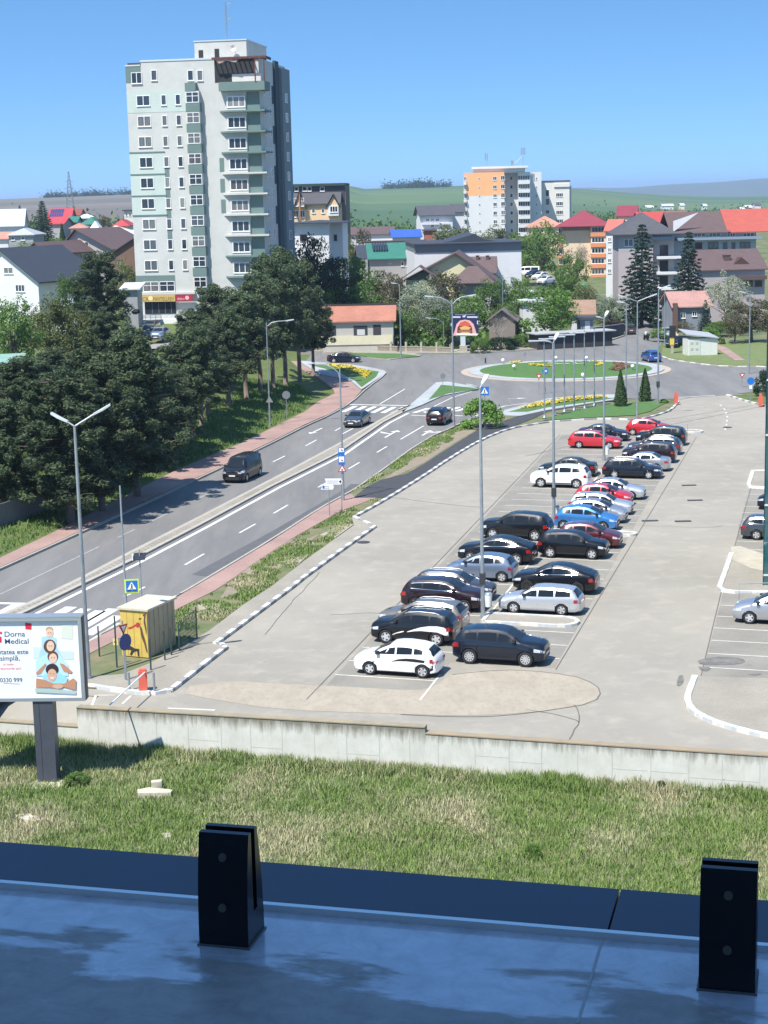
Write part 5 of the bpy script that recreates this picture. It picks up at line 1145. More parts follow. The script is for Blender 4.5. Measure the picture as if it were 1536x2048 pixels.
# ---- tower block
tw=wallc('tower render',(0.51,0.515,0.49),.9,.5); tpale=wallc('pale green render',(0.47,0.54,0.50),.93,.5); tgr=wallc('green render',(0.135,0.20,0.185),.92,.5); tgd=wallc('grey green render',(0.30,0.36,0.36),.92)
t=B('apartment_tower','tall white and green apartment block with stacked bays and a shop sign at its foot','apartment block',(273,580),250,9,z=2.0)
TWB=t; ux=lambda x,y=200,v=0:t.uv(x,y,v)[0]; zy=lambda y,x=300,v=0:t.uv(x,y,v)[1]
uL=ux(254,200); uR=ux(519,200); zt=zy(122,340); zb=3.0
side=Plane(t.P.o+t.P.u*uR,t.P.n); dep=side.uv(575,300)[0]
t.box('wall',uL+2.3,uR,0,dep,zb,zt,tw); t.box('wall',uL,uL+2.3,.003,dep-.5,zb,zy(133,255),tw)
t.box('wall_panel',uL-.02,ux(284),-.03,.0,zy(166,255),zy(132,255),tgr)
t.box('wall_panel',uL-.02,ux(372),-.025,-.001,zy(225),zy(181),tpale)
t.box('wall_panel',uL-.02,ux(325),-.025,-.001,zy(430),zy(305),tpale)
t.box('parapet',uL+2.2,ux(430),-.08,.3,zt,zt+.25,M('coping metal',(.6,.62,.6),.4,.4)); t.box('parapet',uL-.05,uL+2.2,-.08,.3,zy(133,255),zy(133,255)+.2,M('coping metal',(.6,.62,.6)))
for y in (304,348,391,430): t.box('cornice',uL-.03,ux(325),-.09,-.028,zy(y)-.12,zy(y)+.05,tgr)
rows=[192+41.2*i for i in range(9)]
for i,y in enumerate(rows):
    t.winu((ux(274)+ux(299))/2,zy(y+19),1.85,1.45,2)
    t.winu(ux(327.5),zy(y+19),.68,1.4,1); t.winu(ux(356),zy(y+19),.68,1.4,1)
    if 3<=i<=6: t.box('wall_panel',ux(323),ux(332),-.035,-.002,zy(y+19)-1.6,zy(y+19)-.12,tgr)
t.winu((ux(265)+ux(286))/2,zy(166),1.5,1.5,2,v=-.03); t.winu(ux(308,150),zy(161),.85,1.35,1); t.winu(ux(381,150),zy(161,380),.75,1.4,1); t.winu(ux(400,150),zy(161,400),.75,1.4,1)
bu0,bu1=ux(372,230,-1),ux(400,230,-1)
for i in range(10):
    y=165+41.2*i; z1=zy(y,385,-1);z0=zy(y+17,385,-1)
    t.box('bay_parapet',bu0,bu1-(0.5 if i==0 else 0),-1.0,-.001,z0,z1,tgr); 
    t.box('bay',bu0+.06,bu1-.06,-.93,-.002,z0-1.65,z0,tw); t.winu((bu0+bu1)/2,z0-1.55,(bu1-bu0)-.25,1.4,2,2,v=-.93,sill=False)
su0,su1=ux(436,220,-1),ux(520,220)
for i in range(9):
    y=220+41.6*i; z=zy(y,480,-1)
    if i not in(3,4,5,6): m=tgr
    else: m=tgd
    mb=MB(); a=-1.05; mb.prism([(su0,-.0),(su0+1.2,a),(su1+.9,a),(su1+.9,3.5),(su1,3.5),(su1,.0)],z-.22,z+.02); ob('balcony_slab',mb,tw if i in(3,4,5,6) else tgr,t.r)
    z0=z+.10
    t.box('parapet',ux(453),ux(492),-.35,-.001,z+.03,z+.45,tw); t.winu((ux(455)+ux(491))/2,z+.5,2.45,1.45,3,v=-.30)
    t.box('bay',ux(453),ux(492),-.30,-.002,z+.45,z+2.1,tw)
    t.box('wall_panel',ux(493),su1+.01,-.04,-.003,z+.04,z+2.55,tgr)
    if i in (3,4,5): t.box('wall_panel',ux(434),ux(443),-.04,-.002,z+.2,z+2.1,tgr)
t.box('fascia',ux(437,170,-1.1),ux(522,170,-1.1)+.5,-1.1,2.5,zy(181,480,-1),zy(163,480,-1),tgr)
# roof terrace with timber pergola
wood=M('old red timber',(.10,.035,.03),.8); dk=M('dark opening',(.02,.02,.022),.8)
ta,tb_=ux(429,140),ux(522,140); zf=zy(163,480,-.9); 
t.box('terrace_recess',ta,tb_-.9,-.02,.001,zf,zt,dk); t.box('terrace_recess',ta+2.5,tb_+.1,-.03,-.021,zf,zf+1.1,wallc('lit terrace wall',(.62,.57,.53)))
mb=MB(); 
for i in range(12): u=ta+(tb_-ta+1)*i/11; mb.box(u-.06,u+.06,-1.3,2,zt+.0-.02*i,zt+.14)
mb.box(ta,tb_+1,-1.32,-1.2,zt-.12,zt+.16); mb.box(ta,tb_+1,-.2,-.08,zt-.1,zt+.15); ob('pergola',mb,wood,t.r)
for u in (tb_-.6,tb_+.7): t.box('pergola_post',u-.08,u+.08,-1.25,-1.1,zf,zt-.1,wood)
pt=[(ta+.4+q,zt-.05) for q in (0,1.1,2.4,3.3)]
mb=MB(); mb.prism([(ta+.3,zt-.1),(ta+3.8,zt-.25),(ta+3.4,zt-.6),(ta+2.0,zt-.35),(ta+1.0,zt-.7)],-1.15,-1.1,axis='y'); ob('torn_awning',mb,M('torn cloth',(.45,.30,.24),.9),t.r)
# penthouse
pu0,pu1=ux(389,100,2),ux(493,100,2); pz=zy(82,440,2)
t.box('penthouse',pu0,pu1,2,dep-3,zt-.1,pz,tw); t.box('penthouse_coping',pu0-.1,pu1+.1,1.9,dep-2.9,pz,pz+.15,M('coping metal',(.6,.62,.6)))
t.box('door',ux(397,100,2),ux(406,100,2),1.95,1.999,zt,zt+1.5,dk); t.box('door',ux(429,100,2),ux(438,100,2),1.95,1.999,zt+.1,zt+1.6,dk)
mb=MB(); mu=ux(453,60,4); 
for dx,dy in((-.2,-.2),(.2,-.2),(0,.2)): mb.tube([(mu+dx,4+dy,pz),(mu+dx*.4,4+dy*.4,pz+5.6)],.03,5)
for k in range(9): z=pz+.3+k*.6; mb.tube([(mu-.18+.01*k,3.85,z),(mu+.18-.01*k,3.85,z+.3)],.018,4)
for z,l in ((pz+3.2,.7),(pz+5.3,.8)): mb.tube([(mu,4,z),(mu+l,4,z)],.025,4); mb.tube([(mu+l,4,z-.4),(mu+l,4,z+.5)],.03,5)
ob('antenna_mast',mb,M('galvanised steel',(.35,.37,.38),.4,.7),t.r)
mb=MB(); du=ux(468,100,1.9); 
for k in range(5): 
    a=.55*math.sin(math.pi*(k+1)/12); 
mb.v+=[(du,1.55,pz-1.1)]+[(du+.45*math.cos(6.283*i/14),1.35,pz-1.1+.45*math.sin(6.283*i/14)) for i in range(14)]; mb.f+=[(0,1+i,1+(i+1)%14) for i in range(14)]; mb.mi+=[0]*14
mb.tube([(du,1.55,pz-1.1),(du,2.0,pz-1.2)],.03,5); ob('satellite_dish',mb,M('dish',(.6,.6,.6),.4),t.r)
t.box('roof_rail',uL+.2,uL+2.3,.4,.46,zy(133,255)+.2,zy(133,255)+.5,M('dark rail',(.05,.05,.06),.6))
# right hand side wall
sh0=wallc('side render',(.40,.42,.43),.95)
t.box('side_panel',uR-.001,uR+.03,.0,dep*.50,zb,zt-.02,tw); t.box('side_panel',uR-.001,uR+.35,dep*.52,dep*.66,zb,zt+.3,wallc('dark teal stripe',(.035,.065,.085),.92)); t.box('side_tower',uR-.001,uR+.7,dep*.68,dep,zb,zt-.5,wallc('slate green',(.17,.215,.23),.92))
for i in range(10):
    z=zy(175+41.4*i,500)-.9
    for f in (.17,.36): o_=t.winu(uR+.032,z,.8,1.2,1,rz=math.pi/2,v=dep*f,sill=False); 
    if i<9: t.winu(uR+.702,z-.5,1.6,1.3,2,rz=math.pi/2,v=dep*.83,sill=False)
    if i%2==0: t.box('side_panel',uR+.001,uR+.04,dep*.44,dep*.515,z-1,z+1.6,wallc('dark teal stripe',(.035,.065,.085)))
# shopfronts
t.box('wall_panel',uL-.02+.0,ux(350,560),-.05,-.001,zy(583,300),zy(551,300),tgr)
for a,b in((287,317),(320,349)): t.winu((ux(a,570)+ux(b,570))/2,zy(583,300),(ux(b,570)-ux(a,570)),1.45,2,2,v=-.05)
t.box('ledge',uL,ux(392,586),-.6,-.001,zy(589,300),zy(585,300),tw)
sg=t.box('shop_sign',ux(286,597),ux(353,597),-.75,-.62,zy(603,300),zy(589.5,300),M('ochre sign',(.50,.36,.12),.6))
s2=t.box('shop_sign',ux(354,597),ux(388,597),-.75,-.62,zy(602,300),zy(590,300),M('crimson sign',(.34,.02,.05),.5))
def text(s_,size,loc,rot,mat,parent=None,name='lettering',align='LEFT',ext=.004,sx=1.0):
    cu=bpy.data.curves.new('txt','FONT'); cu.body=s_; cu.size=size; cu.extrude=ext; cu.align_x=align; cu.offset=size*.004
    o=bpy.data.objects.new('txt',cu); C.objects.link(o); dg=bpy.context.evaluated_depsgraph_get(); me=bpy.data.meshes.new_from_object(o.evaluated_get(dg)); bpy.data.objects.remove(o); me.materials.clear(); me.materials.append(mat)
    q=link(name,me,parent,loc); q.rotation_euler=rot; q.scale=(sx,1,1); return q
H2=math.pi/2
text('CRI',.78,(ux(287.5,597),-.757,zy(601.5,300)),(H2,0,0),M('brown letters',(.16,.09,.02),.6),sg,sx=.95); text('PANTELLREV',.78,(ux(309,597),-.757,zy(601.5,300)),(H2,0,0),M('brown letters',(.16,.09,.02)),sg,sx=.70)
ob('sign_emblem',MB().tube([(ux(304,597),-.765,zy(596,300)),(ux(304,597),-.75,zy(596,300))],.34,16),M('cream disc',(.75,.62,.32),.6),sg)
text('deko',.55,(ux(357,597),-.757,zy(600,300)),(H2,0,0),M('pink letters',(.75,.40,.45),.5),s2); ob('sign_emblem',MB().tube([(ux(377,597),-.765,zy(596,300)),(ux(377,597),-.75,zy(596,300))],.30,16),M('pink letters',(.75,.40,.45)),s2)
t.box('shop_window',ux(290,615),ux(352,615),-.1,-.001,zy(628,300),zy(603.5,300),M('dark shop glass',(.02,.025,.03),.1)); 
for x in (305,318,331,343): t.box('mullion',ux(x,615)-.04,ux(x,615)+.04,-.13,-.101,zy(627,300),zy(604,300),M('grey mullion',(.12,.13,.14),.5))
t.box('air_conditioner',ux(355,620),ux(360,620),-.35,-.001,zy(625,300),zy(620,300),M('ac grey',(.3,.3,.3),.5))
mb=MB()
for y in (630,632.5,635,637): mb.box(ux(290,630),ux(374,630),-2.6,-2.56,zy(y,300,-2.6)-.03,zy(y,300,-2.6)+.03)
for i in range(9): u=ux(290,630)+(ux(374,630)-ux(290,630))*i/8; mb.box(u-.03,u+.03,-2.61,-2.55,zy(641,300,-2.6),zy(629,300,-2.6))
ob('balustrade',mb,M('pale blue rail',(.45,.58,.62),.5),t.r)
t.box('terrace_wall',ux(268,650),ux(392,650),-2.7,-.002,2.5,zy(640,300,-2.7),wallc('bright render',(.74,.74,.72)))
# parking yard under the tower
sheet_=tag(ob('yard_paving',MB().add([(ux(150,660)+0,0,0)]*0 or [(-70,212,4.34),(-24,212,4.34),(-24,247,4.34),(-70,247,4.34)],[(0,1,2,3)]),M('yard asphalt',(.30,.27,.25),.9,c2=(.24,.22,.2),scale=.5)),kind='structure')
CG='cars parked in the yard under the tower'
frontcar('suv',(320,680),math.radians(-98),steelb,'light blue grey car parked nose out under the tower',group=CG,z=221.4); frontcar('suv',(303,664),math.radians(-95),greyp,'grey car behind the light blue grey one under the tower',group=CG,z=235)
frontcar('sedan',(283,684),math.radians(-105),navy,'dark car half hidden by pines under the tower',group=CG,z=218.6); frontcar('van',(161,676),math.radians(-75),navy,'dark van between the olive tree and the pines',cat='van',group=CG,z=228)
# ---- orange and white high block
og=wallc('orange render',(.78,.40,.19),.95,.2); gw=wallc('pale grey render',(.60,.61,.61),.95,.2); cw=wallc('cream white render',(.64,.62,.58),.95,.2); slate=M('dark roof edge',(.04,.045,.055),.6)
b=B('apartment_block','orange topped white apartment block with antennas, in the distance','apartment block',(929,470),540,4,z=2); U=lambda x,y=400,v=0:b.uv(x,y,v)[0]; Z=lambda y,x=960,v=0:b.uv(x,y,v)[1]
b.box('wall',U(929),U(1009),0,14,2,Z(392),gw); b.box('wall_upper',U(929),U(1009),0.001,14.001,Z(392),Z(345),og)
b.box('wall',U(1009,400,7),U(1037,400,7),7,14,2,Z(345,1020,7),gw); b.box('wall',U(1036,400,4),U(1061,400,4),4,15,2,Z(344,1050,4),gw); b.box('wall',U(1060,400,9),U(1083,400,9),9,16,2,Z(344,1070,9),gw)
b.box('penthouse',U(946,338,3),U(1050,338,3),3,12,Z(345),Z(337,1000,3),wallc('pale grey render',(.60,.61,.61))); b.box('roof',U(943,338,2),U(1056,338,2),2,13,Z(337,1000,3),Z(332.5,1000,3),gw)
for i in range(8):
    y=356+17.4*i
    b.winu(U(990),Z(y+5),1.1,1.1,2); b.winu(U(1006),Z(y+5),1.2,1.3,2); b.winu(U(959),Z(y+3),.45,.5,1,sill=False)
    b.box('balcony',U(927.5),U(933.5),-1,-.001,Z(y+13),Z(y+7),gw if i>2 else cw); b.winu(U(931),Z(y+5),.8,1.2,2,v=-.001)
    b.winu(U(1048,400,4),Z(y+4,1048,4),3.6,1.4,5,v=4); b.box('balcony',U(1037,400,3),U(1060,400,3),3.1,3.999,Z(y+12,1048,4),Z(y+5.5,1048,4),gw); b.winu(U(1023,400,7),Z(y+4,1023,7),.8,1.1,1,v=7)
    if i<5:b.winu(U(1073,400,9),Z(y+3,1073,9),.5,.6,1,v=9)
mb=MB(); 
def antp(mb,u,z,h,pan):
    mb.tube([(u,5,z),(u,5,z+h)],.07,6)
    for dx in (-.5,.1,.6)[:pan]: mb.box(u+dx-.14,u+dx+.14,4.7,4.85,z+h-2.2,z+h)
zr=Z(332,1000,3)
antp(mb,U(974,330,5),zr,4,2); antp(mb,U(1046,330,5),zr,5.5,3); mb.tube([(U(1028,330,5),5,zr+.5),(U(1046,330,5),5,zr+3)],.09,5); mb.box(U(1022,330,5),U(1027,330,5),4.5,5.2,zr,zr+1.6)
ob('antenna_mast',mb,M('galvanised steel',(.35,.37,.38)),b.r)
b=B('apartment_block','cream and white block right of the orange topped one','apartment block',(1083,430),556,6,z=2); U=lambda x,y=400,v=0:b.uv(x,y,v)[0]; Z=lambda y,x=1110,v=0:b.uv(x,y,v)[1]
b.box('wall',U(1083),U(1139),0,16,2,Z(363),cw); b.box('roof_edge',U(1082),U(1141),-.2,16,Z(363)+.001,Z(361),slate); b.box('terrace_wall',U(1108),U(1139),-.4,0.3,Z(374),Z(367),cw); b.box('side_wing',U(1139),U(1143),5,16,2,Z(372),gw)
for i in range(4):
    y=386+17.4*i; b.winu(U(1119),Z(y+8),2.2,1.2,4); b.winu(U(1095),Z(y+8)+.3,1.1,2.0 if i<2 else 1.1,1)
# ---- cream block with maroon hip roof and others right
cr=wallc('cream render',(.70,.55,.40),.95,.3); orp=wallc('orange parapet',(.66,.25,.11),.95); mar=roofm('maroon',(.24,.035,.055)); redr=roofm('red',(.42,.06,.05)); brt=roofm('brown',(.115,.075,.072)); dgy=roofm('dark grey',(.075,.075,.085)); terra=tile('terracotta',(.58,.28,.20))
b=B('apartment_block','cream five storey block with orange balcony parapets and maroon roof','apartment block',(1118,560),430,8,z=-1); U=lambda x,y=500,v=0:b.uv(x,y,v)[0]; Z=lambda y,x=1160,v=0:b.uv(x,y,v)[1]
b.box('wall',U(1118),U(1182),0,14,-1,Z(452),cr); b.box('wall',U(1182),U(1213),-1.2,14,-1,Z(452),cr); b.hip('roof',U(1118),U(1215),-1.2,14,Z(452),Z(420,1160,7),mar,over=1)
b.box('frieze',U(1122),U(1180),-.05,-.001,Z(461),Z(453),wallc('brown frieze',(.30,.23,.18)))
for i in range(5):
    y=455+21*i; b.winu(U(1196,500,-1.2),Z(y+9,1196,-1.2),3.0,1.25,4,v=-1.2); 
    b.box('balcony_parapet',U(1181,500,-1.5),U(1211,500,-1.5),-1.5,-1.201,Z(y+18,1196,-1.4),Z(y+10,1196,-1.4),orp)
    b.box('balcony_parapet',U(1116),U(1124),-.9,-.001,Z(y+18),Z(y+11),orp); b.winu(U(1121),Z(y+10),.8,1.2,2)
def house(name,label,x0,x1,ye,yr,Y,rot,dep,wm_,rm,rtype='gu',wins=(),cat='house',chim=None,over=.5,yb=None,frac=.5,fm=None,group=None,tanks=None):
    xm=(x0+x1)/2; b=B(name,label,cat,(x0,ye),Y,rot,group)
    u0,ze=b.uv(x0,ye); u1,_=b.uv(x1,ye)
    if rtype=='gu':  zr=b.uv(xm,yr,dep*frac)[1]; b.gablewall(u0,u1,0,dep,ze,zr,wm_,'u',frac); b.gable('roof',u0,u1,0,dep,ze,zr,rm,'u',over,frac=frac)
    elif rtype=='gv': zr=b.uv(x0+(x1-x0)*frac,yr)[1]; b.gablewall(u0,u1,0,dep,ze,zr,wm_,'v',frac); b.gable('roof',u0,u1,0,dep,ze,zr,rm,'v',over,frac=frac)
    elif rtype=='hip': zr=b.uv(xm,yr,dep/2)[1]; b.box('wall',u0,u1,0,dep,b.g,ze,wm_); b.hip('roof',u0,u1,0,dep,ze,zr,rm,over)
    elif rtype=='flat': b.box('wall',u0,u1,0,dep,b.g,ze,wm_); b.box('roof',u0-over,u1+over,-over,dep+over,ze,ze+.35,rm); zr=ze
    elif rtype=='mono': zr=b.uv(xm,yr,dep)[1]; b.box('wall',u0,u1,0,dep,b.g,ze,wm_); mb=MB(); mb.prism([(-over,ze),(dep+over,zr),(dep+over,zr+.2),(-over,ze+.2)],u0-over,u1+over,axis='y',M4=Matrix(((0,1,0,0),(1,0,0,0),(0,0,1,0),(0,0,0,1)))); ob('roof',mb,rm,b.r)
    for w in wins: b.win(*w[:4],cols=w[4] if len(w)>4 else 2,fm=fm)
    if chim: 
        for (x,y,h) in chim: u,z=b.uv(x,y,dep*.4); b.chim(u,dep*.4,z-h,h,M('chimney brown',(.10,.06,.05),.9))
    return b
grw=wallc('grey render',(.36,.35,.35),.95); wht=wallc('white render',(.62,.63,.64),.96,.3); pinkg=wallc('pinkish grey render',(.40,.355,.36),.95,.3); yel=wallc('pale yellow render',(.60,.58,.36),.95); pch=wallc('peach render',(.70,.50,.30),.95); navyr=roofm('navy metal',(.035,.045,.065)); greenr=roofm('green metal',(.03,.17,.13)); bluer=roofm('blue metal',(.03,.10,.42)); whr=M('white sheet roof',(.62,.65,.68),.45,c2=(.5,.53,.56),scale=.5,world=False); tand=wallc('tan wall',(.44,.42,.37),.9)
house('apartment_block','long apartment roofs in maroon behind the cream block',1236,1272,432,412,480,10,14,cr,mar,'gu',cat='building')
house('apartment_block','bright red roofed block behind the grey brown roofs',1285,1380,447,424,390,0,16,wht,redr,'gu',cat='building')
house('apartment_block','pale block with salmon red roof squeezed between cream block and grey apartments',1212,1236,462,440,352,14,16,wht,roofm('salmon',(.50,.14,.10)),'gu',wins=[(1216,475,1222,483),(1216,496,1222,504),(1216,517,1222,525),(1216,538,1222,546),(1227,475,1233,483),(1227,496,1233,504),(1227,517,1233,525)],cat='building')
b=B('apartment_block','grey apartment building with dark hip roof behind the two tall spruces','apartment block',(1237,600),318,4,z=-1); U=lambda x,y=500,v=0:b.uv(x,y,v)[0]; Z=lambda y,x=1270,v=0:b.uv(x,y,v)[1]
b.box('wall',U(1237),U(1306),0,16,-1,Z(503),pinkg); b.box('wall_upper',U(1237),U(1306),-.01,16,Z(503),Z(468),grw); b.hip('roof',U(1234),U(1345),-.5,16,Z(468),Z(425,1290,8),dgy,over=.8)
b.box('wall',U(1306),U(1350),1.6,16,-1,Z(468),grw); b.box('canopy',U(1305),U(1345),-.6,1.59,Z(480),Z(474),M('blue grey sheet',(.22,.27,.32),.4))
for k,y in enumerate((514,545,576)): b.box('balcony_slab',U(1314),U(1362),-.6,1.59,Z(y+5),Z(y),wht); b.box('balcony_door',U(1321),U(1338),1.5,1.599,Z(y),Z(y-22),M('dark shop glass',(.02,.025,.03)))
b.winu(U(1257),Z(492),1.6,1.3,2,v=-.011); b.winu(U(1325,480,1.6),Z(474,1325,1.6),2.8,.8,3,v=1.55)
b=B('apartment_block','grey attic storey building with brown and red roof at the right','apartment block',(1350,560),322,0,z=-1); U=lambda x,y=500,v=0:b.uv(x,y,v)[0]; Z=lambda y,x=1430,v=0:b.uv(x,y,v)[1]
b.box('wall',U(1345),U(1512),0,14,-1,Z(462),wallc('blue grey render',(.42,.46,.50))); b.gable('roof',U(1345),U(1452),-.5,14,Z(463),Z(424,1430,7),brt,'u',.6); b.gable('roof',U(1454)+.5,U(1560),-.5,14,Z(463),Z(421,1430,7),roofm('orange red',(.40,.085,.06)),'u',.6)
mb=MB(); mb.prism([(U(1345),Z(462)),(U(1345),Z(440)),(U(1395),Z(424))],-.62,-.52,axis='y'); ob('gable_cladding',mb,wht,b.r)
b.box('canopy',U(1350),U(1518),-2.2,-.001,Z(479),Z(474),M('blue grey sheet',(.22,.27,.32)))
for x0,x1 in ((1388,1410),(1418,1440),(1455,1470),(1486,1508)): b.win(x0,466,x1,473,3)
for x0,x1,c in ((1390,1404,2),(1417,1436,2),(1447,1454,1),(1464,1470,1),(1480,1500,2)): b.win(x0,485,x1,497,c,fm=pvcb)
for i in range(3): b.win(1400+30*i,520,1414+30*i,532)
b=house('house','house with broad brown roof, brick chimney and small dormer at the right',1398,1530,540,500,292,-4,13,pinkg,brt,'gu',wins=[(1490,562,1505,572,2),(1510,562,1524,572,2)],fm=pvcb)
u_,z_=b.uv(1453,533,3); b.chim(u_,3,z_-.3,2.2,M('chimney brown',(.10,.06,.05)),1.1)
mb=MB(); u0,z0=b.uv(1462,533,1.2);u1,_=b.uv(1504,533,1.2);um,zm=b.uv(1483,514,1.2); mb.prism([(u0,z0),(u1,z0),(um,zm)],1.2,3.4,axis='y'); ob('dormer',mb,M('dormer boards',(.07,.035,.03),.8),b.r); b.box('canopy',b.uv(1474,556)[0],b.uv(1530,556)[0],-1.2,-.001,b.uv(1500,559)[1],b.uv(1500,551)[1],brt)
b=house('house','small house with faded pink tile roof near the garden gate',1348,1420,613,584,272,-3,9,wallc('dim blue grey render',(.22,.25,.29)),tile('pink',(.50,.28,.24)),'gu',wins=[(1362,625,1370,636,2),(1385,622,1393,632,2)]); b.box('porch',b.uv(1345,612)[0],b.uv(1353,612)[0],-1,-.001,b.g,b.uv(1350,606)[1],M('brown boards',(.12,.07,.05)))
# white hall and neighbours
b=B('warehouse','long white hall with a grey band under its flat dark roof','hall',(828,560),300,-3,z=-1); U=lambda x,y=520,v=0:b.uv(x,y,v)[0]; Z=lambda y,x=940,v=0:b.uv(x,y,v)[1]
b.box('wall',U(829),U(1043),0,22,-1,Z(503),wht); b.box('wall_band',U(829),U(1043),-.1,22,Z(503),Z(487),M('grey cladding',(.17,.185,.205),.5)); b.box('roof',U(826),U(1048),-.8,22.5,Z(487)+.001,Z(485),slate)
mb=MB(); zr=Z(472,960,12); mb.prism([(U(890),Z(485)),(U(1000),Z(485)),(U(975),zr-.4),(U(955),zr+.6),(U(905),zr-.6)],4,18,axis='y'); ob('roof_ridge',mb,navyr,b.r)
b=house('house','pale yellow gabled house with brown roofs before the white hall',812,985,560,507,284,5,14,yel,brt,'gv',frac=.58,over=.9); b.hip('porch_roof',b.uv(905,565,-4)[0],b.uv(985,565,-4)[0],-5,0,b.uv(940,565,-4)[1],b.uv(940,532,-2)[1],brt,.4); b.box('porch_wall',b.uv(912,568,-4)[0],b.uv(982,568,-4)[0],-4.4,-.001,b.g,b.uv(940,565,-4)[1],grw)
b.gable('entrance_roof',b.uv(800,560,-3)[0],b.uv(880,560,-3)[0],-4,0,b.uv(840,560,-3)[1],b.uv(840,533,-3)[1],brt,'v',.4); b.box('entrance_wall',b.uv(812,562,-3)[0],b.uv(876,562,-3)[0],-3,-.001,b.g,b.uv(840,560,-3)[1],yel); b.chim(b.uv(915,545,1)[0],1,b.uv(915,545,1)[1]-.5,1.6,M('chimney brown',(.10,.06,.05)),.4)
b2_=house('house','brown roofed extension with two chimneys behind the yellow gable',930,988,545,515,294,5,8,yel,brt,'gu',chim=[(955,512,1.2),(975,512,1.2)])
b=house('house','hall with green metal roof carrying dark solar panels',741,829,517,487,320,-3,12,grw,greenr,'gu',over=.6,wins=[(802,523,808,532,1),(812,523,818,532,1),(778,523,782,527,1)])
u0,z0=b.uv(744,503,3);u1,_=b.uv(775,503,3); zA=b.uv(760,503,2.6)[1]; zB=b.uv(760,490,5.2)[1]; mb=MB()
for i in range(6): a=u0+(u1-u0)*i/6; mb.add([(a+.05,2.0,zA+.35),(a+(u1-u0)/6-.05,2.0,zA+.35),(a+(u1-u0)/6-.05,5.0,zB+.42),(a+.05,5.0,zB+.42)],[(0,1,2,3)])
ob('solar_panels',mb,M('solar panel dark',(.03,.035,.045),.2),b.r)
b.gable('side_roof',b.uv(716,515,2)[0],b.uv(741,515,2)[0],1,11,b.uv(730,517,2)[1],b.uv(730,492,6)[1],navyr,'u',.3)
house('house','blue metal roofed building in the distance',786,841,475,460,430,-2,12,wht,bluer,'gu'); house('house','low brown roofed house left of the blue roof',692,785,470,455,440,4,12,wht,brt,'gu'); house('house','little white building beside the blue roof',757,786,468,457,450,0,8,wht,whr,'flat')
house('house','long dark flat roofed building above the green roof',730,850,487,478,372,0,8,grw,M('dark felt',(.05,.03,.03),.9),'flat')
b=house('house','dark roofed white house with balconies left of the orange block',842,905,430,412,470,-5,12,wht,dgy,'gu',wins=[(852,437,858,443),(862,437,868,443),(872,437,878,443),(862,449,868,455)],over=.8); house('house','dark gabled roof beside the orange block',905,928,424,409,480,0,10,wht,dgy,'gu')
for y in (446,459): b.pbox('balcony_slab',845,y,900,y+2.5,-1.2,-.001,wht)
house('house','small brick red shed left of the pale willow',849,870,462,455,430,0,6,wallc('brick',(.33,.12,.08)),brt,'flat')
# building right of tower: black mansard over peach gables
b=B('guesthouse','peach guesthouse with black mansard attic and steep gables right of the tower','building',(588,440),330,3,z=2); U=lambda x,y=420,v=0:b.uv(x,y,v)[0]; Z=lambda y,x=640,v=0:b.uv(x,y,v)[1]
b.box('wall',U(570),U(682),0,12,2,Z(405),pch); b.box('attic',U(570),U(688),2.5,14,Z(405),Z(372,640,2.5),slate); b.box('roof',U(570),U(690),2,14.5,Z(372,640,2.5),Z(367,640,2.5),roofm('dark green',(.03,.06,.05))); b.box('side_wall',U(681.9),U(690),2.6,14,2,Z(372,640,2.5)-.01,wallc('brown side',(.18,.14,.11)))
mb=MB(); mb.add([(U(570),-.5,Z(407)),(U(682),-.5,Z(407)),(U(682),2.6,Z(384,640,2.5)),(U(570),2.6,Z(384,640,2.5)),(U(570),-.5,Z(407)-.2),(U(682),-.5,Z(407)-.2),(U(682),2.6,Z(407)-.2),(U(570),2.6,Z(407)-.2)],[(0,1,2,3),(4,5,1,0),(5,6,2,1),(7,4,0,3)]); ob('skirt_roof',mb,dgy,b.r)
for x0,x1,yt in((589,612,380),(655,680,386)):
    mb=MB(); mb.prism([(U(x0+2),Z(412)),(U(x1-2),Z(412)),(U((x0+x1)/2),Z(yt+6))],-1.2,2.0,axis='y'); ob('gable_front',mb,pch,b.r); b.gable('gable_roof',U(x0+1),U(x1-1),-1.3,2.2,Z(410),Z(yt+4),slate,'v',.3,.12)
for x in (592,604): b.win(x-4,396,x+4,412,2,2,v=-1.2)
for x in (592,605): b.win(x-5,422,x+5,434,2,v=-.0)
for x in (627,646): b.win(x-3,418,x+3,426,1)
b.box('bay',U(656),U(678),-1.3,-.001,Z(432),Z(412),wht); b.win(660,413,675,424,3,v=-1.3)
for x0,x1 in ((590,597),(606,614),(616,623),(641,649)): b.win(x0-1,374,x1,382,1,v=2.5)
b.box('column',U(600),U(602),-1.5,-1.3,Z(440),Z(384),M('orange post',(.45,.16,.05),.7))
b=B('house','white box shaped house with dark roof edge beside the tower','house',(588,560),300,6,z=2); U=lambda x,y=480,v=0:b.uv(x,y,v)[0]; Z=lambda y,x=640,v=0:b.uv(x,y,v)[1]
b.box('wall',U(575),U(658),0,10,2,Z(445),wht); b.hip('roof',U(575),U(684),-.2,10,Z(445),Z(440,640,5),slate,over=.9,inset=3); b.box('wall',U(657.9),U(682),2.5,10,2,Z(446),wht); b.win(600,470,614,481,1,fm=pvcb); b.win(668,470,674,481,1,v=2.5,fm=pvcb); b.box('lower_wing',U(585),U(615),-2,-.001,2,Z(493),wht)
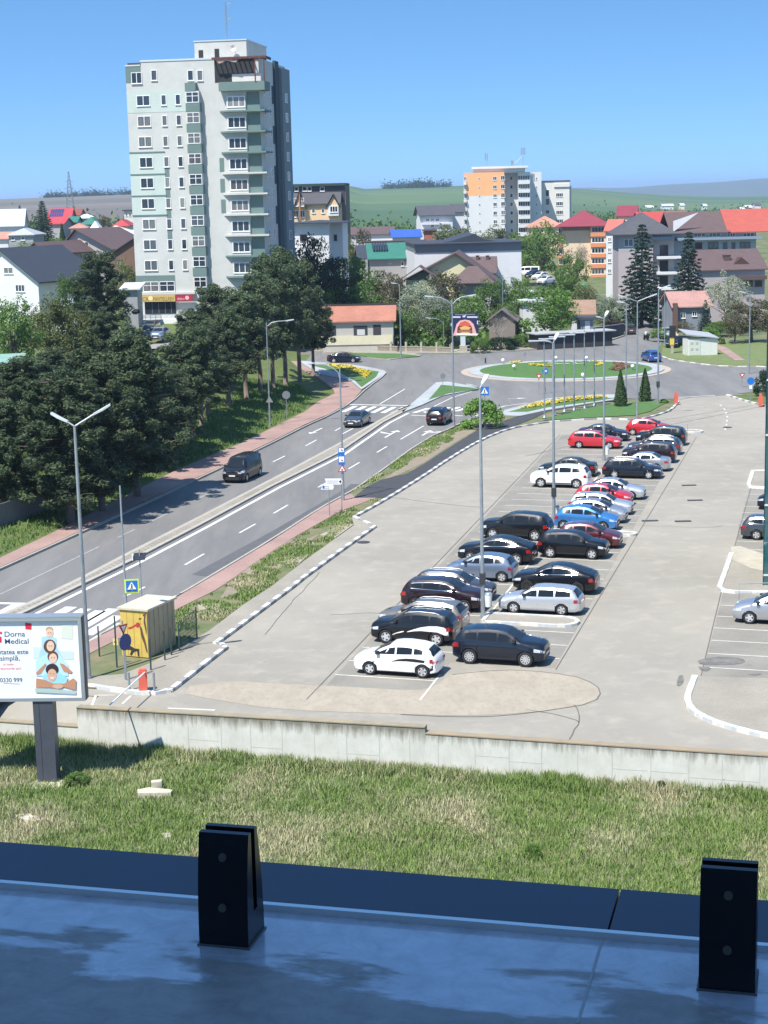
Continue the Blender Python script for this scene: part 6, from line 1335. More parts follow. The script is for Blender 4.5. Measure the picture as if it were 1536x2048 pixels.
# tiled cottage
b=house('cottage','old cottage with sagging orange tile roof and dark boarded windows',645,786,643,614,250,2,8,tand,tile('orange',(.47,.20,.135)),'gu',over=.45)
for x0,y0,x1,y1,k in((646,652,672,671,'shutter'),(707,652,735,672,'shutter'),(746,650,762,678,'door')): b.pbox(k,x0,y0,x1,y1,-.06,-.001,M('dark boards',(.035,.035,.04),.8))
b.pbox('poster',714,659,730,670,-.09,-.061,M('pale sheet',(.5,.5,.5),.7)); zr_=b.uv(715,614,4)[1]; b.box('ridge_cap',b.uv(645,640)[0]-.6,b.uv(786,640)[0]+.6,4.1,4.5,zr_-.1,zr_+.45,M('dark ridge',(.04,.03,.03),.9)); b.pbox('plinth',642,673,786,688,-.12,-.002,wallc('crumbled cream plaster',(.62,.58,.42)))
# small houses behind the round tree at the roundabout
house('house','tiny old house with patchy brown tile roof behind the round tree',1143,1186,627,602,262,6,6,wht,tile('patchy',(.36,.23,.16)),'gu',wins=[(1150,632,1158,642,1)]); b=house('kiosk','white walled annex with a white door by the side street',1160,1186,640,636,254,0,4,wallc('dim blue grey render',(.22,.25,.29)),slate,'flat',cat='shed'); b.pbox('door',1170,642,1180,664,-.06,-.001,wht)
house('house','low white garden house right of the grey twiggy tree',1046,1098,605,600,275,-4,6,wht,whr,'flat',wins=[(1060,608,1072,616,3)]); house('house','white shed between bushes right of the billboard',1010,1062,588,582,290,0,6,wht,whr,'flat'); 
house('house','grey ruined roof behind leafless tangle right of the burger billboard',978,1030,640,620,252,8,6,wallc('weathered boards',(.22,.19,.16)),M('old grey roof',(.2,.17,.15),.9,c2=(.12,.1,.09),scale=2),'gv',cat='shed')
# long shed roof and dark fence along the side street
def between(p,q,z=0): a,b_=G(*p),G(*q); return a,b_,(b_-a)
def fence(name,label,p,q,h,mat,th=.08,group=None,cap=None,postm=None,pn=0,posth=0,zz=None,panel='panel'):
    a=GT(*p);b_=GT(*q); d=b_-a; L=math.hypot(d.x,d.y); t=thing(name,label,'fence',a,math.atan2(d.y,d.x),group); dz=d.z
    mb=MB(); mb.prism([(0,0),(L,dz),(L,dz+h),(0,h)],-th/2,th/2,axis='y'); ob(panel,mb,mat,t)
    if cap: mb=MB(); mb.prism([(0,h),(L,dz+h),(L,dz+h+.08),(0,h+.08)],-th/2-.05,th/2+.05,axis='y'); ob('coping',mb,cap,t)
    for i in range(pn):
        u=L*i/max(1,pn-1); w=.15; ob('post',MB().box(u-w,u+w,-w,w,dz*i/max(1,pn-1)-.1,dz*i/max(1,pn-1)+posth),postm,t)
    return t
fence('fence','long dark board fence with grey sheet top along the side street',(1078,696),(1248,672),1.9,M('charcoal boards',(.055,.06,.065),.8),cap=M('grey sheet',(.35,.36,.37),.5))
b=B('long_shed','long low shed with pale grey sheet roof behind the dark fence','shed',(1075,690),246,-19,z=-.1); b.box('wall',0,12,0,3,0,2.2,M('dark boards',(.035,.035,.04))); b.box('roof',-.4,12.4,-.5,3.3,2.2,2.35,M('pale grey sheet',(.42,.43,.44),.5,c2=(.34,.35,.36),scale=2))
b=B('red_kiosk','small dark red kiosk at the end of the fence','kiosk',(1213,684),272,-10,z=-.1); b.box('wall',0,2.9,0,2,0,1.6,M('dark red board',(.16,.03,.035),.7)); b.box('roof',-.1,3.0,-.15,2.1,1.6,1.75,M('dark red board',(.16,.03,.035))); b.box('window',.5,2.4,-.04,-.001,.7,1.3,wglass)
# stone post wall north of the roundabout
cs=M('weathered stone',(.42,.39,.31),.9,c2=(.3,.28,.22),scale=3)
fence('low_wall','low stone wall with evenly spaced stubby posts before the cottage',(606,700),(905,706),.75,M('brown rubble',(.20,.17,.14),.95,c2=(.28,.25,.2),scale=4),.25,cap=cs,postm=cs,pn=11,posth=1.5)
# transformer hut, gate posts
b=B('transformer_hut','white prefabricated hut with slanted grey roof on the grass corner','hut',(1377,706),231,-6,z=0); U=lambda x,y=690,v=0:b.uv(x,y,v)[0]; Z=lambda y,x=1405,v=0:b.uv(x,y,v)[1]
hw=M('white hut panel',(.66,.68,.62),.6,c2=(.58,.6,.55),scale=1.5,world=False); b.box('wall',U(1376),U(1435),0,2.6,0,Z(677),hw); mb=MB(); mb.add([(U(1373),-.3,Z(668,1380)),(U(1437),-.3,Z(676)),(U(1430),2.9,Z(676)+.5),(U(1368),2.9,Z(668)+.6),(U(1373),-.3,Z(668,1380)-.12),(U(1437),-.3,Z(676)-.12),(U(1430),2.9,Z(676)+.38),(U(1368),2.9,Z(668)+.48)],[(0,1,2,3),(5,4,7,6),(4,5,1,0),(5,6,2,1),(6,7,3,2),(7,4,0,3)]); ob('roof',mb,M('grey sheet',(.35,.36,.37)),b.r)
b.box('door',U(1378),U(1401),-.05,-.001,.1,Z(681),M('hut door',(.55,.58,.50),.6)); 
for x in(1384,1394):
    for y in (686,698): b.pbox('vent',x-2.5,y-2,x+2.5,y+2,-.08,-.051,M('grey vent',(.4,.42,.38),.6))
for i,x in enumerate((1384,1395)): 
    q=GT(x,662); ob_=ob('gate_post',MB().box(-.25,.25,-.25,.25,0,1.7).box(-.32,.32,-.32,.32,1.7,1.85),cs,None); ob_.location=q; tag(ob_,['left','right'][i]+' stone gate post behind the white hut','gate post','stone gate posts')
gpn=GT(1389,663); g_=thing('gate','dark wooden garden gate between two stone posts','gate',gpn,0); ob('panel',MB().box(-.6,.6,-.04,.04,.1,1.6),M('brown boards',(.12,.07,.05)),g_)
b=B('shop_building','red fronted corner building with teal glass facade, only its edge in view','building',(1533,1150),93.3,14.5,z=-.1); U=lambda x,y=900,v=0:b.uv(x,y,v)[0]; Z=lambda y,x=1532,v=0:b.uv(x,y,v)[1]
b.box('glass_facade',U(1531),U(1531)+9,0,9,0,Z(640),M('teal glass',(.02,.10,.11),.08,coat=1)); b.box('red_fascia',U(1533),U(1533)+9,-.1,9,Z(640)+.001,Z(560),M('red cladding',(.38,.02,.03),.4))
for y in (1010,870,1150,760): b.box('transom',U(1530.9),U(1531)+9,-.06,-.001,Z(y)-.05,Z(y)+.05,M('pale trim',(.5,.55,.55),.4))
b.box('corner_profile',U(1530),U(1530.9),-.08,.1,0,Z(640),M('dark teal frame',(.01,.05,.06),.3))
# ---- houses on the left
b=house('house','white gabled house with navy blue metal roof at the left edge',-70,76,560,498,262,28,14,wht,navyr,'gv',frac=.52,over=.7,wins=[(31,570,50,583,3),(8,535,26,547,2)])
house('house','house with brown roof and grey gable and a white awning',52,96,505,486,300,26,16,grw,brt,'gv',over=.7,chim=[(108,484,1.2)]); house('house','grey gabled house with brown roof and dark balcony window',124,222,497,459,312,22,14,grw,brt,'gv',frac=.33,over=.9,wins=[(162,484,178,497,2)])
house('house','brown wooden house with a pale barge board left of the tower',216,275,512,476,288,8,10,wallc('brown brick',(.17,.105,.075)),dgy,'gv',frac=.95,over=.5,wins=[(232,520,244,530,2)],fm=pvcb); house('house','flat white roofed wooden house behind the brown wooden one',214,268,475,472,330,0,8,wallc('brown brick',(.17,.105,.075)),whr,'flat',wins=[])
house('house','long house with white sheet roof at the far left',-30,45,452,420,400,-6,12,wht,whr,'gu'); house('house','bungalow with pale hip roof at the left',17,66,470,456,372,4,9,wallc('dusty blue',(.30,.32,.34)),M('pale grey sheet',(.42,.43,.44)),'hip',wins=[(22,474,30,480,1),(42,474,50,480,1)])
b=house('house','red roofed house with blue solar panels on the roof',98,140,437,418,480,-3,12,grw,roofm('crimson',(.45,.05,.06)),'gu'); u0,_=b.uv(101,430,3);u1,_=b.uv(128,430,3); mb=MB(); ze=b.uv(115,437)[1]; zr=b.uv(115,418,6)[1]
for i in range(6):
    for j in range(2):
        a=u0+(u1-u0)*i/6; w=(u1-u0)/6-.12; v0=.6+2.5*j; v1=v0+2.2; f=lambda v:ze+(zr-ze)*v/6+.28; mb.add([(a,v0,f(v0)),(a+w,v0,f(v0)),(a+w,v1,f(v1)),(a,v1,f(v1))],[(0,1,2,3)])
ob('solar_panels',mb,M('blue solar panel',(.03,.05,.16),.2),b.r)
house('house','lower bright red roof in front of the solar panel house',100,126,448,437,450,5,9,grw,roofm('crimson',(.45,.05,.06)),'gu'); house('house','brown red roof beside the solar panel house',140,158,431,419,500,0,10,grw,roofm('rust',(.25,.07,.05)),'gu'); house('house','green roofed house, left of two in the distance',133,152,445,434,460,0,9,grw,greenr,'gu'); house('house','green roofed house, right of two in the distance',163,194,449,434,455,4,9,grw,greenr,'hip')
house('house','terracotta roofed cottage among the distant gardens',141,172,456,446,430,-6,9,wht,terra,'hip'); house('house','house with a pointed red tent roof beside the tower',228,256,452,439,440,0,12,wht,roofm('crimson',(.45,.05,.06)),'hip'); house('house','plain white building far left of the tower',248,266,422,420,520,0,9,cw,slate,'flat',wins=[(251,427,255,432,1),(258,427,262,432,1)])
house('house','cream roofed shed left of the tower',204,256,463,451,415,-5,9,wht,M('cream sheet',(.6,.52,.42),.6),'hip'); house('house','sheds with white sheet roofs left of the tower',200,266,473,462,400,0,8,wht,whr,'gu'); b=house('pavilion','white pointed pavilion tent among the gardens',182,197,460,442,405,0,5,wht,M('tent cloth',(.72,.74,.74),.6),'hip',cat='tent')
house('house','white dome like roof among the green roofs',158,178,436,428,470,0,8,grw,M('tent cloth',(.72,.74,.74)),'hip'); house('house','orange roofed little house at the far left edge',-20,16,478,466,380,0,8,wht,terra,'gu'); house('shed','white walled low building behind the olive trees',110,162,612,600,232,0,6,wht,whr,'gu',cat='shed')
house('shed','grey tin shed left of the tower foot',246,274,580,568,240,0,5,wallc('tin',(.33,.34,.35)),whr,'mono',cat='shed'); house('shed','pale green roofed market stall at the left edge',-30,34,732,713,150,-8,5,M('stall dark',(.02,.02,.03),.8),roofm('mint',(.22,.38,.31)),'mono',cat='stall')
house('house','orange tiled roof peeking behind the maroon roof',1062,1128,455,432,470,0,14,cr,terra,'hip',cat='building')
# far village houses
for i,(x,y,w,m,l) in enumerate(((1293,411,14,whr,'long white greenhouse roofs on the far slope'),(1325,408,22,whr,'white farm sheds on the far slope'),(1362,407,7,whr,'small white farm shed on the far slope'),(1408,408,6,whr,'single white farm cottage on the far slope'),(1492,411,12,wht,'white gabled farmhouse near the right edge'),(1482,414,8,whr,'bright white shed near the right edge'),(1510,406,12,brt,'brown roofed farmhouse near the right edge'))):
    house('farmhouse',l,x,x+w,y+4,y,1500,0,12,wht,m,'gu',cat='farm building')
# pylon
q=D(141,420,1150); t=thing('pylon','lattice electricity pylon on the skyline left of the tower','pylon',(q.x,q.y,T(q.x,q.y)),0.3)
top=D(141,343,1150).z-T(q.x,q.y); mb=MB()
def pw(z): return 2.6*(1-z/top)**1.1+.25
for sx,sy in((1,1),(1,-1),(-1,1),(-1,-1)): mb.tube([(sx*pw(z),sy*pw(z),z) for z in np.linspace(0,top,9)],.16,4)
for k in range(12):
    z0,z1=top*k/12,top*(k+1)/12
    for s in (1,-1): mb.tube([(-s*pw(z0),-pw(z0),z0),(s*pw(z1),-pw(z1),z1)],.09,3); mb.tube([(-s*pw(z0),pw(z0),z0),(s*pw(z1),pw(z1),z1)],.09,3)
ob('lattice',mb,M('pylon steel',(.16,.19,.2),.6),t)
for f,l in ((.76,2.6),(.60,3.4)): mb=MB(); mb.tube([(-l,0,top*f),(0,0,top*f+.6),(l,0,top*f)],.14,4); ob('crossarm',mb,M('pylon steel',(.16,.19,.2)),t)
# green yard and white cars beside the white hall
CH='cars parked beside the white hall'
frontcar('van',(1056,552),math.radians(170),whitep,'white delivery van right of the white hall',cat='van',group=CH,z=345)
for i,(x,y,pm,l) in enumerate(((1067,556,blackp,'black car right of the white van'),(1081,560,whitep,'white car, nearer the hall, under the green tree'),(1092,568,whitep,'white car, nearest of those beside the hall'))): frontcar('hatch',(x,y),math.radians(-130),pm,l,group=CH,z=330-8*i)
# ================================================================ STREET FURNITURE
galv=M('galvanised pole',(.36,.40,.42),.45,.5,c2=(.28,.31,.33),scale=2); ledh=M('lamp head',(.62,.65,.64),.4,.3); glassw=M('lamp lens',(.75,.76,.74),.2)
def base_top(bp,ytop,z=None):
    b=GT(*bp) if z is None else G(bp[0],bp[1],z); return b,D(bp[0],ytop,b.y).z-b.z
def lamp(bp,ytop,label,heads,r=.11,group='street lamps',Y=None,kind='straight',bracket=False,name='street_lamp',z=None,hl=.7):
    """heads: list of (dx,dy,dz) reach of each arm in metres (world x to the right)"""
    if Y is None: b,h=base_top(bp,ytop,z)
    else: q=D(bp[0],ytop,Y); b=Vector((q.x,Y,T(q.x,Y))); h=q.z-b.z
    t=thing(name,label,'street lamp',b,0,group)
    ob('pole',MB().tube([(0,0,0),(0,0,h*.3),(0,0,h)],[r,r*.85,r*.5],10),galv,t,True,40)
    ob('base_plate',MB().box(-.2,.2,-.2,.2,0,.03).tube([(0,0,0),(0,0,.25)],r*1.25,10),galv,t)
    for dx,dy,dz in heads:
        L=math.hypot(dx,dy); 
        if kind=='curved': pts=[(0,0,h-.9),(dx*.06,dy*.06,h-.35),(dx*.25,dy*.25,h-.03),(dx*.55,dy*.55,h+dz*.7),(dx,dy,h+dz)]
        else: pts=[(0,0,h-.05),(dx,dy,h+dz)]
        a=ob('arm',MB().tube(pts,.045,8),galv,t,True,50)
        ux_,uy_=dx/L,dy/L; px,py=-uy_,ux_; p0=Vector((dx,dy,h+dz)); sl_=dz/L if kind!='curved' else .12
        mb=MB(); w=.14
        def Q(a,b_,c): return (p0.x+ux_*a+px*b_,p0.y+uy_*a+py*b_,p0.z+sl_*a+c)
        vs=[Q(-.1,-w*.5,-.03),Q(hl*.5,-w,-.05),Q(hl,-w*.8,-.03),Q(hl,w*.8,-.03),Q(hl*.5,w,-.05),Q(-.1,w*.5,-.03)]; vs+=[(v[0],v[1],v[2]+.09) for v in vs]
        mb.add(vs,[(5,4,3,2,1,0),(6,7,8,9,10,11)]+[(i,(i+1)%6,(i+1)%6+6,i+6) for i in range(6)]); hd=ob('lamp_head',mb,ledh,a)
        ob('lens',MB().add([Q(.1,-w*.5,-.056),Q(.6,-w*.6,-.056),Q(.6,w*.6,-.056),Q(.1,w*.5,-.056)],[(3,2,1,0)]),glassw,a) if False else None
    if bracket: ob('bracket_box',MB().box(-.16,.16,-.16,.16,1.9,2.5),M('dark box',(.04,.04,.045),.6),t)
    return t
lamp((178,1362),850,'tall double headed lamp nearest the camera, in front of the pines',[(-.40,.1,.20),(.95,.2,.50)],.12)
lamp((966,1238),775,'double headed lamp standing on the kerb island among the front car rows',[(-.28,-.1,.08),(.18,.25,.25)],.12,bracket=True,hl=.4)
lamp((1108,1048),685,'double headed lamp in the middle of the car rows beside the blue car',[(-.28,-.1,.08),(.18,.3,.25)],.12,bracket=True,hl=.4)
lamp((1208,922),637,'double headed lamp between the red estate and the black estate',[(-.28,-.1,.08),(.18,.3,.25)],.12,hl=.4)
lamp((908,855),600,'slim grey lamp with two curved arms beside the black suv on the road',[(-1.9,.2,.35),(1.6,.2,.35)],.11,kind='curved')
lamp((687,1004),735,'grey lamp with one curved arm carrying blue signs above the direction boards',[(-2.0,.2,.35)],.10,kind='curved')
lamp((540,852),645,'lamp with a long curved arm to the right rising out of the pines',[(2.0,.2,.12)],.09,kind='curved')
lamp((802,716),568,'slim lamp pole by the cottage end with no visible arm',[(-.5,0,.1)],.10,kind='curved')
lamp((1498,748),588,'slim lamp pole near the right edge by the yield sign',[(-.6,0,.15)],.10)
lamp((1274,839),602,'double headed lamp on the lawn right of the thujas',[(-1.2,0,.4),(1.2,0,.4)],.11)
lamp((1252,812),606,'plain pole behind the left thuja',[(-.3,0,.05)],.10)
lamp((1316,810),578,'tall plain lamp pole at the lawn tip beside the blue hatchback',[(.5,0,.15)],.11,bracket=True)
lamp((1005,690),556,'lamp with curved arm rising behind the trees right of the burger billboard',[(1.6,0,.15)],.09,kind='curved',Y=262)
lamp((887,672),640,'low lamp with curved arm left in front of the burger billboard',[(-1.9,0,.3)],.07,kind='curved',Y=252)
lamp((232,984),880,'white headed lamp half hidden in front of the pine trunks',[(-1.5,.2,.5)],.07,kind='curved')
lamp((1329,690),580,'twin slim pole right of the tall lamp at the lawn tip',[(.4,0,.1)],.08)
# flagpoles with short banner arms
for i,(x,yb,yt) in enumerate(((1089,836,676),(1109,830,672),(1129,824,668),(1148.5,821,664),(1169,817,660),(1188.7,812,657))):
    b_,h=base_top((x,yb),yt,.13); t=thing('flagpole',['first flagpole from the left in the roundabout row','second flagpole from the left in the row','third flagpole from the left in the row','fourth flagpole from the left, third from the right','fifth flagpole from the left, second from the right','rightmost of the six flagpoles beside the yellow flower ribbon'][i],'flagpole',b_,0,'flagpoles beside the yellow flower ribbon')
    ob('pole',MB().tube([(0,0,0),(0,0,h)],[.075,.05],8),galv,t,True,50); ob('base_plate',MB().box(-.22,.22,-.22,.22,0,.04).tube([(0,0,.04),(0,0,.3)],[.2,.08],8),galv,t)
    ob('banner_arm',MB().tube([(-1.5,.1,h-.35),(.0,0,h-.25)],.05,6).box(-1.55,.1,-.25,.25,h-.30,h-.22),M('pale arm',(.45,.48,.48),.5),t)
# globe lamps on the roundabout
for i,(x,y) in enumerate(((1006,723),(1028,740),(1112,720),(1173,722),(1166,753),(1265,738))):
    q=G(x,y+7); q.z=domez(q.x,q.y); t=thing('globe_lamp','white globe lamp '+['at the far left edge of the roundabout lawn','at the left front of the roundabout lawn','behind the gravel lettering','behind the yellow crescent','at the front rim right of the centre','beside the dark red flowers'][i],'garden lamp',q,0,'white globe lamps on the roundabout lawn')
    ob('post',MB().tube([(0,0,0),(0,0,.25)],.05,6),galv,t); gm_=MB(); 
    for j in range(7):
        for k in range(12): th=math.pi*j/6; ph=6.283*k/12; gm_.v.append((.24*math.sin(th)*math.cos(ph),.24*math.sin(th)*math.sin(ph),.46+.24*math.cos(th)))
    for j in range(6):
        for k in range(12): gm_.f.append((j*12+k,(j+1)*12+k,(j+1)*12+(k+1)%12,j*12+(k+1)%12)); gm_.mi.append(0)
    ob('globe',gm_,M('opal globe',(.80,.80,.78),.35),t,True)
# ---- signs
sblue=M('sign blue',(.015,.15,.50),.4); swh=M('sign white',(.75,.76,.76),.4); sred=M('sign red',(.45,.02,.03),.4); sblk=M('sign black',(.02,.02,.02),.5); syel=M('sign fluorescent',(.55,.75,.05),.4); sgrey=M('sign back',(.22,.23,.24),.5)
def XY(p,v0,v1): pass
def plate(t,nm,poly,v,mat,th=.02,par=None):
    return ob(nm,MB().prism(poly,v,v+th,axis='y'),mat,par or t)
def circ(r,z,n=18,x=0): return [(x+r*math.cos(6.283*i/n),z+r*math.sin(6.283*i/n)) for i in range(n)]
def sq(w,z,h=None,x=0): h=h or w; return [(x-w/2,z-h/2),(x+w/2,z-h/2),(x+w/2,z+h/2),(x-w/2,z+h/2)]
def tri(r,z,up=1,x=0): return [(x-r*.87,z-up*r*.5),(x+r*.87,z-up*r*.5),(x,z+up*r)][::up]
def sign(name,label,px,ysign,rz=0,z=None,cat='traffic sign',group=None,r=.035,pole=True,Y=None):
    if Y: q=D(px[0],ysign,Y); b=Vector((q.x,Y,T(q.x,Y))); h=q.z-b.z
    else: b,h=base_top(px,ysign,z)
    t=thing(name,label,cat,b,rz,group)
    if pole: ob('post',MB().tube([(0,.04,0),(0,.04,h+.35)],r,8),galv,t)
    return t,h
def crossing(t,h,s,fluo=False):
    if fluo: f=plate(t,'backing',sq(s*1.25,h),-.02,syel); b_=plate(t,'panel',sq(s,h),-.04,sblue)
    else: b_=plate(t,'panel',sq(s,h),-.04,sblue)
    plate(t,'triangle',tri(s*.46,h-s*.06),-.055,swh,.012,b_)
    mb=MB(); mb.prism(circ(s*.055,h+s*.15,10),-.068,-.058,axis='y'); 
    mb.prism([(-s*.05,h+s*.08),(s*.06,h+s*.09),(s*.05,h-s*.10),(s*.12,h-s*.26),(s*.07,h-s*.27),(0,h-s*.12),(-s*.09,h-s*.27),(-s*.14,h-s*.25),(-s*.04,h-s*.08)][::-1],-.068,-.058,axis='y')
    ob('walking_figure',mb,sblk,b_)
    if fluo:
        for x in (-.36,-.2,.2,.36): ob('stripe',MB().prism([(s*x-s*.03,h-s*.42),(s*x+s*.03,h-s*.42),(s*x*.9+s*.03,h-s*.32),(s*x*.9-s*.03,h-s*.32)],-.07,-.058,axis='y'),sblk,b_)
# tall plain pole with the large crossing sign behind the kiosk
t,h=sign('crossing_sign','large blue pedestrian crossing sign with fluorescent border above the yellow kiosk',(266,1222),1172,.12,r=.06); 
hp=D(253,970,GT(266,1222).y).z
for ch in list(t.children):
    if ch.name.startswith('post'): bpy.data.objects.remove(ch)
ob('post',MB().tube([(-.36,.06,0),(-.36,.06,hp)],[.07,.045],8),galv,t); crossing(t,h,.62,True)
t,h=sign('solar_warning_light','small solar panel with flasher on a thin mast behind the crossing sign',(284,1208),1113,.1,r=.035,cat='solar flasher'); 
ob('solar_panel',MB().add([(-.38,-.2,h-.12),(.30,-.2,h-.12),(.38,.2,h+.18),(-.30,.2,h+.18),(-.38,-.2,h-.16),(.30,-.2,h-.16),(.38,.2,h+.14),(-.30,.2,h+.14)],[(0,1,2,3),(7,6,5,4),(0,4,5,1),(1,5,6,2),(2,6,7,3),(3,7,4,0)]),M('solar panel dark',(.03,.035,.045)),t); ob('panel_frame',MB().box(-.42,-.36,-.22,.2,h-.16,h+.14),swh,t)
t,h=sign('crossing_sign','small blue crossing sign beside the lamp top over the big bush',(970,858),782,0,r=.04); crossing(t,h,.85)
# bus timetable and warning triangle on the lamp with blue signs
b0=GT(687,1004); zz=lambda y:D(684,y,b0.y).z
t=thing('info_sign','stacked blue and white information panels clamped to the curved arm lamp','sign',(b0.x-.05,b0.y-.16,b0.z),0.05); zb0=b0.z
for nm,y0,y1,mat,inn in (('upper_panel',894,905,sblue,1),('middle_panel',905,911,sblue,0),('lower_panel',911,929,sblue,1)):
    p=ob(nm,MB().box(-.24,.24,0,.03,zz(y1)-zb0,zz(y0)-zb0-.01),mat,t)
    if inn: ob('paper',MB().box(-.19,.19,-.012,-.001,zz(y1)-zb0+(.06 if nm=='upper_panel' else .2),zz(y0)-zb0-.05),swh,p); ob('pictogram',MB().prism([(-.03,zz((y0+y1)/2)-zb0),(.1,zz((y0+y1)/2)-zb0-.1),(.1,zz((y0+y1)/2)-zb0-.02),(.0,zz((y0+y1)/2)-zb0+.06)],-.02,-.013,axis='y'),sblk,p)
t=thing('warning_sign','white triangular warning sign with red border below the blue panels','traffic sign',(b0.x-.03,b0.y-.16,b0.z),0.05); zc=zz(938)-zb0; f=plate(t,'border',tri(.37,zc),0,sred); plate(t,'face',tri(.25,zc),-.012,swh,.01,f); ob('symbol',MB().prism(circ(.07,zc-.03,10),-.02,-.013,axis='y'),sred,f)
for nm,lab,px,y0,y1,x0,x1 in (('direction_sign','long white direction board with dark arrow tip at its right end',(684,1030),957,969,651,686),('direction_sign','shorter white direction board with small emblem, lower left of the arrow board',(659,1035),969,979,643,669)):
    bb=GT(*px); t=thing(nm,lab,'direction sign',bb,-.10,'white direction boards beside the footpath'); s=3400/(bb.y/math.cos(.1)); zt_,zb_=D(px[0],y0,bb.y).z-bb.z,D(px[0],y1,bb.y).z-bb.z
    xa,xb=(x0-px[0])/s,(x1-px[0])/s; ob('post',MB().tube([(0,.05,0),(0,.05,zt_)],.035,8),galv,t); p=ob('board',MB().prism([(xa,zb_),(xb-.05,zb_),(xb+.02,(zb_+zt_)/2),(xb-.05,zt_),(xa,zt_),(xa+.08,(zb_+zt_)/2)],0,.03,axis='y'),swh,t)
    if xb>-.1 and 'arrow tip' in lab: ob('arrow',MB().prism([(xb-.22,(zb_+zt_)/2-.04),(xb-.14,(zb_+zt_)/2-.04),(xb-.14,zb_+.05),(xb-.03,(zb_+zt_)/2),(xb-.14,zt_-.05),(xb-.14,(zb_+zt_)/2+.04),(xb-.22,(zb_+zt_)/2+.04)],-.012,-.001,axis='y'),sblk,p)
    for k in (.3,.62): ob('text_line',MB().box(xa+.16,xb-.3,-.01,-.001,zb_+(zt_-zb_)*k-.025,zb_+(zt_-zb_)*k+.02),M('grey print',(.35,.37,.4),.6),p)
    if 'emblem' in lab: ob('emblem',MB().box(xa+.12,xa+.26,-.02,-.011,zb_+.08,zt_-.07),sblue,p)
def yieldsign(label,px,y,s=.40,rz=0,Y=None,edge=1): t,h=sign('yield_sign',label,px,y,rz,Y=Y); f=plate(t,'border',tri(s,h,-1),-.02,sred); plate(t,'face',tri(s*.52,h,-1),-.035,swh,.012,f); return t
def roundsign(label,px,y,s=.33,rz=0,mat=None,Y=None): t,h=sign('round_sign',label,px,y,rz,Y=Y); f=plate(t,'disc',circ(s,h),-.02,mat or sblue); return t,h,f
yieldsign('yield sign in front of the roundabout lawn left of the flagpoles',(1078,790),752); t,h,f=roundsign('round blue arrow sign beside the yield sign at the roundabout',(1091,788),742,.36); ob('arrow',MB().prism([(-.18,h-.05),(.05,h-.05),(.05,h-.15),(.22,h),(.05,h+.15),(.05,h+.05),(-.18,h+.05)],-.035,-.021,axis='y'),swh,f)
yieldsign('yield sign at the right edge beyond the car park exit',(1484,775),750); t,h,f=roundsign('round blue sign at the right edge by the dark bush',(1501,800),762,.40); ob('lower_plate',MB().box(-.15,.15,-.02,0,h-.85,h-.45),swh,t)
roundsign('dark back of a round sign on the splitter island',(886,775),752,.33,.2,sgrey); roundsign('grey round sign seen from behind on the shady bank',(574,840),790,.42,.3,sgrey); roundsign('dark round sign back behind the roundabout left of the middle',(1050,716),708,.26,0,sgrey)
t,h=sign('warning_sign','dark triangular sign back clamped low on the arched lamp in the pines',(541,853),800,0,pole=False); plate(t,'plate',tri(.42,h),-.2,sgrey)
t,h=sign('road_post','dark sign post beside the left arm road',(642,716),690,0,cat='sign post'); plate(t,'plate',sq(.25,h,.8),-.02,sblk); t,h=sign('road_post','dark narrow sign post on the far side of the roundabout',(971,727),721,0,cat='sign post'); plate(t,'plate',sq(.18,h,.7),-.02,sblk)
t,h=sign('street_sign','dark square sign beside the tall lamp at the side street',(1254,650),633,0,Y=262); plate(t,'plate',sq(.6,h),-.02,sblk)
t,h=sign('yellow_post','concrete post with a yellow advertising sleeve before the parked black car',(1344,708),660,0,pole=False,cat='post'); ob('post',MB().box(-.17,.17,-.17,.17,0,h),cs,t); ob('sleeve',MB().box(-.3,.25,-.22,.2,1.3,3.0),M('yellow panel',(.65,.50,.08),.6),t); ob('transformer',MB().box(-.35,.45,-.3,.3,h-1.0,h+.6),sblk,t)
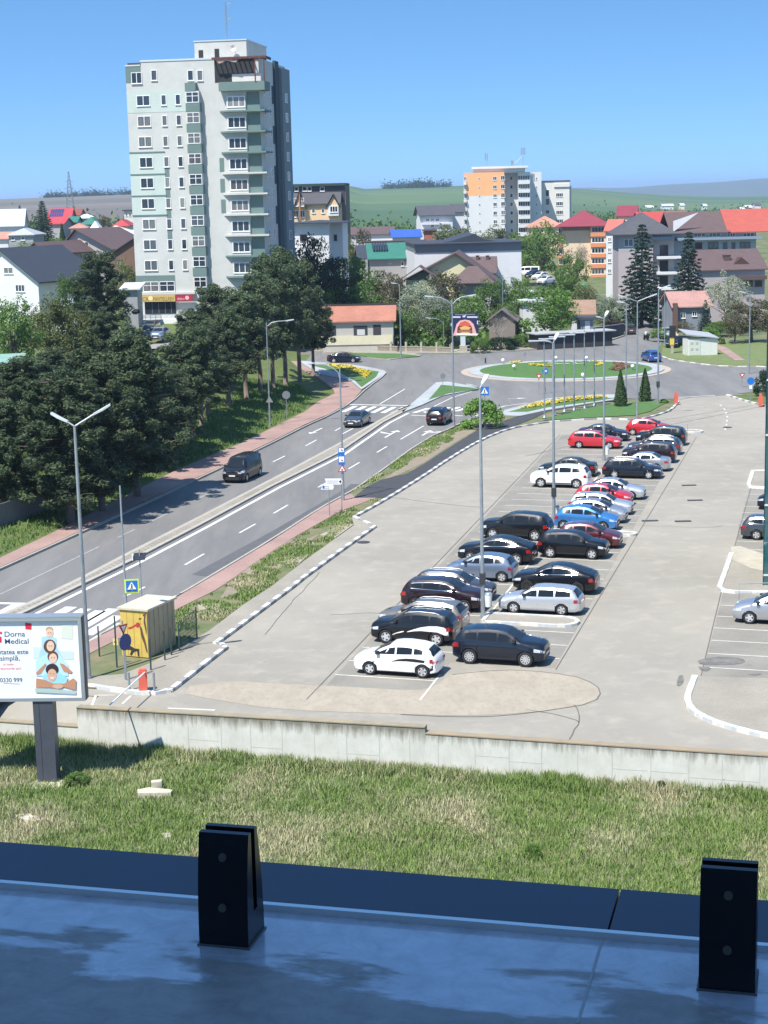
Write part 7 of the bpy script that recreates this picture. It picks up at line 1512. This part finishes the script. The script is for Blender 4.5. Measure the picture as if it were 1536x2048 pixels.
# ---- persons
def person(label,p,h=1.74,shirt=(.03,.03,.035),trous=(.03,.035,.05),ang=0,seat=False,skin=(.45,.28,.2)):
    q=GT(*p) if not isinstance(p,Vector) else p
    vs=[(0,0,.95),(0,0,1.15),(0,0,1.38),(0,0,1.50),(0,0,1.58),(0,.01,1.70),(.17,0,1.40),(.24,0,1.14),(.20,-.16,.95),(.18,-.2,.86),(-.17,0,1.40),(-.24,0,1.14),(-.22,-.05,.92),(-.21,-.07,.83),(.09,0,.90),(.10,-.05,.50),(.10,.03,.07),(.11,-.13,.03),(-.09,0,.90),(-.11,.10,.50),(-.11,.22,.08),(-.12,.08,.03)]
    es=[(0,1),(1,2),(2,3),(3,4),(4,5),(2,6),(6,7),(7,8),(8,9),(2,10),(10,11),(11,12),(12,13),(0,14),(14,15),(15,16),(16,17),(0,18),(18,19),(19,20),(20,21)]
    if seat: vs[14:22]=[(.10,-.05,.86),(.16,-.42,.72),(.17,-.38,.36),(.17,-.52,.33),(-.10,-.05,.86),(-.16,-.42,.72),(-.17,-.38,.36),(-.17,-.52,.33)]; vs[8]=(.24,-.35,1.05);vs[9]=(.24,-.48,1.04);vs[12]=(-.24,-.35,1.05);vs[13]=(-.24,-.48,1.04)
    rad=[.155,.14,.16,.06,.055,.10,.07,.048,.038,.04,.07,.048,.038,.04,.10,.07,.05,.045,.10,.07,.05,.045]
    me=bpy.data.meshes.new('person'); me.from_pydata(vs,es,[]); o=link('person',me); o.modifiers.new('s','SKIN'); sd=me.skin_vertices[0].data
    for i,r in enumerate(rad): sd[i].radius=(r,r*.8)
    sd[0].use_root=True; sb_=o.modifiers.new('u','SUBSURF'); sb_.levels=1; sb_.render_levels=1
    dg=bpy.context.evaluated_depsgraph_get(); dg.update(); m2=bpy.data.meshes.new_from_object(o.evaluated_get(dg)); bpy.data.objects.remove(o)
    m2.materials.clear(); 
    for nm,c in (('skin',skin),('shirt%.2f%.2f'%(shirt[0],shirt[2]),shirt),('trousers%.2f'%trous[0],trous),('hair',(.03,.02,.015))): m2.materials.append(M(nm,c,.8))
    for f in m2.polygons:
        c=f.center; f.material_index=3 if (c.z>1.70 or (c.z>1.6 and c.y>.04)) else (0 if c.z>1.47 or (abs(c.x)>.17 and c.z<.93 and not seat) else (1 if c.z>.93 or (seat and c.z>.9) else 2)); f.use_smooth=True
    o=link('person',m2); o.location=q; o.rotation_euler=(0,0,ang); k=h/1.78; o.scale=(k,k,k); return tag(o,label,'person')
person('person in dark clothes walking on the footpath by the slim lamp pole',(797,706),ang=1.2); person('person in dark clothes walking before the cottage on the footpath',(686,703),ang=-1.3,trous=(.02,.02,.03)) 
person('person in yellow top standing under the pines by the low wall',(629,702),shirt=(.60,.48,.05),ang=.4)
ps=GT(1292,681); person('person in a white shirt riding the scooter on the side street',ps+Vector((0,0,-.05)),shirt=(.7,.7,.7),seat=True,ang=math.pi+.3,h=1.7)
t=thing('scooter','dark motor scooter ridden up the side street','scooter',ps,math.pi/2+.3)
mb=MB(); mb.tube([(-.62,-.06,.24),(-.62,.06,.24)],.24,14); ob('rear_wheel',mb,tyrem,t); mb=MB(); mb.tube([(.62,-.05,.24),(.62,.05,.24)],.24,14); ob('front_wheel',mb,tyrem,t)
mb=MB(); mb.prism([(-.8,.45),(-.75,.75),(-.1,.78),(-.02,.36),(.32,.34),(.46,.95),(.56,.95),(.58,.45),(.4,.24),(-.35,.24)],-.14,.14,axis='y'); ob('body',mb,blackp,t); ob('seat',MB().box(-.75,-.12,-.13,.13,.78,.88),trimm,t); ob('handlebar',MB().tube([(.45,-.33,1.05),(.5,0,1.02),(.45,.33,1.05)],.02,6),trimm,t); ob('top_box',MB().box(-1.0,-.7,-.2,.2,.78,1.1),trimm,t)
# ---- billboards
b_=GT(97,1566); bz=b_.z
px_=Plane((b_.x,b_.y),(math.cos(.05),math.sin(.05)*-1)); prz=px_.rz
pu=lambda x,y:px_.uv(x,y)
t=thing('billboard','large white medical advertising billboard on a dark grey box column in the meadow','billboard',(b_.x,b_.y,0),prz)
ux0,_z=pu(68,1400); ux1,_=pu(106,1400); _,zpt=pu(90,1398)
bt_=M('billboard column',(.075,.085,.105),.45,.3,c2=(.09,.1,.12),scale=3,world=False)
ob('column',MB().box(-.42,.40,-.15,.50,bz-.3,zpt-.0),bt_,t); ob('column_seam',MB().box(-.17,-.15,-.156,-.151,bz,zpt),M('seam dark',(.02,.02,.025),.6),t)
fr0,ft=pu(168,1232); fx1,fb=pu(176,1398); _,ftl=pu(168,1230)
uLb=-4.3; uRb=(pu(162,1236)[0]+pu(174,1398)[0])/2; ztop=pu(165,1232)[1]; zbot=pu(172,1399)[1]
frm=M('billboard frame',(.42,.46,.50),.35,.6)
ob('cabinet',MB().box(uLb,uRb+.02,-.05,.36,zbot,ztop),M('cabinet dark',(.035,.04,.05),.5),t)
mb=MB(); w=.14; mb.box(uLb,uRb,-.22,-.051,ztop-w,ztop); mb.box(uLb,uRb,-.22,-.051,zbot,zbot+w); mb.box(uRb-w,uRb,-.221,-.052,zbot+w,ztop-w); ob('frame',mb,frm,t)
ob('top_cover',MB().box(uLb,uRb+.03,-.23,.37,ztop+.001,ztop+.05),frm,t)
poster=ob('poster',MB().box(uLb,uRb-w,-.10,-.052,zbot+w,ztop-w),M('poster paper',(.72,.76,.80),.6),t)
def pp(x,y,lay=0): u,z=pu(x,y); return u,z
bbx=lambda X,Y_:(X/4.654,1200+Y_/4.654)
def P2(X,Y_): return pu(*bbx(X,Y_))
def pposter(nm,pts,mat,lay): return ob(nm,MB().prism([P2(*p) for p in pts],-.104-.004*lay,-.1005-.004*lay+.0,axis='y'),mat,poster)
def cm(n_,c): return M('print '+n_,c,.6)
pr_red=cm('red',(.62,.02,.05)); pr_navy=cm('navy',(.03,.06,.12)); pr_pink=cm('pink red',(.75,.20,.24)); 
pposter('red_square',[(240,205),(300,212),(298,272),(242,265)],pr_red,1); pposter('red_square',[(-60,335),(20,335),(22,390),(-60,385)],pr_red,1); pposter('red_square',[(5,288),(25,290),(25,312),(5,310)],pr_red,1)
def ptext(s_,X,Y_,size,mat,align='LEFT',sx=1):
    u,z=P2(X,Y_); o=text(s_,size,(u,-.103,z),(H2,0,0),mat,poster,sx=sx,align=align); 
    # follow the perspective-free board, so no shear
    return o
pxm=43.0
ptext('Dorna',45,335,.31,pr_navy,sx=1.08); ptext('Medical',48,402,.31,pr_navy,sx=1.08)
ptext('S\u0103n\u0103tatea este',272,496,.29,pr_navy,'RIGHT'); ptext('mai simpl\u0103,',192,556,.29,pr_navy,'RIGHT'); ptext('ai toate',132,600,.14,pr_pink,'RIGHT'); ptext('resursurile aici!',205,640,.15,pr_pink,'RIGHT'); ptext('.0330 999',216,756,.25,pr_navy,'RIGHT'); pposter('underline',[(40,765),(190,772),(190,777),(40,770)],pr_pink,1)
sk=cm('skin',(.62,.38,.27)); sk2=cm('skin light',(.72,.50,.38)); hr=cm('hair dark',(.035,.02,.015)); hb=cm('hair brown',(.10,.05,.03)); hbl=cm('hair blond',(.45,.30,.17)); shb=cm('light blue shirt',(.38,.60,.80)); armc=cm('arm skin',(.48,.24,.14)); tint=cm('pale tile',(.55,.66,.68)); tint2=cm('pale sand tile',(.62,.66,.58))
pposter('tile',[(580,225),(685,232),(682,360),(578,352)],tint2,1); pposter('tile',[(315,430),(420,436),(420,548),(318,540)],tint,1); pposter('tile',[(560,465),(690,470),(690,550),(562,545)],tint,1)
def ell(X,Y_,a,b_,n=18): return [(X+a*math.cos(6.283*i/n),Y_+b_*math.sin(6.283*i/n)) for i in range(n)]
pposter('child_shirt',[(392,340),(435,330),(500,335),(532,350),(536,450),(395,460)],shb,1); pposter('child_face',ell(468,300,34,40),sk2,3); pposter('child_hair',ell(466,270,34,28),hbl,2)
pposter('shirt',[(375,470),(425,430),(535,430),(585,520),(575,600),(365,600)],shb,3); pposter('girl_hair',ell(470,425,58,65),hb,4); pposter('girl_face',ell(476,422,36,48),sk2,5)
pposter('mother_shirt',[(340,560),(430,500),(560,500),(640,600),(640,700),(345,700)],cm('mid blue shirt',(.45,.68,.86)),4)
pposter('mother_hair',ell(498,520,50,52),hb,6); pposter('mother_face',ell(500,535,38,46),sk2,7)
pposter('forearm',[(430,580),(440,600),(385,680),(350,690),(340,670)],armc,6); pposter('forearm',[(560,580),(600,590),(680,660),(668,675),(600,660)],armc,6)
pposter('shirt',[(400,700),(450,670),(560,670),(640,720),(620,770),(420,770)],cm('bright blue shirt',(.30,.62,.85)),7); pposter('father_hair',ell(492,640,60,56),hr,8); pposter('father_face',ell(492,690,44,58),sk,9); pposter('smile',[(475,712),(512,712),(505,722),(482,722)],cm('teeth',(.8,.8,.78)),10)
for X,Y_ in ((478,678),(508,678),(465,418),(488,418),(488,528),(512,528),(458,295),(478,295)): pposter('eye',ell(X,Y_,4,4,8),hr,10)
pposter('arms',[(345,720),(430,735),(520,775),(600,770),(690,720),(715,740),(714,830),(600,800),(540,822),(490,805),(342,810)],armc,9); pposter('hands',ell(545,795,48,22),sk,10)
pposter('cushion',[(335,812),(480,815),(560,825),(715,838),(714,868),(338,850)],cm('cushion',(.40,.50,.46)),10)
rk=MB(); 
for q in ([(60,1572),(80,1562),(128,1562),(133,1572),(110,1583),(75,1588),(60,1582)],): rk.prism([(p.x,p.y) for p in [GT(*a) for a in q]],bz-.15,bz+.10)
tag(ob('concrete_footing',rk,M('pale footing',(.55,.50,.40),.95,c2=(.42,.38,.3),scale=5)),'rough pale concrete footing around the billboard column','footing')
def rub(label,pts,h,rz=0):
    q=[GT(*a) for a in pts]; mb=MB(); zb_=sum(p.z for p in q)/len(q); mb.prism([(p.x,p.y) for p in q],zb_-.05,zb_+h); tag(ob('concrete_slab',mb,M('pale footing',(.55,.50,.40))),label,'concrete slab')
rub('broken pale concrete slab lying in the meadow right of the billboard column',[(275,1588),(300,1584),(345,1588),(342,1596),(300,1598),(276,1597)],.22); rub('small slab piece lying on the broken concrete slab in the meadow',[(303,1580),(325,1577),(324,1582),(304,1586)],.42); rub('flat stone fragment in the meadow above the ledge',[(322,1672),(340,1670),(343,1676),(330,1678)],.1)
rub('pale rubble half buried at the left edge of the meadow',[(30,1632),(60,1630),(90,1640),(70,1646),(38,1642)],.08)
# burger billboard
q=G(925,704); PB=Plane((q.x,q.y),(1,-.05)); bu=lambda x,y:PB.uv(x,y); t=thing('billboard','navy advertising billboard with a burger picture on a short white post','billboard',(q.x,q.y,0),PB.rz)
u0,z1=bu(901,627);u1,z0=bu(957,669); ob('post',MB().box(bu(921,690)[0],bu(931,690)[0],-.1,.3,-.1,z0),M('pale post',(.50,.55,.55),.5),t); ob('post_base',MB().box(bu(921,700)[0]-.1,bu(933,700)[0]+.1,-.3,.6,-.1,bu(925,691)[1]),cs,t)
bd=ob('panel',MB().box(u0,u1,-.15,.25,z0,z1),M('navy board',(.015,.018,.07),.5),t)
def bp(nm,pts,mat,l): return ob(nm,MB().prism([bu(*p) for p in pts],-.152-.006*l,-.151-.006*(l-1) if l>1 else -.151,axis='y'),mat,bd)
def be(x,y,a,b_,n=16,t0=0,t1=6.283): return [(x+a*math.cos(t0+(t1-t0)*i/n),y+b_*math.sin(t0+(t1-t0)*i/n)) for i in range(n)]
bp('pink_arch',[(906,671),(910,660),(913,648),(920,641),(930,639),(940,641),(947,648),(951,660),(954,671)],cm('arch pink',(.72,.38,.35)),1); bp('inner_arch',[(914,668),(915,655),(921,645),(930,642),(938,645),(944,655),(945,668)],cm('arch dark',(.12,.03,.02)),2)
bp('bun',[(917,652),(922,645),(930,643),(938,645),(943,652)],cm('bun',(.60,.10,.05)),3); bp('cheese',[(919,655),(930,651),(942,655),(938,659),(922,659)],cm('cheese',(.75,.38,.15)),3); bp('filling',[(916,662),(922,659),(938,659),(944,662),(940,666),(920,666)],cm('filling',(.28,.14,.06)),3); bp('lower_bun',[(919,668),(924,664),(937,664),(943,668)],cm('lower bun',(.65,.42,.18)),4); bp('shelf',[(913,666),(957,667),(954,671),(913,670)],cm('shelf',(.80,.70,.62)),5)
lt=cm('poster letters',(.55,.58,.66))
for x0,x1 in ((904,921),(934,955)): bp('slogan',[(x0,632.5),(x1,632.5),(x1,635.5),(x0,635.5)],lt,1)
bp('logo',[(925,631),(928,631),(933,629),(929,635),(925,634)],lt,1); bp('side_mark',[(901.7,646),(903.5,646),(903,652),(901.5,652)],lt,2); bp('side_mark',[(954,641),(956,641),(956,648.5),(954,648.5)],lt,2); bp('header',[(910,628.5),(950,628),(950,629.5),(910,630)],cm('header grey',(.2,.2,.26)),1)
# ---- kiosk
kq=[G(300,1320),G(246,1310),G(335,1290)]  # front right corner, front left corner, right rear corner
o_=G(298,1316,.1); fl=G(245,1311,.1); rr_=G(335,1288,.1); du=(o_-fl); KL=du.length; kdir=math.atan2(du.y,du.x); dv=(rr_-o_); KD=max(1.8,dv.length)
kh=D(298,1222,o_.y).z-.1
t=thing('kiosk','yellow metal cabin with painted front and pale flat roof beside the boulevard','kiosk',(fl.x,fl.y,.1),kdir)
ydk=M('yellow steel',(.60,.44,.09),.5,c2=(.50,.36,.09),scale=1.5,world=False); ysd=M('cream steel side',(.44,.36,.22),.55,c2=(.36,.3,.19),scale=1.2,world=False)
mb=MB(); mb.box(0,KL,0,KD,0,kh); ob('wall',mb,ysd,t); fr=ob('front_panel',MB().box(0,KL,-.03,-.001,0.02,kh-.02),ydk,t)
ob('roof',MB().prism([(-.12,kh),(KL+.12,kh),(KL+.12,kh+.1),(-.12,kh+.1)],-.12,KD+.1,axis='y'),M('pale cabin roof',(.55,.51,.40),.6,c2=(.48,.44,.34),scale=1.5,world=False),t)
for k in range(6): v=KD*(k+.5)/6; ob('rib',MB().box(KL+.0005,KL+.03,v-.03,v+.03,.05,kh-.03),ysd,t)
for k in (1,2,3): ob('door_joint',MB().box(KL*k/4-.008,KL*k/4+.008,-.038,-.031,.05,kh-.05),M('joint brown',(.25,.18,.06),.7),fr)
red_=M('mural red',(.40,.03,.03),.6); brn=M('mural brown',(.10,.055,.03),.6); brd=M('mural dark',(.03,.025,.03),.6)
def mural(nm,pts,mat,l=1): ob(nm,MB().prism([(KL*a,kh*b_) for a,b_ in pts],-.033-.004*l,-.0305-.004*(l-1),axis='y'),mat,fr)
mural('mural_stroke',[(.30,.58),(.42,.60),(.58,.66),(.70,.68),(.70,.72),(.56,.70),(.40,.64),(.28,.62)],red_); mural('mural_stroke',[(.58,.66),(.64,.63),(.72,.66),(.74,.72),(.68,.75),(.60,.73)],red_,2)
mural('mural_stroke',[(.72,.68),(.80,.64),(.84,.52),(.90,.40),(.94,.28),(.98,.10),(.92,.14),(.86,.30),(.78,.42),(.74,.58)],brn,2); mural('mural_stroke',[(.84,.92),(.90,.88),(.88,.76),(.92,.62),(.96,.48),(.98,.62),(.94,.80),(.98,.95)],brn); mural('mural_stroke',[(.1,.20),(.3,.24),(.5,.18),(.66,.18),(.66,.02),(.60,.02),(.58,.13),(.45,.10),(.36,.02),(.30,.04),(.36,.14),(.12,.14)],brd,2); mural('mural_stroke',[(.70,.80),(.80,.82),(.80,.85),(.70,.84)],brn)
# posts and fences around the kiosk
gp_=M('fence green',(.02,.05,.05),.6)
pl_=[(199,1312,1252),(234,1334,1232),(302,1340,1278),(330,1320,1262),(343,1310,1256),(359,1302,1244),(394,1276,1214)]
for i,(x,yb,yt) in enumerate(pl_):
    bb,h=base_top((x,yb),yt,.1); tag(ob('fence_post',MB().box(-.035,.035,-.035,.035,0,h),gp_,None,loc=bb),'thin dark fence post '+['left of the kiosk, nearest the billboard','carrying the small yellow sign','nearest the red barrier box, right of the kiosk front','second one right of the kiosk side','third one right of the kiosk side','fourth one by the grass behind the kiosk','farthest one holding the mesh fence corner'][i],'fence post','thin fence posts around the kiosk')
a,b2_=G(359,1302,.1),G(394,1276,.1); d=b2_-a; t=thing('mesh_fence','green wire mesh panel behind the kiosk','fence',a,math.atan2(d.y,d.x)); mb=MB(); L_2=d.length
for i in range(28): u=L_2*i/27; mb.box(u-.006,u+.006,-.006,.006,.05,1.5)
for i in range(9): z=.05+1.45*i/8; mb.box(0,L_2,-.007,.007,z-.007,z+.007)
ob('mesh',mb,gp_,t)
yieldsign('red yield sign seen edge on in front of the yellow kiosk',(252,1365),1256,.33,math.radians(55)); t,h,f=roundsign('round blue arrow sign turned sideways below the yield sign at the kiosk',(254.5,1366),1284,.40,math.radians(55),M('navy disc',(.03,.05,.20),.4))
t,h=sign('warning_plate','small yellow notice plate with a black figure on the fence post',(234,1334),1283,0,pole=False,cat='sign'); p=plate(t,'plate',sq(.24,h,.32),-.08,M('cream yellow',(.75,.60,.25),.5)); ob('pictogram',MB().prism(tri(.08,h+.02),-.09,-.081,axis='y'),sblk,p)
# barriers
redb=M('barrier red',(.62,.12,.08),.4); whb=M('barrier white',(.72,.74,.72),.4)
bb=G(287,1382,.1); t=thing('barrier','open orange red barrier box with white boom reaching towards the wall','barrier',bb,0.1); hb_=D(287,1338,bb.y).z-.1
ob('housing',MB().box(-.19,.19,-.16,.16,0,hb_-.08).box(-.15,.15,-.12,.12,hb_-.08,hb_),redb,t); ob('base_plate',MB().box(-.24,.24,-.2,.2,0,.03),galv,t)
e=G(198,1411,0.9)-bb; ob('boom',MB().tube([(.1,-.18,hb_-.12),(e.x,e.y,.85)],.035,8),whb,t)
for i,(x,yb,yt,l) in enumerate(((259,1381,1345,'left of the red barrier box'),(309,1385,1345,'right of the red barrier box'))): 
    bb,h=base_top((x,yb),yt,.1); tag(ob('marker_post',MB().tube([(0,0,0),(0,0,h)],.055,10),galv,None,loc=bb),'short grey steel post '+l,'post','short grey posts at the barrier')
for x,yb,l in ((1352,808,'orange red barrier box at the car park entrance beside the lawn tip'),(1521,812,'orange red barrier box at the right edge beside the dark bush')):
    bb=G(x,yb,.1); t=thing('barrier',l,'barrier',bb,0); ob('housing',MB().box(-.2,.2,-.17,.17,0,.95).box(-.13,.13,-.12,.12,.95,1.25),redb,t)
# bins on lamps, railing at right edge
for x,y,l in ((977,1222,'beside the nearest car park lamp'),(1113,1040,'beside the second car park lamp'),(1214,915,'beside the third car park lamp')):
    bb=G(x,y,.1); t=thing('litter_bin','small white litter bin '+l,'litter bin',bb,0,'litter bins at the lamp posts'); ob('bin',MB().tube([(0,0,.25),(0,0,.95)],[.17,.21],14),whb,t,True,40); ob('lid',MB().tube([(0,0,.95),(0,0,1.02)],[.23,.15],14),galv,t)
a=G(1478,1203,.02); t=thing('trolley_rail','low grey tubular rail at the end of the right island','railing',a,-.02); mb=MB(); mb.tube([(0,0,0),(0,0,1.0),(3.9,0,1.0)],.03,6); mb.tube([(1.6,0,0),(1.6,0,1.0)],.03,6); mb.tube([(0,.0,.45),(3.9,0,.45)],.02,6); ob('rail',mb,galv,t)
for x,y,l in ((1380,868,'at the far island of the car park'),(1511,1075,'right of the dark grey estate at the right edge')):
    bb=G(x-5,y,.1); t=thing('trolley_rail','short thin hoop rail '+l,'railing',bb,0); ob('rail',MB().tube([(-.9,0,0),(-.9,0,.9),(0,0,.9),(0,0,0)],.025,6),galv,t)
# boards and small items by the pines
fence('board_fence','grey vertical board fence among the pines at the left edge',(-20,1062),(98,1020),1.6,M('grey boards',(.14,.14,.15),.9,c2=(.2,.2,.2),scale=3,stretch=(8,8,.3)),pn=0)
fence('board_fence','weathered board fence behind the pine trunks on the bank',(270,905),(330,868),1.5,M('grey boards',(.14,.14,.15)),pn=0)
# overhead cables
def cable(label,p,q,sag=1.2):
    pts=[p.lerp(q,i/24)-Vector((0,0,sag*4*(i/24)*(1-i/24))) for i in range(25)]; tag(ob('overhead_cable',MB().tube(pts,.018,4),M('cable',(.12,.13,.14),.6)),label,'cable',group='overhead cables by the boulevard')
cable('upper thin cable crossing the lower pines at the left',D(-60,1048,118),D(540,935,168)); cable('lower thin cable crossing the lower pines at the left',D(-60,1068,116),D(520,1010,150))
# roof of green container right of bush, green bin
q=D(1168,575,395); t=thing('green_container','round topped green container under the trees beside the cream block','container',(q.x,q.y,T(q.x,q.y)),0); hh=max(1.5,q.z+.6-T(q.x,q.y)); ob('tank',MB().tube([(0,0,0),(0,0,hh-.4),(0,0,hh)],[.6,.6,.3],14),M('bright green plastic',(.02,.28,.14),.5),t,True,40)
# far ridge beyond the haze
vs=[];fs=[];N=70
for i in range(N+1):
    x=400+4600*i/N; f=i/N; h=22-(389-380)*0+ (4+36*smooth(.10,.42,f)+9*math.sin(f*9)+6*math.sin(f*23)+3*math.sin(f*61)+16*smooth(.5,.8,f))*1.0
    for k,(y,g) in enumerate(((7600,-.6),(8600,.55),(9800,1.0),(11500,.6))): vs.append((x*y/8600*1.0,y,-40+(h+60)*g if k!=0 else -90))
for i in range(N):
    for k in range(3): a=i*4+k; fs.append((a,a+4,a+5,a+1))
me=bpy.data.meshes.new('far_hills'); me.from_pydata(vs,[],fs); me.materials.append(M('far woods',(.045,.075,.04),1,c2=(.08,.11,.05),scale=.002,det=6)); me.polygons.foreach_set('use_smooth',[True]*len(fs)); tag(link('far_hills',me),kind='structure')
# ---- air
hz=MB().box(-9000,9000,-60,12500,-400,95); ho=ob('haze',hz,None); ho.data.materials.clear()
hm=bpy.data.materials.new('haze air'); hm.use_nodes=True; hn=hm.node_tree; hn.nodes.clear(); oo=hn.nodes.new('ShaderNodeOutputMaterial'); pv=hn.nodes.new('ShaderNodeVolumePrincipled'); pv.inputs['Color'].default_value=(.62,.78,1,1); pv.inputs['Density'].default_value=.00012; pv.inputs['Anisotropy'].default_value=.2; hn.links.new(pv.outputs[0],oo.inputs['Volume']); ho.data.materials.append(hm); tag(ho,'thin blue summer haze over the town','haze',kind='stuff')
